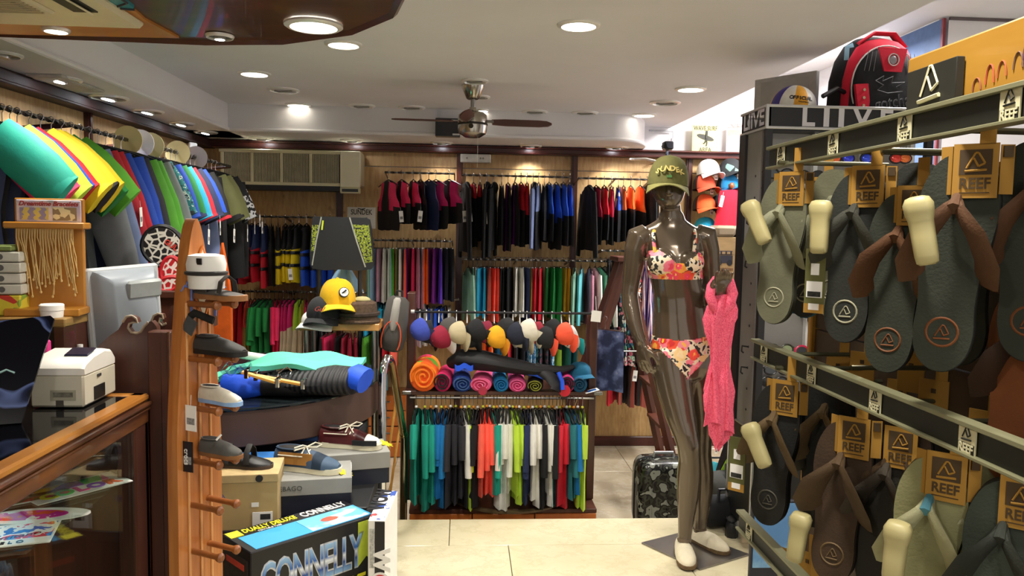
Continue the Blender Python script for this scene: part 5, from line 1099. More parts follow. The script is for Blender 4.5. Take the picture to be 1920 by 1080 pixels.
MTX = newmat('metallic_blue_lettering'); mtm, nt, b = MTX; sp_ = nd(nt, 'ShaderNodeSeparateXYZ'); tcn = nd(nt, 'ShaderNodeTexCoord'); nt.links.new(tcn.outputs['Generated'], sp_.inputs[0]); nt.links.new(ramp(nt, sp_.outputs[1], [(0, '#8ab4e0'), (.3, '#1c4aa0'), (.5, '#e8f0fa'), (.62, '#2a62b8'), (1, '#9cc4ea')]), b.inputs['Base Color']); b.inputs['Roughness'].default_value = .3; b.inputs['Metallic'].default_value = .3
text(kb_, 'CONNELLY', .165, M('#c9ced8', .3, .4), (wB * .47, -.0008, hB - .115), bold=.007, fit=wB * .83, name='outline_lettering', space=.92); text(kb_, 'CONNELLY', .165, mtm, (wB * .47, -.003, hB - .115), bold=.001, fit=wB * .8, name='big_lettering', space=.92)
MB().box((wB * .55, -.001, hB - .31), (wB * .86, .002, .17)).build('lake_picture', SKY, kb_)
text(kb_, 'DUALLY DELUXE', .068, YP, (wB * .5, -.003, hB - .225), bold=.003, fit=wB * .8, shear=.2); MB().prism([(wB - .075, hB - .01), (wB - .005, hB - .01), (wB - .005, hB - .17), (wB - .04, hB - .14), (wB - .075, hB - .17)], 0, .002, T=RX).build('lime_ribbon', M('#b8c83a', .5), kb_)
MB().box((-.001, dB / 2, hB * .6), (.002, dB * .8, .3)).build('small_print', M('#2a2624', .5, 0, .6, 60), kb_); MB().box((-.002, dB / 2, hB * .86), (.002, dB * .6, .02)).build('red_line', M('#b83a2a', .5), kb_)
# second tall box
pW = P(690, 975, 2.62); pW2 = P(722, 975, 2.62); w2 = pW2.x - pW.x
wo = thing('tall_carton', 'tall white and black carton with vertical eye lettering beside the tow tube box', 'box', (pW.x, 2.62, 0), (0, 0, -.06))
hW = P(710, 975, 2.62).z
MB().box((w2 / 2, .15, hW / 2), (w2, .3, hW), bev=.003).build('carton', PAPER, wo)
MB().box((w2 / 2, .15, hW + .0005), (w2 - .004, .29, .001)).build('top_print', pattern('white_blue_print', 12, [(0, '#2a4a9a'), (.42, '#e8e8ec'), (.6, '#c83a3a'), (.66, '#e8eaf0')], 'noise'), wo)
MB().box((w2 * .7, -.001, hW / 2), (w2 * .58, .002, hW - .01)).build('black_band', BK, wo)
for z in (0, .3):
    text(wo, 'W', .075, WHITE, (w2 * .78, -.003, hW - .14 - z), (PI / 2, PI / 2, 0), bold=.004); text(wo, 'W', .075, WHITE, (w2 * .78, -.003, hW - .3 - z), (PI / 2, PI / 2, 0), bold=.004)
    MB().cyl((w2 * .74, -.001, hW - .22 - z), (w2 * .74, -.004, hW - .22 - z), .036, n=26).build('eye_white', WHITE, wo); MB().cyl((w2 * .74, -.004, hW - .22 - z), (w2 * .74, -.006, hW - .22 - z), .028, n=24).build('eye_red', M('#c83a34', .5), wo); MB().cyl((w2 * .74, -.006, hW - .22 - z), (w2 * .74, -.008, hW - .22 - z), .01, n=16).build('pupil', BLACK, wo)
MB().box((w2 * .25, -.001, hW - .1), (w2 * .3, .002, .14)).build('small_print', M('#b8b8b0', .7, 0, .4, 90), wo)
text(wo, 'WOW', .075, BLACK, (w2 * .2, .2, hW + .002), (0, 0, PI / 2), bold=.003)
# handrail at the step, bent chrome tube and gold-tinted lower tube
p1 = V((P(716, 900, 3.72).x, 3.72, 0)); zt1 = P(716, 672, 3.72).z
p3 = P(757, 815, 4.15); 
hr = thing('step_handrail', 'bent chrome handrail beside the step with brassy slanting tube', 'handrail', p1)
MB().tube([(0, 0, 0), (0, 0, zt1 - .08), (.006, .015, zt1 - .035), (.016, .05, zt1 - .008), (.026, .09, zt1 - .02)], .021, 14).build('upright', CHROME, hr)
e = p3 - p1
MB().tube([(.024, .08, zt1 - .012), (.034, .12, zt1 - .045), e], .02, 14).build('slanting_tube', M('#b9a878', .15, 1, .04, name='brassy_chrome'), hr)
MB().tube([e + V((0, 0, .0)), e + V((.002, .005, -.03)), e + V((.0, .005, -(p3.z - ZL)))], .021, 14).build('lower_post', M('#8d8672', .18, 1, .04, name='dull_chrome'), hr); MB().ell(e, (.024, .024, .024), 12, 8).build('joint', M('#b9a878', .15, 1, .04), hr)
MB().lathe([(.05, 0), (.05, .006), (.024, .02)], 20).build('floor_flange', CHROME, hr)
# stand with caps and body board, behind the table
yq = 4.05; zq2 = P(640, 606, yq).z; xa, xb2 = P(563, 606, yq).x, P(712, 606, yq).x
ds = thing('cap_stand', 'wooden plank shelf on chrome legs carrying caps and a bodyboard', 'stand', ((xa + xb2) / 2, yq + .1, ZL)); hw = (xb2 - xa) / 2
MB().box((0, 0, zq2 - ZL - .018), (hw * 2, .26, .036), bev=.003).build('plank', wood('#b07434', '#cc9450', (1.5, 6, 6), .4), ds)
for x in (-hw + .03, hw - .03):
    for y in (-.1, .1): MB().cyl((x, y, 0), (x, y, zq2 - ZL - .036), .012).build('leg', STEEL, ds)
for px in (594, 672): x = P(px, 560, yq + .1).x - ds.location.x; MB().cyl((x, .06, zq2 - ZL), (x, .06, P(600, 480, yq).z - ZL), .012).build('board_upright', M('#3a3a3a', .4, .4), ds)
zcap = zq2 + .004
def capx(px, dy=0.): return V((P(px, 600, yq + dy).x, yq + dy, zcap))
cap('cap', 'white cap brim showing under the black cap on the plank shelf', '#d8d6d0', '#e4e2dc', capx(600, .03), (0, 0, -.3), s=1.05, hgt=.5)
bcp = cap('cap', 'black cap with small red lettering on the plank shelf', '#17181a', '#17181a', capx(608, .0) + V((0, 0, .03)), (.0, 0, -.15), s=1.02, hgt=.85)
text(bcp, 'Gul', .035, M('#9a3a34', .6), (.01, -.112, .05), (PI / 2 - .3, 0, 0), .002, shear=.4)
WOV = M('#5a4636', .95, 0, .4, 70, 1.0, name='woven_brown')
hb = thing('woven_hat', 'brown woven straw hat on the right of the plank shelf', 'hat', capx(672, .04), (0, 0, 0))
MB().lathe([(.115, 0), (.118, .01), (.1, .022), (.1, .06), (.096, .1), (.075, .112), (.001, .108)], 28).build('woven_crown', WOV, hb); MB().tube([(.103 * math.cos(a), .103 * math.sin(a), .045) for a in [2 * PI * i / 24 for i in range(24)]], .012, 6, closed=True).build('woven_band', M('#3e2f26', .95, 0, .4, 70, 1.0), hb)
MB().ell((.02, 0, .115), (.045, .03, .02), 12, 6).build('pale_bow', M('#a8a070', .8), hb)
yc_ = cap('cap', 'bright yellow cap with round badge on top of the others', '#d9a90c', '#dfb010', capx(633, .02) + V((0, 0, .1)), (0, 0, .18), s=1.08, hgt=.95)
MB().cyl((.028, -.1, .062), (.03, -.112, .066), .026, n=24).build('badge_ring', BLACK, yc_); MB().cyl((.029, -.106, .064), (.0305, -.114, .067), .022, n=24).build('badge_face', PAPER, yc_); MB().tube([(.015, -.1155, .058), (.028, -.1165, .066), (.042, -.1155, .078)], .004, 5).build('badge_swoosh', BLACK, yc_)
# bodyboard
ub = (yq + .1) / F
bb = thing('bodyboard', 'black bodyboard with speckled green sides standing over the cap shelf', 'bodyboard', P(641, 508, yq + .1))
ol = [(-53, 4), (-57, 12), (-57, 40), (-54, 80), (-52, 98), (-48, 100), (46, 99), (51, 96), (54, 80), (58, 40), (59, 12), (54, 4), (30, 1), (0, 3), (-30, 1)]
MB().prism([(x * ub, y * ub) for x, y in ol][::-1], -.02, .02, T=RX).build('deck', M('#17171a', .6, 0, .08), bb)
SPK = pattern('green_speckle', 95, [(0, '#14140f'), (.48, '#7a8a2a'), (.54, '#a8b02a'), (.6, '#1a1a12')], 'noise')
for pl in (((18, 86), (50, 86), (56, 40), (57, 18), (44, 16), (33, 50)), ((-39, 84), (-46, 50), (-50, 36), (-55, 36), (-53, 84))):
    MB().prism([(x * ub, y * ub) for x, y in pl][::-1], .02, .0212, T=RX).build('speckled_side', SPK, bb)
for a_, b_ in (((15, 99), (44, 8)), ((-36, 99), (-53, 10))):
    MB().tube([(a_[0] * ub, -.0215, a_[1] * ub), ((a_[0] + b_[0]) / 2 * ub - .003, -.0215, 54 * ub), (b_[0] * ub, -.0215, b_[1] * ub)], .004, 5).build('white_line', M('#9a9a92', .5), bb)
MB().box((-34 * ub, -.022, 84 * ub), (.008, .003, .05), rot=(0, .12, 0)).build('lime_mark', M('#b8c82a', .5), bb)
# pale blue cloth behind the yellow cap
t = thing('blue_cloth', 'pale blue cloth hanging below the bodyboard', 'cloth', P(645, 486, yq + .2)); ub = (yq + .2) / F
MB().sheet(lambda a, b: ((a - .5) * (8 + 62 * b) * ub, .02 * math.sin(a * 11 + b * 3), -b * 60 * ub), 12, 8, 0, .003).build('cloth', M('#8fb8d8', .8, 0, .1, 9, .2), t); MB().cyl((0, 0, -.005), (0, .02, .01), .006).build('loop', PAPER, t)
# grey backpack with orange piping hung by the rack's left post
yb3 = 4.22; ub = yb3 / F; t = thing('grey_backpack', 'slim grey backpack with orange piping hanging beside the rack post', 'backpack', P(748, 556, yb3), (0, .14, -.1))
rings = [[(x + 25 * ub * w2 * math.cos(a), .05 * d2 * math.sin(a), -z * ub) for a in [2 * PI * i / 18 for i in range(18)]] for z, w2, d2, x in ((0, .5, .4, 0), (8, .85, .8, 0), (40, .95, 1, 0), (75, 1.0, 1.2, 0), (98, .85, 1, 0), (104, .5, .6, 0))]
MB().loft(rings).build('bag_body', fab('#4a4744'), t); MB().loft([[(x * .4, y - .012, z * .62 - .004) for x, y, z in r] for r in rings]).build('pale_panel', fab('#9a9690'), t)
MB().tube([(18 * ub * math.cos(a), -.06, -78 * ub + 34 * ub * max(-.6, math.sin(a))) for a in [PI + .6 - i * (PI + 1.2) / 16 for i in range(17)]], .0035, 5).build('orange_piping', M('#d8502a', .6), t); MB().tube([(-.02, 0, 0), (-.015, 0, .03), (.015, 0, .03), (.02, 0, 0)], .006, 6).build('top_loop', BLACK, t)
# drawers in the back left
yd = 6.05; xa, xb2 = P(617, 800, yd).x, P(762, 800, yd).x
dk = thing('drawer_cabinet', 'low orange wooden drawer cabinet against the back wall', 'cabinet', ((xa + xb2) / 2, yd, ZL)); hd = P(690, 740, yd).z - ZL; wd = xb2 - xa
MB().box((0, .15, hd / 2), (wd, .3, hd), bev=.003).build('carcass', wood('#7a4018', '#a05c24', (1.5, 5, 5), .35, .3), dk)
for i in range(2):
    for j in range(4):
        o = MB().box(((i - .5) * wd / 2, -.008, hd * (j + .5) / 4), (wd / 2 - .012, .018, hd / 4 - .012), bev=.003).build('drawer', ORG, dk); MB().box(((i - .5) * wd / 2, -.02, hd * (j + .5) / 4 + .01), (.05, .012, .01), bev=.002).build('handle', STEEL, o)
# slim wooden sticks leaning in front of the drawers
for i, (xa, ya, xb2, yb2) in enumerate(((683, 765, 672, 830), (743, 750, 722, 895), (752, 780, 735, 900))):
    a, b_ = P(xa, ya, 4.75), P(xb2, yb2, 4.55); t = thing('wooden_stick', f'slim pale wooden stick, {nth(i + 1)} from the left, leaning before the orange drawers', 'stick', b_)
    d = (a - b_); MB().tube([d * (-(b_.z - ZL) / d.z), d], .008, 6).build('shaft', HW, t); MB().ell(d, (.01, .01, .01), 6, 4).build('knob', PAPER, t)
# ---------------------------------------------------------------- towels, caps and wetsuit on the centre rack
zsw = zsf + ZL; yt = Yc - .04
def spiral(name, label, px, py, rx, rz, c1, c2, fold=0, mat=None):
    p = P(px, py, yt); u = yt / F; rx *= u; rz *= u
    t = thing(name, label, 'towel', (p.x, yt, zsw + rz + .001), (0, 0, random.uniform(-.12, .12)), 'rolled towels on the centre rack')
    m1 = mat or M(c1, .95, 0, .12, 40, .6); m2 = M(c2, .95, 0, .12, 40, .6)
    MB().tube([(0, -.1, 0), (0, -.095, 0), (0, .16, 0)], [(rz * .9, rx * .9), (rz, rx), (rz, rx)], 22, up=(0, 0, 1)).build('roll', m1, t, smooth=1.1)
    sp = []; N = 60
    for i in range(N):
        a = i / N * PI * 5.2; k = .12 + .8 * i / N; sp.append((rx * k * math.cos(a) * (1 + .06 * math.sin(3 * a)), -.102, rz * k * math.sin(a)))
    MB().tube(sp, [(rz * .085, .016)] * N, 6, up=(0, 0, 1)).build('spiral_edge', m2, t); return t
MULTI = pattern('orange_green_pink_fleece', 12, [(0, '#f0601c'), (.35, '#f08a1c'), (.55, '#6aa82c'), (.72, '#d82a5a'), (.88, '#f0601c')], 'voro', .95)
spiral('rolled_towel', 'large orange, green and pink rolled towel, leftmost on the shelf', 797, 690, 26, 28, '#f0601c', '#f07a1c', mat=MULTI)
spiral('rolled_towel', 'crimson and black rolled towel, second from the left', 833, 697, 16, 18, '#c01c58', '#1a1416')
spiral('rolled_towel', 'navy rolled towel with pale blue core', 866, 700, 18, 15, '#1c3a8a', '#3a5a8a')
spiral('rolled_towel', 'bright pink rolled towel, wider of the two, beside the navy one', 904, 711, 20, 14, '#ee5a8c', '#f0709c')
spiral('rolled_towel', 'turquoise blue rolled towel between the two pink ones', 938, 708, 14, 14, '#0f7ab4', '#1a6aa0')
spiral('rolled_towel', 'rose pink rolled towel right of the turquoise one', 969, 710, 16, 13, '#e0508c', '#e8649a')
spiral('rolled_towel', 'black rolled towel with yellow-green spiral', 1004, 714, 15, 12, '#15161a', '#8a8a2a')
spiral('rolled_towel', 'raspberry pink rolled towel right of the black sleeve', 1060, 700, 14, 16, '#d03878', '#1a1418')
spiral('rolled_towel', 'dark teal rolled towel at the right end of the shelf', 1086, 700, 14, 15, '#0a5a86', '#0f3a50')
u = yt / F
t = thing('folded_wetsuit', 'black wetsuit with blue trim lying over the rolled towels', 'wetsuit', P(940, 690, yt - .02))
def qw(px, py, d=0.): return P(px, py, yt - .02 + d) - P(940, 690, yt - .02)
MB().tube([qw(848, 680, .03), qw(865, 673), qw(905, 676, -.01), qw(950, 684, -.02), qw(1000, 693, -.03), qw(1050, 695, -.02), qw(1075, 688, .0)], [(.035, .06), (.056, .1), (.058, .12), (.046, .11), (.036, .09), (.026, .06), (.014, .03)], 14).build('torso', neo('#101013'), t)
MB().tube([qw(1005, 693, -.05), qw(1030, 705, -.1), (qw(1045, 722, -.12)), qw(1042, 733, -.13)], [(.03, .05), (.042, .02), (.046, .018), (.044, .014)], 10, up=(1, 0, 0)).build('hanging_sleeve', neo('#131316'), t)
MB().tube([qw(1047, 698, -.11), qw(1054, 715, -.12), qw(1055, 731, -.13)], [(.012, .016)] * 3, 8).build('blue_cuff_band', BLU, t); MB().tube([qw(985, 699, -.07), qw(1005, 703, -.08), qw(1020, 709, -.1)], .01, 8).build('blue_seam', BLU, t)
MB().sheet(lambda a, b: tuple(qw(853 + 34 * a, 683 + 10 * b + 3 * math.sin(a * 9), -.11)), 8, 4, 0, .01).build('blue_lining', BLU, t)
t = cap('cap', 'teal cap resting on the dark teal rolled towel', '#0d5a7a', '#0d5a7a', V((P(1087, 690, yt).x, yt, zsw + .092)), (0, 0, .4), s=.72, hgt=.7)
t = thing('info_card', 'white card with blue picture sticking out at the right shelf end', 'card', V((P(1106, 718, yt).x, yt - .06, zsw + .002)), (0, -.25, .1)); MB().box((0, 0, .001), (.08, .06, .002)).build('card', PAPER, t); MB().box((0, 0, .0025), (.055, .035, .001)).build('picture', M('#1c5aa8', .5), t)
for i, px in enumerate((905, 1059)):
    t = thing('round_tag', ('dark red round tag under the pink towel roll', 'bright red round tag beside the hanging wetsuit sleeve')[i], 'tag', P(px, 733, yt - .14)); MB().cyl((0, 0, 0), (0, .002, 0), .032 - .008 * (1 - i), n=26).build('disc', M('#c8142c' if i else '#a01c3a', .5), t); MB().tube([(0, .001, .02), (0, .03, .03)], .001, 4).build('string', PAPER, t)
# hanging caps on the rod
HC = '787:#3a4aa8:#20264a 800:#17181c:#17181c 823:#8a1430:#d8d4cc 841:#4a4642:#3a3634 856:#b8aa88:#a89a78 876:#141518:#141518 891:#17171a:#20201f 909:#7a1430:#17171a 927:#e8a41c:#d88a14 946:#1a1a1c:#c8c4bc 962:#1c1f30:#1c1f30 975:#c0b69c:#b4aa90 988:#d8d2c0:#c8c0aa 1004:#8a1a2c:#17171a 1019:#1c1c1e:#e8543a 1035:#141416:#2a2a2c 1053:#f0583a:#f0583a 1068:#e0dcd8:#1c9aa0'.split()
HN_ = ['blue', 'black', 'maroon and white', 'grey', 'beige', 'black', 'black', 'maroon and black', 'yellow', 'black and white', 'navy', 'beige', 'off-white', 'maroon and black', 'black and coral', 'black', 'coral', 'white and teal']
for i, (s, nm) in enumerate(zip(HC, HN_)):
    px, c1, c2 = s.split(':'); px = float(px); p = P(px, 588, Yc - .06)
    rr = random.Random(i); 
    Bd = V((.3 + rr.uniform(-.2, .25), -.25 + rr.uniform(-.2, .1), -1)).normalized(); U = V((-.93, -.3 + rr.uniform(-.25, .2), .15)); U = (U - Bd * U.dot(Bd)).normalized()
    Yl = -Bd; Xl = Yl.cross(U); E = Matrix((Xl, Yl, U)).transposed().to_euler()
    t = cap('hanging_cap', f'{nm} cap, {nth(i + 1)} from the left hanging on the dark rod', c1, c2, V((p.x + .03, Yc - .12 + .03 * (i % 2), zh + ZL - .085 - .02 * (i % 3))), E, 'caps hanging on the rack rod', s=.64)
    bpy.context.view_layer.update()
    MB().tube([t.matrix_basis.inverted() @ V(q) for q in ((p.x, Yc - .075, zh + ZL + .008), (p.x, Yc - .05, zh + ZL + .008), (p.x, Yc - .048, zh + ZL - .02), (p.x, Yc - .07, zh + ZL - .06))], .003, 5).build('hook', WHITE, t)
# garments and hat tag on the rack's right post
p = P(1118, 583, Yc - .12); t = thing('blank_tag', 'blank white paper tag hanging from the right end of the rack', 'tag', p); MB().box((0, 0, -.03), (.055, .002, .062), rot=(0, .1, 0)).build('paper', PAPER, t); MB().tube([(0, 0, 0), (0, .03, .08)], .001, 4).build('string', PAPER, t)
garment('trousers', 'wash', None, None, P(1135, 598, Yc + .1), -PI / 2 + .9, 'washed blue print leggings hanging at the right rack post', None, 3, 1., .42)
# ================================================================ right: sunglasses tower
YT = 3.43; tx0 = P(1440, 198, YT).x; tx1 = tx0 + .78; ty1 = YT + .32; ztt = P(1440, 196, YT).z
tw = thing('sunglasses_tower', 'black rotating sunglasses display tower with mirror lettering header', 'display', (tx0, YT, 0))
BKM = M('#17171a', .4, 0, .06, name='black_laminate'); GRYM = M('#8d8b88', .5, .2, .04, name='grey_metal_plate'); SIL = M('#c9c9c6', .3, .8, .03, name='silver_edge'); MIR = M('#e8e8ec', .03, 1, 0, name='mirror')
Wt, Dt = tx1 - tx0, .32; hh = 44 * YT / F
zfl = ztt - .1
MB().box((Wt / 2, .008, ztt - hh / 2), (Wt, .016, hh)).box((Wt / 2, Dt - .008, ztt - hh / 2), (Wt, .016, hh)).box((.008, Dt / 2, ztt - hh / 2), (.016, Dt, hh)).box((Wt - .008, Dt / 2, ztt - hh / 2), (.016, Dt, hh)).box((Wt / 2, Dt / 2, zfl - .006), (Wt - .02, Dt - .02, .012)).build('header', BKM, tw)
for z in (ztt - .004, ztt - hh + .004): MB().box((Wt / 2, -.002, z), (Wt + .012, .01, .012), bev=.002).box((-.002, Dt / 2, z), (.01, Dt + .012, .012), bev=.002).build('silver_edge', SIL, tw)
MB().box((-.002, -.002, ztt - hh / 2), (.012, .012, hh)).build('silver_edge', SIL, tw)
uT = YT / F
for ch, cx_, w_ in (('L', 1518, 25), ('I', 1554, 11), ('I', 1583, 11), ('V', 1624, 38), ('E', 1671, 25)):
    text(tw, ch, .112, MIR, ((cx_ - 1440) * uT, -.002, ztt - hh / 2 - .002), bold=.004, fit=w_ * uT, name='mirror_letter')
text(tw, 'LIIVE', .1, MIR, (-.002, Dt * .5, ztt - hh / 2), (PI / 2, 0, -PI / 2), bold=.003, fit=Dt * .8, name='side_lettering'); MB().cyl((-.001, Dt * .68, ztt - hh / 2), (-.004, Dt * .68, ztt - hh / 2), .018, n=16).build('round_mirror', MIR, tw)
zpl = P(1415, 800, YT + .1).z
for x, y in ((.012, .012), (.012, Dt - .02), (Wt - .02, .012), (Wt - .02, Dt - .02)): MB().box((x, y, (zpl + ztt - hh) / 2), (.03, .03, ztt - hh - zpl)).build('post', BKM, tw)
MB().box((.004, Dt * .45, (zpl + ztt - hh) / 2), (.006, Dt * .55, ztt - hh - zpl)).build('side_plate', GRYM, tw)
MB().box((.0, Dt * .86, (zpl + ztt - hh) / 2), (.02, Dt * .25, ztt - hh - zpl)).build('black_channel', BKM, tw)
for i in range(12):
    z = zpl + .08 + i * .1
    MB().cyl((-.001, Dt * .36, z), (.002, Dt * .36, z), .006, n=8).build('slot', BLACK, tw)
    if i in (2, 3, 7, 8, 9): MB().tube([(0, Dt * .36, z), (-.03, Dt * .36, z + .004), (-.035, Dt * .33, z - .02), (-.03, Dt * .3, z - .025)], .004, 5).build('side_hook', BLACK, tw)
MB().box((Wt / 2, .12, (zpl + ztt - hh) / 2), (Wt - .04, .01, ztt - hh - zpl)).build('back_plate', GRYM, tw)
for x in (.07, .3, .53, .76): MB().box((x - .03, .1, (zpl + ztt - hh) / 2), (.02, .03, ztt - hh - zpl)).build('acrylic_strip', M('#d9dcdc', .15, 0, .02), tw)
MB().box((Wt / 2, Dt / 2, (zpl + .1) / 2), (Wt, Dt, zpl - .1)).build('lower_cabinet', BKM, tw)
for p_, s_ in (((-.002, -.002, zpl / 2 + .05), (.014, .014, zpl - .1)), ((-.002, Dt, zpl / 2 + .05), (.01, .01, zpl - .1)), ((-.002, Dt / 2, zpl), (.01, Dt, .01)), ((Wt / 2, -.002, zpl), (Wt, .01, .01))): MB().box(p_, s_, bev=.002).build('silver_edge', SIL, tw)
for x, y in ((.03, .02), (.03, Dt - .03), (Wt - .03, .02)):
    o = MB().lathe([(.012, -.012), (.03, -.01), (.034, 0), (.03, .01), (.012, .012)], 16, T=Matrix.Translation((x, y, .034)) @ Matrix.Rotation(PI / 2, 4, 'Y')).build('caster', M('#3a4444', .5), tw); MB().box((x, y, .078), (.03, .05, .04), bev=.004).build('fork', STEEL, o)
def sunglasses(px, py, label, frame, lens, Y=YT + .05, yaw=0., s=1., dirx=0):
    p = P(px, py, Y); t = thing('sunglasses', label, 'sunglasses', p, (0, 0, yaw)); fm = M(frame, .3)
    for k in (-1, 1):
        ol = [(k * .034 * s + .029 * s * math.cos(a), .021 * s * math.sin(a) * (1.1 if math.sin(a) > 0 else 1)) for a in [2 * PI * i / 18 for i in range(18)]]
        MB().tube([(x, 0, z) for x, z in ol], .0045 * s, 6, closed=True, up=(0, 1, 0)).build('rim', fm, t); MB().prism(ol, -.001, .001, T=RX).build('lens', M(lens, .06, 0, .1, 5, 0, .5), t)
        MB().tube([(k * .066 * s, 0, .01 * s), (k * .072 * s, .03, .01 * s), (k * .068 * s, .07, .004)], .004 * s, 6).build('temple', fm, t)
    MB().tube([(-.008 * s, -.002, .006), (0, -.004, .009), (.008 * s, -.002, .006)], .004 * s, 6).build('bridge', fm, t)
sunglasses(1517, 658, 'bright pink sunglasses on the tower above the second rail', '#e0225a', '#15151a', s=1.05)
sunglasses(1462, 655, 'mirrored green sunglasses left of the pink pair', '#2a2c20', '#8a9a6a')
for i, (px, py, lb) in enumerate(((1462, 326, 'topmost black sunglasses on the tower'), (1462, 356, 'second black sunglasses from the top of the tower'), (1458, 694, 'grey sunglasses below the green mirrored pair'), (1452, 716, 'black oval sunglasses low on the tower'), (1452, 745, 'lowest black sunglasses visible on the tower'), (1520, 330, 'black sunglasses behind the first flip-flop hook'), (1640, 690, 'black sunglasses behind the empty sandal cards'), (1540, 600, 'black sunglasses hidden behind the grey flip-flops'))):
    sunglasses(px, py, lb, '#17171a', '#111114' if i % 2 else '#2c3034')
for i, (px, c, e) in enumerate(((1565, '#e0601c', 2.), (1590, '#2a3ad8', 2.), (1625, '#2a4ae0', 2.), (1680, '#d8382a', 2.), (1697, '#e0702a', 2.))):
    p = P(px, 297, YT + .04); t = thing('mirrored_goggles', f'{("orange", "blue", "deep blue", "red", "orange-red")[i]} mirrored lens under the tower header, {nth(i + 1)} from the left', 'goggles', p)
    MB().ell((0, 0, 0), (.028, .012, .02), 16, 10).build('lens', M(c, .12, .4, .2, 8, 0, .6), t); MB().tube([(.03 * math.cos(a), 0, .022 * math.sin(a)) for a in [2 * PI * k / 18 for k in range(18)]], .004, 5, closed=True, up=(0, 1, 0)).build('frame', BLACK, t)
# things on top of the tower
pb = P(1488, 197, YT + .16); rb = .108
vb = thing('volleyball', 'yellow, white and blue volleyball marked OFFICIAL on the tower top', 'ball', (pb.x, pb.y, zfl + rb + .001), (.1, .1, -.1))
mb = MB(); nu, nv = 30, 18
def ballmi(u, v):
    a = u * 360; 
    return [0, 0, 2, 1, 0, 2, 1, 0, 1, 2][int(u * 10) % 10]
mb.sheet(lambda u, v: (rb * math.cos((v - .5) * PI) * math.cos(2 * PI * u), rb * math.cos((v - .5) * PI) * math.sin(2 * PI * u), rb * math.sin((v - .5) * PI)), nu, nv, ballmi)
mb.build('ball', [M('#e8a420', .5), M('#e4e2dc', .5), M('#3a2f96', .5)], vb, smooth=1.2)
for i, ch in enumerate('OFFICIAL'):
    a = -PI / 2 + (i - 3.5) * .13; r2 = rb * 1.003; el = .42
    text(vb, ch, .024, BLACK, (r2 * math.cos(el) * math.cos(a), r2 * math.cos(el) * math.sin(a), r2 * math.sin(el)), (PI / 2 - el, 0, a + PI / 2), .0012, 'letter', bold=.0008)
for i in range(3): a = -PI / 2 + .1; text(vb, 'VOLLEYBALL', .009, BLACK, (rb * 1.004 * math.cos(.26) * math.cos(a), rb * 1.004 * math.cos(.26) * math.sin(a), rb * 1.004 * math.sin(.26)), (PI / 2 - .26, 0, a + PI / 2), .001) if i == 0 else None
# red and black backpack
ub = (YT + .14) / F * 1.19; pk = thing('backpack', 'big red and black school backpack standing on the tower top', 'backpack', (P(1642, 197, YT + .14).x, YT + .205, zfl + .001), (0, 0, .12))
RED = fab('#c01430'); BKF = fab('#131316')
def bag(w, h, d, y0, zb=0., sq=2.6, n=28): 
    rr = []
    for z, k, kd in ((0, .86, .8), (.04, .96, .95), (.3, 1, 1), (.55, .97, 1), (.75, .86, .9), (.9, .66, .72), (.97, .42, .5), (1, .12, .2)):
        rr.append([(w * k * abs(math.cos(a)) ** (2 / sq) * (1 if math.cos(a) > 0 else -1), y0 + d * kd * abs(math.sin(a)) ** (2 / sq) * (1 if math.sin(a) > 0 else -1), zb + h * z) for a in [2 * PI * i / n for i in range(n)]])
    return rr
MB().loft(bag(70 * ub, 156 * ub, .1, 0)).build('main_body', BKF, pk); MB().loft(bag(66 * ub, 148 * ub, .05, -.075)).build('red_gusset', RED, pk); MB().loft(bag(60 * ub, 132 * ub, .05, -.105)).build('front_pocket', BKF, pk)
MB().tube([(61 * ub * math.cos(a) * (1 if abs(math.cos(a)) < .95 else 1), -.125, (68 + 66 * math.sin(a)) * ub if math.sin(a) > 0 else 68 * ub + 66 * ub * math.sin(a)) for a in [-.9 + i * (PI + 1.8) / 28 for i in range(29)]], .0035, 6).build('white_piping', M('#c8c4c0', .6), pk)
MB().tube([(-38 * ub, -.06, 140 * ub), (-15 * ub, -.075, 156 * ub), (18 * ub, -.075, 157 * ub), (42 * ub, -.06, 138 * ub)], [(.008, .022)] * 4, 8).build('red_top_handle', RED, pk)
fr = MB().prism([(-26 * ub, 128 * ub), (24 * ub, 128 * ub), (16 * ub, 92 * ub), (-14 * ub, 92 * ub)], .155, .162, T=RX).build('red_badge_panel', RED, pk)
MB().tube([(9 * ub * math.cos(a), -.165, 110 * ub + 9 * ub * math.sin(a)) for a in [2 * PI * i / 20 for i in range(20)]], .003, 5, closed=True, up=(0, 1, 0)).build('badge_ring', M('#d8d4d0', .3, .6), pk); MB().ell((0, -.162, 110 * ub), (7 * ub, .006, 7 * ub), 14, 6).build('badge', M('#8a8488', .3, .5), pk)
for s in (-1, 1):
    o = MB().prism([(s * 62 * ub, 70 * ub), (s * 40 * ub, 72 * ub), (s * 36 * ub, 45 * ub), (s * 40 * ub, 4 * ub), (s * 62 * ub, 4 * ub), (s * 56 * ub, 36 * ub)], .145, .16, T=RX).build('red_side_tab', RED, pk)
    for z in (62, 50, 38): MB().cyl((s * 47 * ub, -.159, z * ub), (s * 47 * ub, -.164, z * ub), .007, n=12).build('eyelet', M('#d8c8a8', .25, .9), o)
for x in (-46, -38, -30, 30, 38, 46): MB().tube([(x * ub, -.15, 92 * ub), (x * .86 * ub, -.148, 122 * ub)], .0015, 4).build('grey_stitch', M('#6a6a6c', .7), pk)
text(pk, 'gotcha', .085, M('#8a8c90', .6), (.01, -.161, 45 * ub), (PI / 2, -.18, 0), bold=-.0002, fit=.18, name='outline_lettering'); text(pk, 'gotcha', .085, BLACK, (.01, -.163, 45 * ub), (PI / 2, -.18, 0), bold=-.0025, fit=.178, name='inner_lettering')
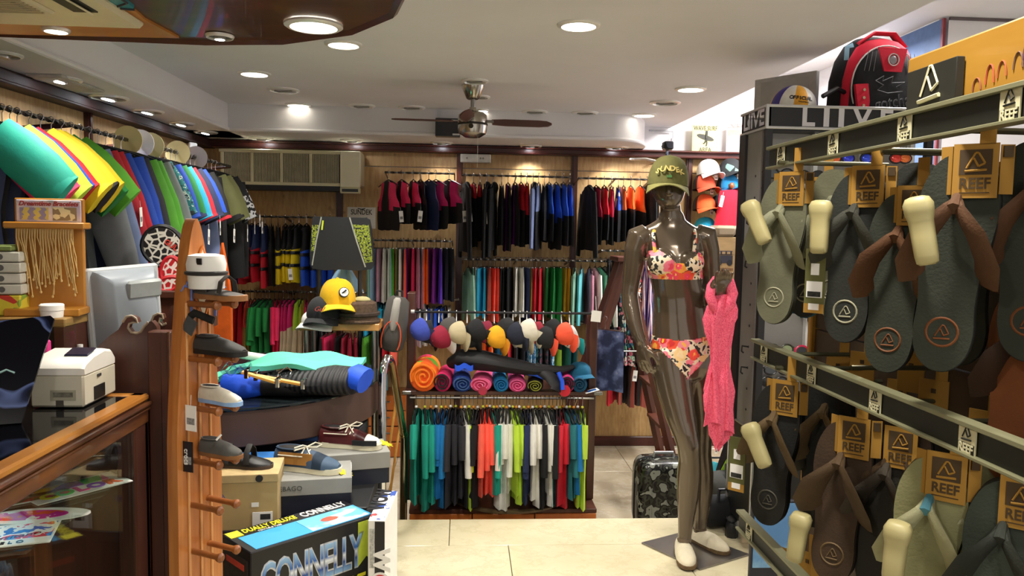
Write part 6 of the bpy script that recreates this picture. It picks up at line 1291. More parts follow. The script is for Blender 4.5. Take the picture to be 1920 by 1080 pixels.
MB().tube([(-28 * ub, -.16, 77 * ub), (-14 * ub, -.16, 85 * ub), (-16 * ub, -.16, 77 * ub), (2 * ub, -.16, 85 * ub), (0, -.16, 75 * ub), (22 * ub, -.16, 77 * ub), (8 * ub, -.16, 69 * ub), (20 * ub, -.16, 63 * ub), (-6 * ub, -.16, 59 * ub), (-24 * ub, -.16, 63 * ub), (-14 * ub, -.16, 71 * ub), (-28 * ub, -.16, 77 * ub)], .0018, 4).build('line_emblem', M('#7a7c80', .6), pk)
MB().tube([(-58 * ub, -.08, 60 * ub), (-80 * ub, -.1, 66 * ub), (-106 * ub, -.11, 52 * ub)], .011, 8).build('strap_handle', BLACK, pk); MB().tube([(-62 * ub, -.08, 112 * ub), (-66 * ub, -.1, 130 * ub), (-56 * ub, -.1, 134 * ub)], [(.003, .012)] * 3, 6).build('blue_ribbon', M('#8ab0c8', .7), pk)
t = shoe('trainer', 'red, white and black trainer behind the backpack on the tower top', (P(1560, 195, YT + .22).x, YT + .24, zfl + .001), (0, 0, PI + .1), .2, M('#c8402a', .6), M('#d8d4cc', .5), toe=M('#d8d4d0', .5))
t = thing('grey_canvas', 'pale grey canvas frame standing behind the volleyball', 'picture', (P(1472, 195, YT + .4).x, YT + .4, ztt - .1), (0, 0, -.95)); MB().box((0, 0, .14), (.34, .03, .34), bev=.003).build('frame', M('#b4b0ae', .7), t); MB().box((0, -.017, .16), (.26, .004, .26)).build('picture', pattern('faded_grey_picture', 6, [(0, '#c8c4c2'), (.6, '#a8a4a2')], 'noise', interp='LINEAR'), t)
# ================================================================ sandal rack with dark header strips
xr = .65
rkk = thing('sandal_wall_rack', 'wooden flip-flop rack with dark header strips and steel rods', 'rack', (xr, 1.0, 0))
GRN = M('#1e1f18', .5, 0, .06, 4, name='dark_header_strip'); LED = M('#8a8868', .4, .2, .04, name='pale_strip_edge'); YW = wood('#9a6c1c', '#b98830', (6, 1.2, 6), .6, .03)
def yr(px): return PX(px, 425, xr).y
STK = M('#ded8b0', .6, 0, .02, name='cream_sticker'); INK = M('#1d1c18', .7, name='dark_ink')
def reefmark(parent, T, s, mat, d=.001):     # triangular mark over a bar, in the local X-Z plane facing -Y
    mb = MB()
    for a, b in (((-.36, -.28), (-.02, .42)), ((-.02, .42), (.1, .42)), ((.1, .42), (.38, -.06)), ((.38, -.06), (.12, -.2)), ((.12, -.2), (-.08, .18))):
        mb.tube([T @ V((a[0] * s, -d, a[1] * s)), T @ V((b[0] * s, -d, b[1] * s))], [(.045 * s, .0008 + .01 * s)] * 2, 4)
    mb.tube([T @ V((-.42 * s, -d, -.42 * s)), T @ V((.46 * s, -d, -.36 * s))], .06 * s, 5)
    return mb.build('triangle_mark', mat, parent)
TY = Matrix.Rotation(-PI / 2, 4, 'Z')       # faces -X
RY_ = lambda y: y - 1.0
for i, (pxe, pt, pb_, stk) in enumerate(((1442, 281, 317, (1466, 1563, 1696, 1892)), (1428, 641, 675, (1450, 1543, 1669, 1852)), (1413, 980, 1014, (1436,)))):
    y1 = yr(pxe); z1_, z0_ = PX(pxe, pt, xr).z, PX(pxe, pb_, xr).z
    o = MB().box((0, RY_((y1 + .25) / 2), (z0_ + z1_) / 2), (.012, y1 - .25, z1_ - z0_)).build('header_strip', GRN, rkk)
    for z in (z0_, z1_): MB().box((-.004, RY_((y1 + .25) / 2), z), (.02, y1 - .25, .005 if z == z0_ else .007), bev=.001).build('edge_profile', LED, o)
    for q in stk:
        y = yr(q); h = (z1_ - z0_) * 1.05; T = Matrix.Translation((-.0085, RY_(y), (z0_ + z1_) / 2)) @ TY
        s = MB().box((0, 0, 0), (h * .8, .002, h), T=T).build('sticker', STK, rkk)
        reefmark(s, T @ Matrix.Translation((0, -.001, h * .2)), h * .5, INK)
        MB().box((0, -.0012, -h * .28), (h * .74, .001, h * .34), T=T).build('dark_block', INK, s)
        text(s, 'REEF', h * .4, STK, T @ V((0, -.002, -h * .28)), (PI / 2, 0, -PI / 2), .0006, fit=h * .66, bold=.0004)
xbk = .86
for z0_, z1_ in ((.02, .42), (.42, .86), (.86, 1.27), (1.27, 1.62)): MB().box((xbk - xr, RY_(1.0), (z0_ + z1_) / 2), (.02, 1.62, z1_ - z0_ - .004)).build('back_board', wood('#33210f', '#463015', (6, 1.2, 6), .6, 0), rkk)
MB().box((xbk - xr - .004, RY_(1.815), .8), (.034, .02, 1.6), bev=.003).build('edge_strip', YW, rkk)
ye = yr(1712) ; zy0, zy1 = PX(1712, 200, .68).z, PX(1712, 112, .68).z
MB().box((.035, RY_((PX(1712, 150, .68).y + .25) / 2), (zy0 + zy1) / 2 - .02), (.03, PX(1712, 150, .68).y - .25, zy1 - zy0 + .04), bev=.003).build('yellow_header_board', YW, rkk)
yl0, yl1 = PX(1808, 150, .668).y, PX(1716, 150, .668).y; zl1, zl0 = PX(1716, 132, .665).z, PX(1716, 205, .665).z
lg = MB().box((.012, RY_((yl0 + yl1) / 2), (zl0 + zl1) / 2 - .003), (.012, yl1 - yl0, zl1 - zl0), bev=.001).build('logo_board', M('#26251e', .6), rkk)
reefmark(lg, Matrix.Translation((.005, RY_((yl0 + yl1) / 2), (zl0 + zl1) / 2)) @ TY, (zl1 - zl0) * .95, STK)
yf_, zf_ = RY_(PX(1880, 150, .665).y), (zy0 + zy1) / 2 - .03
for k, (dy, h, c) in enumerate(((.055, .016, '#8a4a30'), (.03, .024, '#b04630'), (.008, .02, '#b0542e'), (-.02, .02, '#7a5a4a'), (-.035, .026, '#7a5060'))):
    MB().tube([(.019, yf_ + dy + .008 * math.cos(a), zf_ + .009 * -dy * 20 + h * math.sin(a)) for a in [PI * q / 8 for q in range(9)]], .0012, 4).build('faded_mark', M(c, .8), rkk)
ZR1, ZR2, ZR3 = PX(1442, 300, xr).z + .0, PX(1428, 660, xr).z, PX(1413, 997, xr).z
ROD2 = M('#6e6b52', .3, .7, .04, name='steel_peg_rod')
CARD = M('#a3782a', .75, 0, .06, 5, name='kraft_card'); PRT = M('#46341a', .8, name='brown_print')
def cardb(t, z, s=1., flaps=True, y=0.):
    s *= .82; w_, h_ = .062 * s, .085 * s; T = Matrix.Translation((0, y, z))
    o = MB().box((0, 0, -h_ / 2), (w_, .002, h_), T=T).box((.012, 0, .028 * s), (.022 * s, .002, .06 * s), T=T).build('hang_card', CARD, t)
    if flaps:
        for k in (-1, 1): MB().box((k * w_ * .66, .008, -h_ * .48), (w_ * .32, .002, h_ * .9), rot=(0, 0, k * .5), T=T).build('card_flap', CARD, t)
        MB().box((w_ * .68, .004, -h_ * .16), (.011, .003, .014), rot=(0, 0, .5), T=T).build('size_mark', PRT, t)
    MB().box((0, -.0015, -h_ * .34), (w_ * .72, .001, h_ * .46), T=T).build('printed_square', PRT, o)
    reefmark(o, T @ Matrix.Translation((0, -.002, -h_ * .34)), w_ * .55, STK if 0 else CARD)
    text(o, 'REEF', .024 * s, PRT, T @ V((0, -.0018, -h_ * .74)), (PI / 2, 0, 0), .0005, fit=w_ * .68, bold=.0004)
    MB().box((0, -.0015, -h_ * .9), (w_ * .66, .001, .0012), T=T).build('printed_line', PRT, o)
OUT = [(0, 0), (.022, -.004), (.037, -.018), (.046, -.045), (.048, -.08), (.043, -.12), (.036, -.16), (.034, -.2), (.036, -.235), (.03, -.265), (.016, -.283), (0, -.288), (-.016, -.283), (-.03, -.265), (-.035, -.235), (-.033, -.2), (-.036, -.16), (-.043, -.115), (-.046, -.08), (-.042, -.045), (-.03, -.016), (-.016, -.003)]
def catmull(ps, k=3):
    n = len(ps); o = []
    for i in range(n):
        a, b, c, d = (V(ps[(i + j - 1) % n]) for j in range(4))
        for q in range(k):
            t = q / k; o.append(tuple(.5 * (2 * b + (c - a) * t + (2 * a - 5 * b + 4 * c - d) * t * t + (3 * b - a - 3 * c + d) * t ** 3)))
    return o
OUT = catmull(OUT)
def sandal(t, x, y, z, bed, out, strap, logo=None, wide=.019, tilt=0., teal=None):
    o = MB().prism([(a, b) for a, b in OUT][::-1], 0, .006, T=Matrix.Translation((x, y, z)) @ Matrix.Rotation(tilt, 4, 'Y') @ RX).build('sole', bed, t)
    T = Matrix.Translation((x, y, z)) @ Matrix.Rotation(tilt, 4, 'Y')
    MB().prism([(a * 1.02, b * 1.01 + .001) for a, b in OUT][::-1], -.02, 0, T=T @ RX).build('outsole', out, o)
    for k in (-1, 1):
        MB().tube([T @ V(q) for q in ((0, -.006, -.06), (k * .008, -.032, -.075), (k * .03, -.045, -.105), (k * .044, -.03, -.14), (k * .044, -.002, -.168))], [(.006, .007), (.012, .005), (wide, .0045), (wide, .004), (wide * .9, .004)], 8, up=(0, 0, 1)).build('strap', strap, o)
    MB().tube([T @ V((0, 0, -.055)), T @ V((0, -.014, -.056)), T @ V((0, -.034, -.072))], [.005, .006, .009], 8).build('toe_post', strap if not teal else teal, o)
    if logo:
        MB().tube([T @ V((.019 * math.cos(a), -.0065, -.235 + .019 * math.sin(a))) for a in [2 * PI * i / 22 for i in range(22)]], .0016, 4, closed=True, up=(0, 1, 0)).build('logo_ring', logo, o)
        reefmark(o, T @ Matrix.Translation((0, -.0062, -.235)), .022, logo)
IV = M('#b9ae7a', .45, 0, .03, name='ivory_plastic')
def sectag(t, p, rot, s=1.):
    T = Matrix.Translation(p) @ Euler(rot).to_matrix().to_4x4()
    rr = []
    for z, w_, d in ((.002, .008, .008), (0, .014, .012), (-.008, .018, .016), (-.02, .0175, .014), (-.03, .015, .011), (-.05, .0145, .012), (-.075, .014, .012), (-.084, .013, .01), (-.087, .009, .007)):
        rr.append([(w_ * s * abs(math.cos(a)) ** .6 * (1 if math.cos(a) > 0 else -1), d * s * abs(math.sin(a)) ** .6 * (1 if math.sin(a) > 0 else -1) - .006, z * s) for a in [2 * PI * i / 16 for i in range(16)]])
    MB().loft(rr, T=T).build('security_tag', IV, t); 
def bigtag(t, p, rot=(0, 0, 0)):
    T = Matrix.Translation(p) @ Euler(rot).to_matrix().to_4x4()
    o = MB().box((0, 0, -.055), (.034, .0015, .11), T=T).build('price_tag', M('#5a5a2c', .7), t)
    for z, h, w_ in ((-.035, .02, .014), (-.07, .028, .027), (-.1, .011, .018)): MB().box((0, -.0015, z), (w_, .001, h), T=T).build('tag_sticker', PAPER, o)
    MB().box((0, -.0012, -.103), (.034, .001, .016), T=T).build('orange_foot', CARD, o); MB().box((0, -.0025, -.078), (.022, .001, .009), T=T).build('barcode', M('#2c2c28', .8, 0, .7, 200), o)
nr = 0
def pair(label, px, pt, D, bed, outc, strapc, a=-.75, logo='#a8a488', dx=0., card=True, flaps=True, tag_=None, price=None, wide=.019, gap=.05, two=True, tealc=None, scl=1., cs=1.):
    p = P(px, pt - .02 * F / D * 0, D); p.z += .02; t = thing('flip_flop_pair', label, 'flip-flops', p, (0, 0, a)); t.scale = (scl,) * 3
    b, o_, s_ = M(bed, .8, 0, .12, 20, .3), M(outc, .7, 0, .1, 20), M(strapc, .75, 0, .1, 20, .3); lg_ = M(logo, .7) if logo else None; tc_ = M(tealc, .6) if tealc else None
    sandal(t, .058, .03, -.018, b, o_, s_, lg_, wide, -.03, tc_)
    if two: sandal(t, -.016, -.022, -.036, b, o_, s_, lg_, wide, .05, tc_)
    if card: cardb(t, -.024, cs, flaps, -.034)
    if tag_: sectag(t, tag_[0], tag_[1])
    if price: bigtag(t, price)
    return t
pair('olive-grey flip-flops with pale straps, first from the far end of the top row', 1497, 320, 1.50, '#6a6a52', '#4a4a3c', '#8e8e72', tag_=((-.062, -.085, -.085), (0, -.45, 0)), cs=.95)
pair('teal-soled flip-flops tucked behind the olive-grey pair', 1440, 366, 1.66, '#1a5a74', '#1d6a88', '#163c4c', card=False, scl=.9, two=False)
pair('grey flip-flops with teal outsole behind the first top-row pair', 1552, 330, 1.62, '#383a38', '#1a6a80', '#2a2c2a', flaps=False, tag_=((-.06, -.08, -.09), (0, .1, 0)))
pair('charcoal flip-flops with olive price tag, middle of the top row', 1640, 308, 1.28, '#24261f', '#191a16', '#38382e', tag_=((-.058, -.08, -.085), (0, 0, 0)), price=(-.075, -.045, -.165))
pair('dark flip-flops with brown strap and orange mark in the top row', 1724, 345, 1.2, '#2c3024', '#1c1e18', '#5c3a1e', logo='#7a4a26', cs=.9)
pair('large dark flip-flops with brown straps nearest in the top row', 1838, 268, .99, '#2a2e22', '#191b15', '#57381f', logo='#7e4a24', tag_=((-.058, -.075, -.095), (0, -.2, 0)), a=-.7)
pair('orange-brown flip-flop cut by the right frame edge', 1972, 505, 1.02, '#7a4216', '#5c3010', '#3a2412', card=False, logo=None)
pair('brown-strapped black flip-flops, first from the far end of the lower row', 1485, 705, 1.48, '#171611', '#12120e', '#5e4a2c', tag_=((-.05, -.08, -.11), (0, -.45, 0)), price=(-.085, -.05, -.15), logo='#4a463a')
pair('black flip-flops behind the first lower-row pair', 1570, 735, 1.62, '#1c1c18', '#131310', '#2a2822', flaps=False, logo=None)
pair('all-brown flip-flops with plaited strap, middle of the lower row', 1614, 772, 1.27, '#3e2c1a', '#21180f', '#4e3a22', logo='#6a5434', wide=.024, price=None, tag_=((-.07, -.06, -.2), (0, .1, 0)))
pair('pale olive and white flip-flops with teal toe posts in the lower row', 1786, 835, 1.05, '#86845a', '#4f5440', '#a8a680', logo=None, tealc='#4f8a9a', tag_=((-.045, -.085, -.12), (0, .05, 0)), wide=.021)
pair('grey-green flip-flops nearest in the lower row at the frame edge', 1925, 880, .98, '#384034', '#22261f', '#2c3028', logo=None, flaps=False)
pair('dark flip-flops half hidden beside the pale olive pair', 1700, 790, 1.24, '#2a261e', '#181611', '#3a3226', flaps=False, logo=None)
for k, (px, py, D) in enumerate(((1505, 306, 1.52), (1590, 307, 1.6), (1660, 285, 1.3), (1755, 284, 1.24), (1855, 245, 1.0), (1500, 690, 1.5), (1600, 715, 1.5), (1640, 752, 1.3), (1800, 790, 1.08), (1700, 690, 1.3), (1620, 665, 1.55))):
    p = P(px, py, D); MB().cyl((min(p.x - .05, .68) - xr, RY_(p.y) - .0, p.z), (xbk - xr - .01, RY_(p.y), p.z), .0045, n=8).build('peg_rod', ROD2, rkk)
for k, (px, py, D) in enumerate(((1572, 668, 1.62), (1618, 660, 1.5), (1710, 665, 1.36), (1690, 712, 1.42), (1752, 712, 1.3), (1850, 770, 1.12), (1905, 772, 1.02), (1480, 1030, 1.6), (1515, 1035, 1.55), (1545, 1045, 1.5))):
    t = thing('empty_hang_card', f'empty kraft hanging card, {nth(k + 1)} of those without sandals on the rack', 'card', P(px, py, D), (0, 0, -.8 - .1 * (k % 3)))
    w_, h_ = .05, .07
    o = MB().box((0, 0, -h_ / 2), (w_, .002, h_), bev=.0008).box((.012, 0, .02), (.02, .002, .04)).build('card', CARD, t); MB().box((0, -.0015, -.02), (.008, .001, .008)).build('size_mark', PRT, t)
# sea picture behind the rack
t = thing('sea_picture', 'blue sea picture board leaning behind the sandal rack', 'picture', (P(1490, 1000, 2.9).x, 2.9, P(1490, 1020, 2.9).z)); MB().box((0.12, 0, .02), (.6, .02, .32), bev=.003).build('frame_board', M('#1c1f2c', .5), t); MB().box((0.12, -.011, .04), (.58, .004, .26)).build('sea_print', pattern('sea_print', 3, [(0, '#3a68a8'), (.5, '#5a8ac0'), (.62, '#8ab8d8')], 'noise', interp='LINEAR', detail=6), t); MB().box((.12, .02, -.2), (.3, .02, .5)).build('prop', BLACK, t)
# ================================================================ back right: caps, boxes, signs, ladder, cases
def sign(label, px0, py0, px1, py1, col, name='wall_sign', Y=YB - .1):
    a, b = P(px0, py1, Y), P(px1, py0, Y); t = thing(name, label, 'sign', ((a.x + b.x) / 2, Y, a.z), (-.04, 0, 0)); w_, h_ = b.x - a.x, b.z - a.z
    MB().box((0, 0, h_ / 2), (w_, .006, h_), bev=.002).build('plate', M(col, .5, 0, .04), t); return t, w_, h_
t, w_, h_ = sign('yellow WAVE SURF AREA sign with surfer figure standing on the wall ledge', 1297, 234, 1348, 286, '#d8cc7a')
GI = M('#4a4a3c', .7)
text(t, 'WAVE SURF', .05, GI, (0, -.005, h_ * .86), fit=w_ * .9, bold=.0006); text(t, 'AREA', .05, GI, (0, -.005, h_ * .1), fit=w_ * .48, bold=.0006)
MB().prism([(w_ * .34 * math.cos(a), h_ * .09 * math.sin(a)) for a in [2 * PI * i / 20 for i in range(20)]], .004, .006, T=Matrix.Translation((0, 0, h_ * .54)) @ Matrix.Rotation(.28, 4, 'Y') @ RX).build('surfboard_figure', M('#3a3a32', .7), t)
MB().ell((.01, -.005, h_ * .74), (.011, .003, .013), 10, 6).tube([(.01, -.005, h_ * .7), (.006, -.005, h_ * .5)], .011, 6).tube([(.006, -.005, h_ * .5), (-.002, -.005, h_ * .36), (-.016, -.005, h_ * .32)], .006, 5).tube([(.006, -.005, h_ * .5), (.014, -.005, h_ * .36), (.008, -.005, h_ * .24)], .006, 5).build('surfer_figure', M('#3a3a32', .7), t)
t, w_, h_ = sign('faded red and white long board sign with van picture on the wall ledge', 1361, 232, 1403, 287, '#dcd2cc')
text(t, 'LONG BOARD', .05, M('#c85a50', .7), (0, -.005, h_ * .9), fit=w_ * .9); MB().box((.0, -.004, h_ * .68), (w_ * .9, .002, h_ * .2)).build('red_sky', M('#d88a7a', .7), t); MB().box((0, -.005, h_ * .5), (w_ * .6, .003, h_ * .22), bev=.001).build('van_picture', M('#c8b8b4', .7), t); MB().box((0, -.004, h_ * .18), (w_ * .9, .002, h_ * .28)).build('grey_wave', pattern('grey_wave_print', 30, [(0, '#d8dcd8'), (.5, '#a8b8b0')], 'noise', interp='LINEAR'), t)
CAMO = pattern('tree_print', 22, [(0, '#17191c'), (.5, '#6a8a80'), (.62, '#1a1c1e')], 'voro', .8)
for lb, px, py, c, bm_, sd in (('white cap with black scribble on the wall, top row', 1328, 328, '#f0eeea', '#f0eeea', None), ('black cap with pale tree print on the wall, top row', 1370, 326, CAMO, '#17191c', None), ('black and red cap at the right end of the top row', 1403, 326, '#17181b', '#c8283a', None), ('brick orange trucker cap in the middle row', 1320, 355, '#c84e30', '#c84e30', '#2a1412'), ('blue trucker cap with white front in the middle row', 1365, 355, '#1a7ab0', '#1c5a8a', '#1c2a34'), ('black cap at the right end of the middle row', 1400, 355, '#191a20', '#191a20', None), ('bright orange trucker cap in the lower row', 1320, 393, '#f0602c', '#f0602c', '#2a1210'), ('black cap behind the red shorts in the lower row', 1352, 393, '#17181b', '#17181b', None), ('turquoise patterned cap in the lowest row', 1322, 436, '#1f9ac0', '#1f9ac0', None)):
    p = P(px, py, YB - .16); t = cap('cap', lb, c, bm_, p, (-.12, 0, .3), s=1.02, side=sd, hgt=.98, tagged=True); MB().tube([(0, .02, .06), (0, .13, .07)], .004, 5).build('wall_hook', STEEL, t)
text(bpy.data.objects['cap.00%d' % 4] if 'cap.004' in bpy.data.objects else t, '', .01, BLACK, (0, 0, 0)) if 0 else None
t = thing('red_shorts', 'bright red shorts with white tags hung among the wall caps', 'shorts', P(1372, 356, YB - .3), (0, 0, .15)); w_ = .12
b = body(.12, .3, .04, 0, .01, [(0, .85), (1, 1.15)], .008, 3); b.build('body', fab('#c8102c'), t); body(.06, .22, .05, .02, .01, None, .006, 4).build('pink_layer', fab('#e85a7a'), t).location = (.1, .02, 0)
for x in (-.1, .1): price_tag(t, (x, -.05, -.02 - abs(x) * .3), (.03, .09), rot=(0, .2, 0))
MB().ell((0, -.0, .03), (.025, .02, .03), 12, 8).build('hanger_knob', wood('#6a3a1a', '#8a5028', (8, 8, 8), .4), t); MB().tube([(0, 0, .03), (0, .1, .06), (0, .28, .06)], .005, 5).build('arm', STEEL, t)
# printed cartons on a stand
KR = wood('#8a6e48', '#a88a60', (3, 3, 12), .75, 0); ycb = 5.3
xa, xb2 = P(1338, 520, ycb).x, P(1398, 520, ycb).x; zlo, zhi = P(1360, 532, ycb).z, P(1360, 422, ycb).z
cab = thing('glass_shelf_stand', 'small glass-shelved stand below the printed cartons', 'stand', ((xa + xb2) / 2 + .1, ycb + .15, ZL)); ww = xb2 - xa + .3
for z in (.35, .7, zlo - ZL - .01): MB().box((0, 0, z), (ww, .3, .012)).build('shelf', M('#8a7a50', .3), cab)
for x in (-ww / 2 + .012, ww / 2 - .012):
    for y in (-.14, .14): MB().box((x, y, (zlo - ZL) / 2), (.02, .02, zlo - ZL - .02)).build('post', BLACK, cab)
for i, (z, r_, c, lb) in enumerate(((.712, .03, '#cfcab8', 'small white vase on the upper glass shelf'), (.362, .03, '#e05a2a', 'small orange pot on the lower glass shelf'))):
    t = thing('small_vase', lb, 'vase', cab.location + V((-.08 + .1 * i, -.02, z))); MB().lathe([(r_ * .6, 0), (r_, .03), (r_ * .8, .06), (r_ * .4, .075), (r_ * .45, .085)], 16).build('vase', M(c, .4), t); MB().lathe([(r_ * .46, .084), (r_ * .3, .084)], 12, cap=False).build('rim', WHITE, t)
half_w = (xb2 - xa) / 2 + .03
for i, lb in enumerate(('brown printed carton with dark van picture beside the mannequin arm', 'brown printed carton right of the van carton')):
    t = thing('printed_carton', lb, 'box', (xa + half_w * (i + .5), ycb + .08, zlo + .003)); h = zhi - zlo - .006
    MB().box((0, 0, h * .4), (half_w - .004, .2, h * .8), bev=.004).build('carton', KR, t); MB().box((0, 0, h * .9), (half_w + .004 * 0 - .003, .21, h * .2), bev=.02).build('padded_lid', fab('#8a7a64'), t)
    if i == 0:
        MB().box((.0, -.102, h * .42), (half_w * .7, .003, h * .13), bev=.001).box((.0, -.102, h * .53), (half_w * .66, .003, h * .07), bev=.001).build('van_print', M('#2c2a34', .8), t)
        for x in (-.045, .03): MB().cyl((x, -.1, h * .36), (x, -.105, h * .36), .02, n=14).build('wheel_print', M('#1c1b20', .8), t)
        for x in (-.05, -.015, .02, .055): MB().box((x, -.104, h * .53), (.022, .002, h * .04)).build('window_print', KR, t)
        text(t, 'SURF COMPANY', .03, M('#6a3a20', .8), (0, -.101, h * .24), fit=half_w * .8)
    else: text(t, 'PACIFIC', .05, M('#4a3826', .8), (.01, -.101, h * .25), fit=half_w * .8); text(t, 'Co', .06, M('#4a3826', .8), (-.03, -.101, h * .72), shear=.3)
# wooden folding ladder
yl = 4.95; LD = wood('#3f1d12', '#63301c', (7, 7, 1.2), .45)
tp_ = P(1168, 488, yl); ldr = thing('folding_ladder', 'dark wooden folding stepladder standing behind the mannequin', 'ladder', (tp_.x, yl, ZL)); hz_ = tp_.z - ZL
def leg_at(x1, y0, nm): MB().tube([(0, y0 * .5, hz_), (x1, y0, 0)], [(.03, .014)] * 2, 4, up=(1, 0, 0)).build(nm, LD, ldr)
rx_ = P(1252, 868, yl).x - tp_.x; rx_ *= hz_ / (hz_ - (P(1252, 868, yl).z - ZL)); lx_ = P(1118, 640, yl).x - tp_.x; lx_ *= hz_ / (hz_ - (P(1118, 640, yl).z - ZL))
for y in (-.2, .2): leg_at(rx_, y, 'front_leg'); leg_at(lx_, y, 'rear_leg')
for i in range(1, 6):
    q = i / 6.2; MB().box((rx_ * q, 0, hz_ * (1 - q)), (.075, .2 + .2 * q, .022), bev=.002).build('step', LD, ldr)
    if i in (2, 4): MB().box((lx_ * q, 0, hz_ * (1 - q)), (.03, .2 + .2 * q, .02), bev=.002).build('rear_brace', LD, ldr)
MB().box((0, 0, hz_ + .01), (.12, .26, .03), bev=.003).build('top_plate', LD, ldr)
MB().tube([(rx_ * .35, -.15, hz_ * .65), (lx_ * .35, -.15, hz_ * .65)], .005, 5).build('spreader', STEEL, ldr)
# camouflage suitcase
yc2 = 4.3; p0 = P(1196, 985, yc2); pt2 = P(1240, 868, yc2); sh = pt2.z - ZL - .05; sw = .34
CM = pattern('grey_camouflage_shell', 17, [(0, '#101110'), (.42, '#34362f'), (.49, '#121312'), (.56, '#80837a'), (.7, '#44463f')], 'noise', .22, detail=1.5)
cs_ = thing('suitcase', 'glossy grey camouflage hard-shell suitcase behind the mannequin leg', 'suitcase', (p0.x + sw / 2, yc2 + .12, ZL))
MB().loft([[((sw / 2 - ins) * abs(math.cos(a)) ** .35 * (1 if math.cos(a) > 0 else -1), y, .05 + sh / 2 + (sh / 2 - ins) * abs(math.sin(a)) ** .35 * (1 if math.sin(a) > 0 else -1)) for a in [2 * PI * i / 40 for i in range(40)]] for y, ins in ((-.12, .05), (-.115, .025), (-.09, .006), (0, 0), (.09, .006), (.115, .025), (.12, .05))]).build('shell', CM, cs_, smooth=1.)
MB().tube([(sw / 2 * 1.005 * abs(math.cos(a)) ** .35 * (1 if math.cos(a) > 0 else -1), 0, .05 + sh / 2 + sh / 2 * 1.003 * abs(math.sin(a)) ** .35 * (1 if math.sin(a) > 0 else -1)) for a in [2 * PI * i / 40 for i in range(40)]], .006, 6, closed=True, up=(0, 1, 0)).build('zip', BLACK, cs_)
for x in (-.1, 0, .1): MB().tube([(x, -.122, .12), (x, -.122, sh - .04)], .006, 6).build('ridge', CM, cs_)
MB().tube([(-.06, 0, .05 + sh), (-.055, 0, sh + .075), (.055, 0, sh + .075), (.06, 0, .05 + sh)], .01, 8).build('handle', M('#9a9c9c', .3, .5), cs_)
for x in (-.12, .12):
    for y in (-.08, .08): MB().lathe([(.008, -.012), (.026, -.01), (.026, .01), (.008, .012)], 14, T=Matrix.Translation((x, y, .026)) @ Matrix.Rotation(PI / 2, 4, 'Y')).build('wheel', BLACK, cs_)
# dark bags on the floor right of the mannequin
def duffel(label, px, py, Y, rx, rz, ln, ang, c, name='duffel_bag', z0=None):
    z0 = ZL if z0 is None else z0; p = P(px, py, Y); t = thing(name, label, 'bag', (p.x, Y, z0 + rz), (0, 0, ang)); m = fab(c)
    MB().tube([(-ln / 2, 0, 0), (-ln / 2 + .02, 0, 0), (-ln / 4, 0, .006), (ln / 4, 0, .004), (ln / 2 - .02, 0, 0), (ln / 2, 0, 0)], [(rz * .7, rx * .7), (rz * .95, rx * .95), (rz, rx), (rz, rx), (rz * .95, rx * .95), (rz * .7, rx * .7)], 16, up=(0, 0, 1)).build('bag_body', m, t, smooth=1.)
    MB().tube([(-ln / 2.2, 0, rz * .96), (0, 0, rz * 1.02), (ln / 2.2, 0, rz * .96)], .006, 5).build('zip', BLACK, t); MB().tube([(-ln * .2, -rx * .6, rz * .8), (-ln * .12, -rx * .3, rz * 1.5), (ln * .12, -rx * .3, rz * 1.5), (ln * .2, -rx * .6, rz * .8)], .009, 6).build('strap', BLACK, t)
duffel('navy holdall on the sunken floor right of the mannequin legs', 1352, 960, 4.35, .15, .13, .42, .3, '#1c2440')
duffel('dark grey rolled bag lying on the navy holdall', 1362, 900, 4.25, .1, .1, .34, .5, '#3a3a36', 'rolled_bag', ZL + .262)
duffel('black bag with teal scarf lying at the back right', 1340, 850, 4.75, .14, .16, .4, .0, '#121316')
t = thing('teal_scarf', 'crumpled teal cloth lying on the black bag', 'cloth', (P(1335, 850, 4.72).x, 4.72, ZL + .325)); MB().sheet(lambda a, b: ((a - .5) * .22, (b - .5) * .16, .025 * math.sin(a * 9 + b * 4) + .02 * math.cos(b * 11)), 12, 8, 0, .006).build('cloth', fab('#2a8a94'), t)
t = thing('lime_packet', 'black and lime packet on the floor bags beside the scarf end', 'packet', P(1366, 868, 4.3), (0, .3, .2)); t.location.z = ZL + .47; MB().box((0, 0, .05), (.12, .06, .2), bev=.01).build('packet', M('#15161a', .5), t); MB().box((0, -.031, .0), (.11, .003, .07), rot=(0, .2, 0)).build('lime_band', M('#9ac82a', .5), t)
# black shoe pair beside the plate
t = shoe('black_shoe', 'black shoe lying beside the steel plate near the tower wheel', (P(1372, 1010, 3.72).x, 3.72, .001), (0, 0, 1.2), .26, M('#17171a', .5), RUB, cat='shoe')
t = duffel('black crumpled bag on the front floor between plate and tower', 1350, 980, 3.76, .07, .08, .2, .2, '#101114', 'black_pouch', 0.)
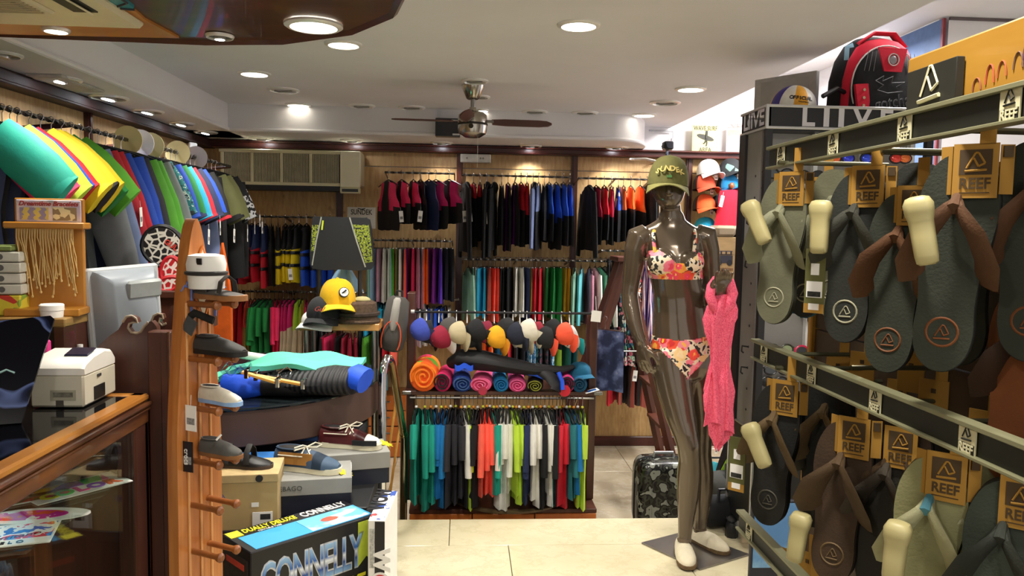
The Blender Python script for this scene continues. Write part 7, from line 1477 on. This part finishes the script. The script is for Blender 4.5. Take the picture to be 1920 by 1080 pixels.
# ================================================================ wall fittings
a, b = P(411, 357, YB - .28), P(676, 283, YB - .28); wac = thing('wall_air_conditioner', 'long cream wall air conditioner with vertical slats on the back wall', 'air conditioner', (a.x, YB - .28, a.z)); ww, wh = b.x - a.x, b.z - a.z
zlo2 = P(500, 346, YB - .28).z - a.z
MB().box((ww / 2, .14, wh / 2 + zlo2 / 2), (ww, .24, wh - zlo2), bev=.012).build('casing', M('#cbc4a0', .4, 0, .03), wac)
fw = ww * .855; z0_, z1_ = zlo2 + .02, wh - .03
MB().box((fw / 2 + .01, .016, (z0_ + z1_) / 2), (fw - .03, .006, z1_ - z0_)).build('dark_recess', M('#2e2c28', .6), wac)
for i in range(4):
    x0_ = .03 + (fw - .03) / 4 * i; w4 = (fw - .03) / 4
    for k in range(19): MB().box((x0_ + w4 * (k + .7) / 20, .008, (z0_ + z1_) / 2), (w4 / 44, .012, z1_ - z0_)).build('slat', M('#bdb797', .4), wac)
    MB().box((x0_, .006, (z0_ + z1_) / 2), (.02, .02, z1_ - z0_)).build('mullion', M('#cbc4a0', .4, 0, .03), wac)
MB().box((fw / 2, .008, z1_ + .012), (fw, .02, .026), bev=.004).box((fw / 2, .008, z0_ - .012), (fw, .02, .026), bev=.004).build('rail', M('#cbc4a0', .4, 0, .03), wac)
MB().box((fw + (ww - fw) / 2, .0, wh * .56), (ww - fw, .03, wh * .86), bev=.006).build('end_cover', M('#dcd6b8', .35, 0, .02), wac); MB().box((fw + (ww - fw) / 2, .0, wh * .06), (ww - fw, .03, wh * .15), bev=.006).build('control_box', M('#cbc4a0', .4, 0, .03), wac); MB().box((fw + (ww - fw) / 2, -.016, wh * .06), ((ww - fw) * .8, .004, wh * .07)).build('control_window', M('#2a2622', .3), wac); MB().box((fw / 2, .1, zlo2 - .02), (fw, .2, .04)).build('dark_underside', BLACK, wac)
a, b = P(863, 303, YB - .14), P(921, 288, YB - .14); t = thing('emergency_light', 'slim white emergency light box on the back wall panel', 'emergency light', ((a.x + b.x) / 2, YB - .05, (a.z + b.z) / 2)); MB().box((0, 0, 0), (b.x - a.x, .07, b.z - a.z), bev=.006).build('case', M('#cfcabc', .5), t)
for x in (-.07, .04, .06): MB().cyl((x, -.034, 0), (x, -.038, 0), .008, n=10).build('indicator', M('#8a8474', .5), t)
a, b = P(816, 255, ysf - .1), P(863, 222, ysf - .1); t = thing('black_speaker', 'flat black speaker box on the soffit behind the fan', 'speaker', ((a.x + b.x) / 2, ysf - .052, (a.z + b.z) / 2)); MB().box((0, 0, 0), (b.x - a.x, .09, b.z - a.z), bev=.004).build('case', BLACK, t); MB().box((.06, -.047, -.05), (.05, .003, .012)).build('silver_badge', SIL, t); MB().box((0, -.046, -.062), (b.x - a.x - .01, .004, .004)).build('lower_trim', M('#3a3a3c', .4), t)
p = PX(366, 284, XL + .08); t = thing('alarm_sensor', 'small white alarm sensor high in the left back corner', 'sensor', (XL + .09, p.y - .1, p.z), (0, .1, .6)); MB().box((0, 0, 0), (.06, .05, .11), bev=.008).build('case', WHITE, t); MB().box((0.0, -.026, -.015), (.035, .004, .05)).build('lens_window', M('#b8b4aa', .4), t); MB().tube([(0, .02, .05), (-.02, .04, .1), (-.06, .05, .12)], .004, 5).build('cable', M('#3a3a38', .6), t)
a, b = P(651, 428, YB - .03), P(704, 389, YB - .03); t = thing('price_sign', 'white SUNDEK price card pinned to the back wall', 'sign', ((a.x + b.x) / 2, YB - .02, (a.z + b.z) / 2)); w_, h_ = b.x - a.x, b.z - a.z
MB().box((0, 0, 0), (w_, .004, h_)).build('card', M('#e6e2d4', .7, 0, .02), t); text(t, 'SUNDEK', .06, GI, (0, -.003, h_ * .26), fit=w_ * .76, bold=.001); text(t, '69€', .09, GI, (0, -.003, -h_ * .22), fit=w_ * .5, bold=.002); MB().tube([(-.03, -.003, h_ * .44), (0, -.004, h_ * .4), (.03, -.003, h_ * .44)], .004, 5).build('bird_mark', BLACK, t)
p = P(1250, 300, 5.6); t = thing('clip_spotlight', 'small black clip spotlight on a chrome clamp above the mannequin', 'lamp', p)
u = 5.6 / F
MB().tube([(0, 0, 0), (0, 0, 12 * u), (0, -.01, 18 * u)], .012, 8).build('chrome_clamp', CHROME, t); MB().box((0, -.02, 26 * u), (18 * u, .08, 15 * u), bev=.008).build('lamp_body', BLACK, t); MB().cyl((0, -.06, 26 * u), (0, -.075, 26 * u), 6 * u, n=16).build('lens', M('#3a3a40', .1), t)
MB().tube([(-6 * u, 0, 30 * u), (-11 * u, 0, 25 * u), (-6 * u, 0, 20 * u)], .003, 5).build('wire_loop', BLACK, t); MB().cyl((0, 0, 0), (0, .74, -.0), .01).build('arm', CHROME, t); MB().tube([(-.0, 0, 0), (-8 * u, .1, -2 * u), (-20 * u, .3, 8 * u), (-36 * u, .6, 14 * u)], .01, 6).build('white_cable', WHITE, t)
p = P(1248, 255, YB - .03); t = thing('wall_bracket', 'thin white pipe bracket on the upper white wall', 'bracket', p); MB().tube([(-.14, 0, .04), (.06, 0, .04), (.06, -.01, -.02)], .008, 6).build('pipe', M('#b8b8bc', .4), t); MB().cyl((.06, -.01, -.02), (.06, -.01, -.12), .02).build('cylinder', M('#cfcfd2', .4), t)
t = thing('orange_cone', 'pointed orange board tip standing between rack and life vests', 'board', V((P(418, 520, 4.3).x, 4.3, ZL))); h = P(420, 455, 4.3).z - ZL; MB().prism([(.045 * math.sin(PI * min(.5, (1 - q) * 2.2) ) if q > .7 else .045, h * q) for q in [i / 20 for i in range(21)]] + [(-(.045 * math.sin(PI * min(.5, (1 - q) * 2.2)) if q > .7 else .045), h * q) for q in [i / 20 for i in range(20, -1, -1)]], -.02, .02, T=RX).build('board', M('#e8641c', .5), t); MB().box((.0, .0, .03), (.14, .1, .06), bev=.01).build('foot', BLACK, t)
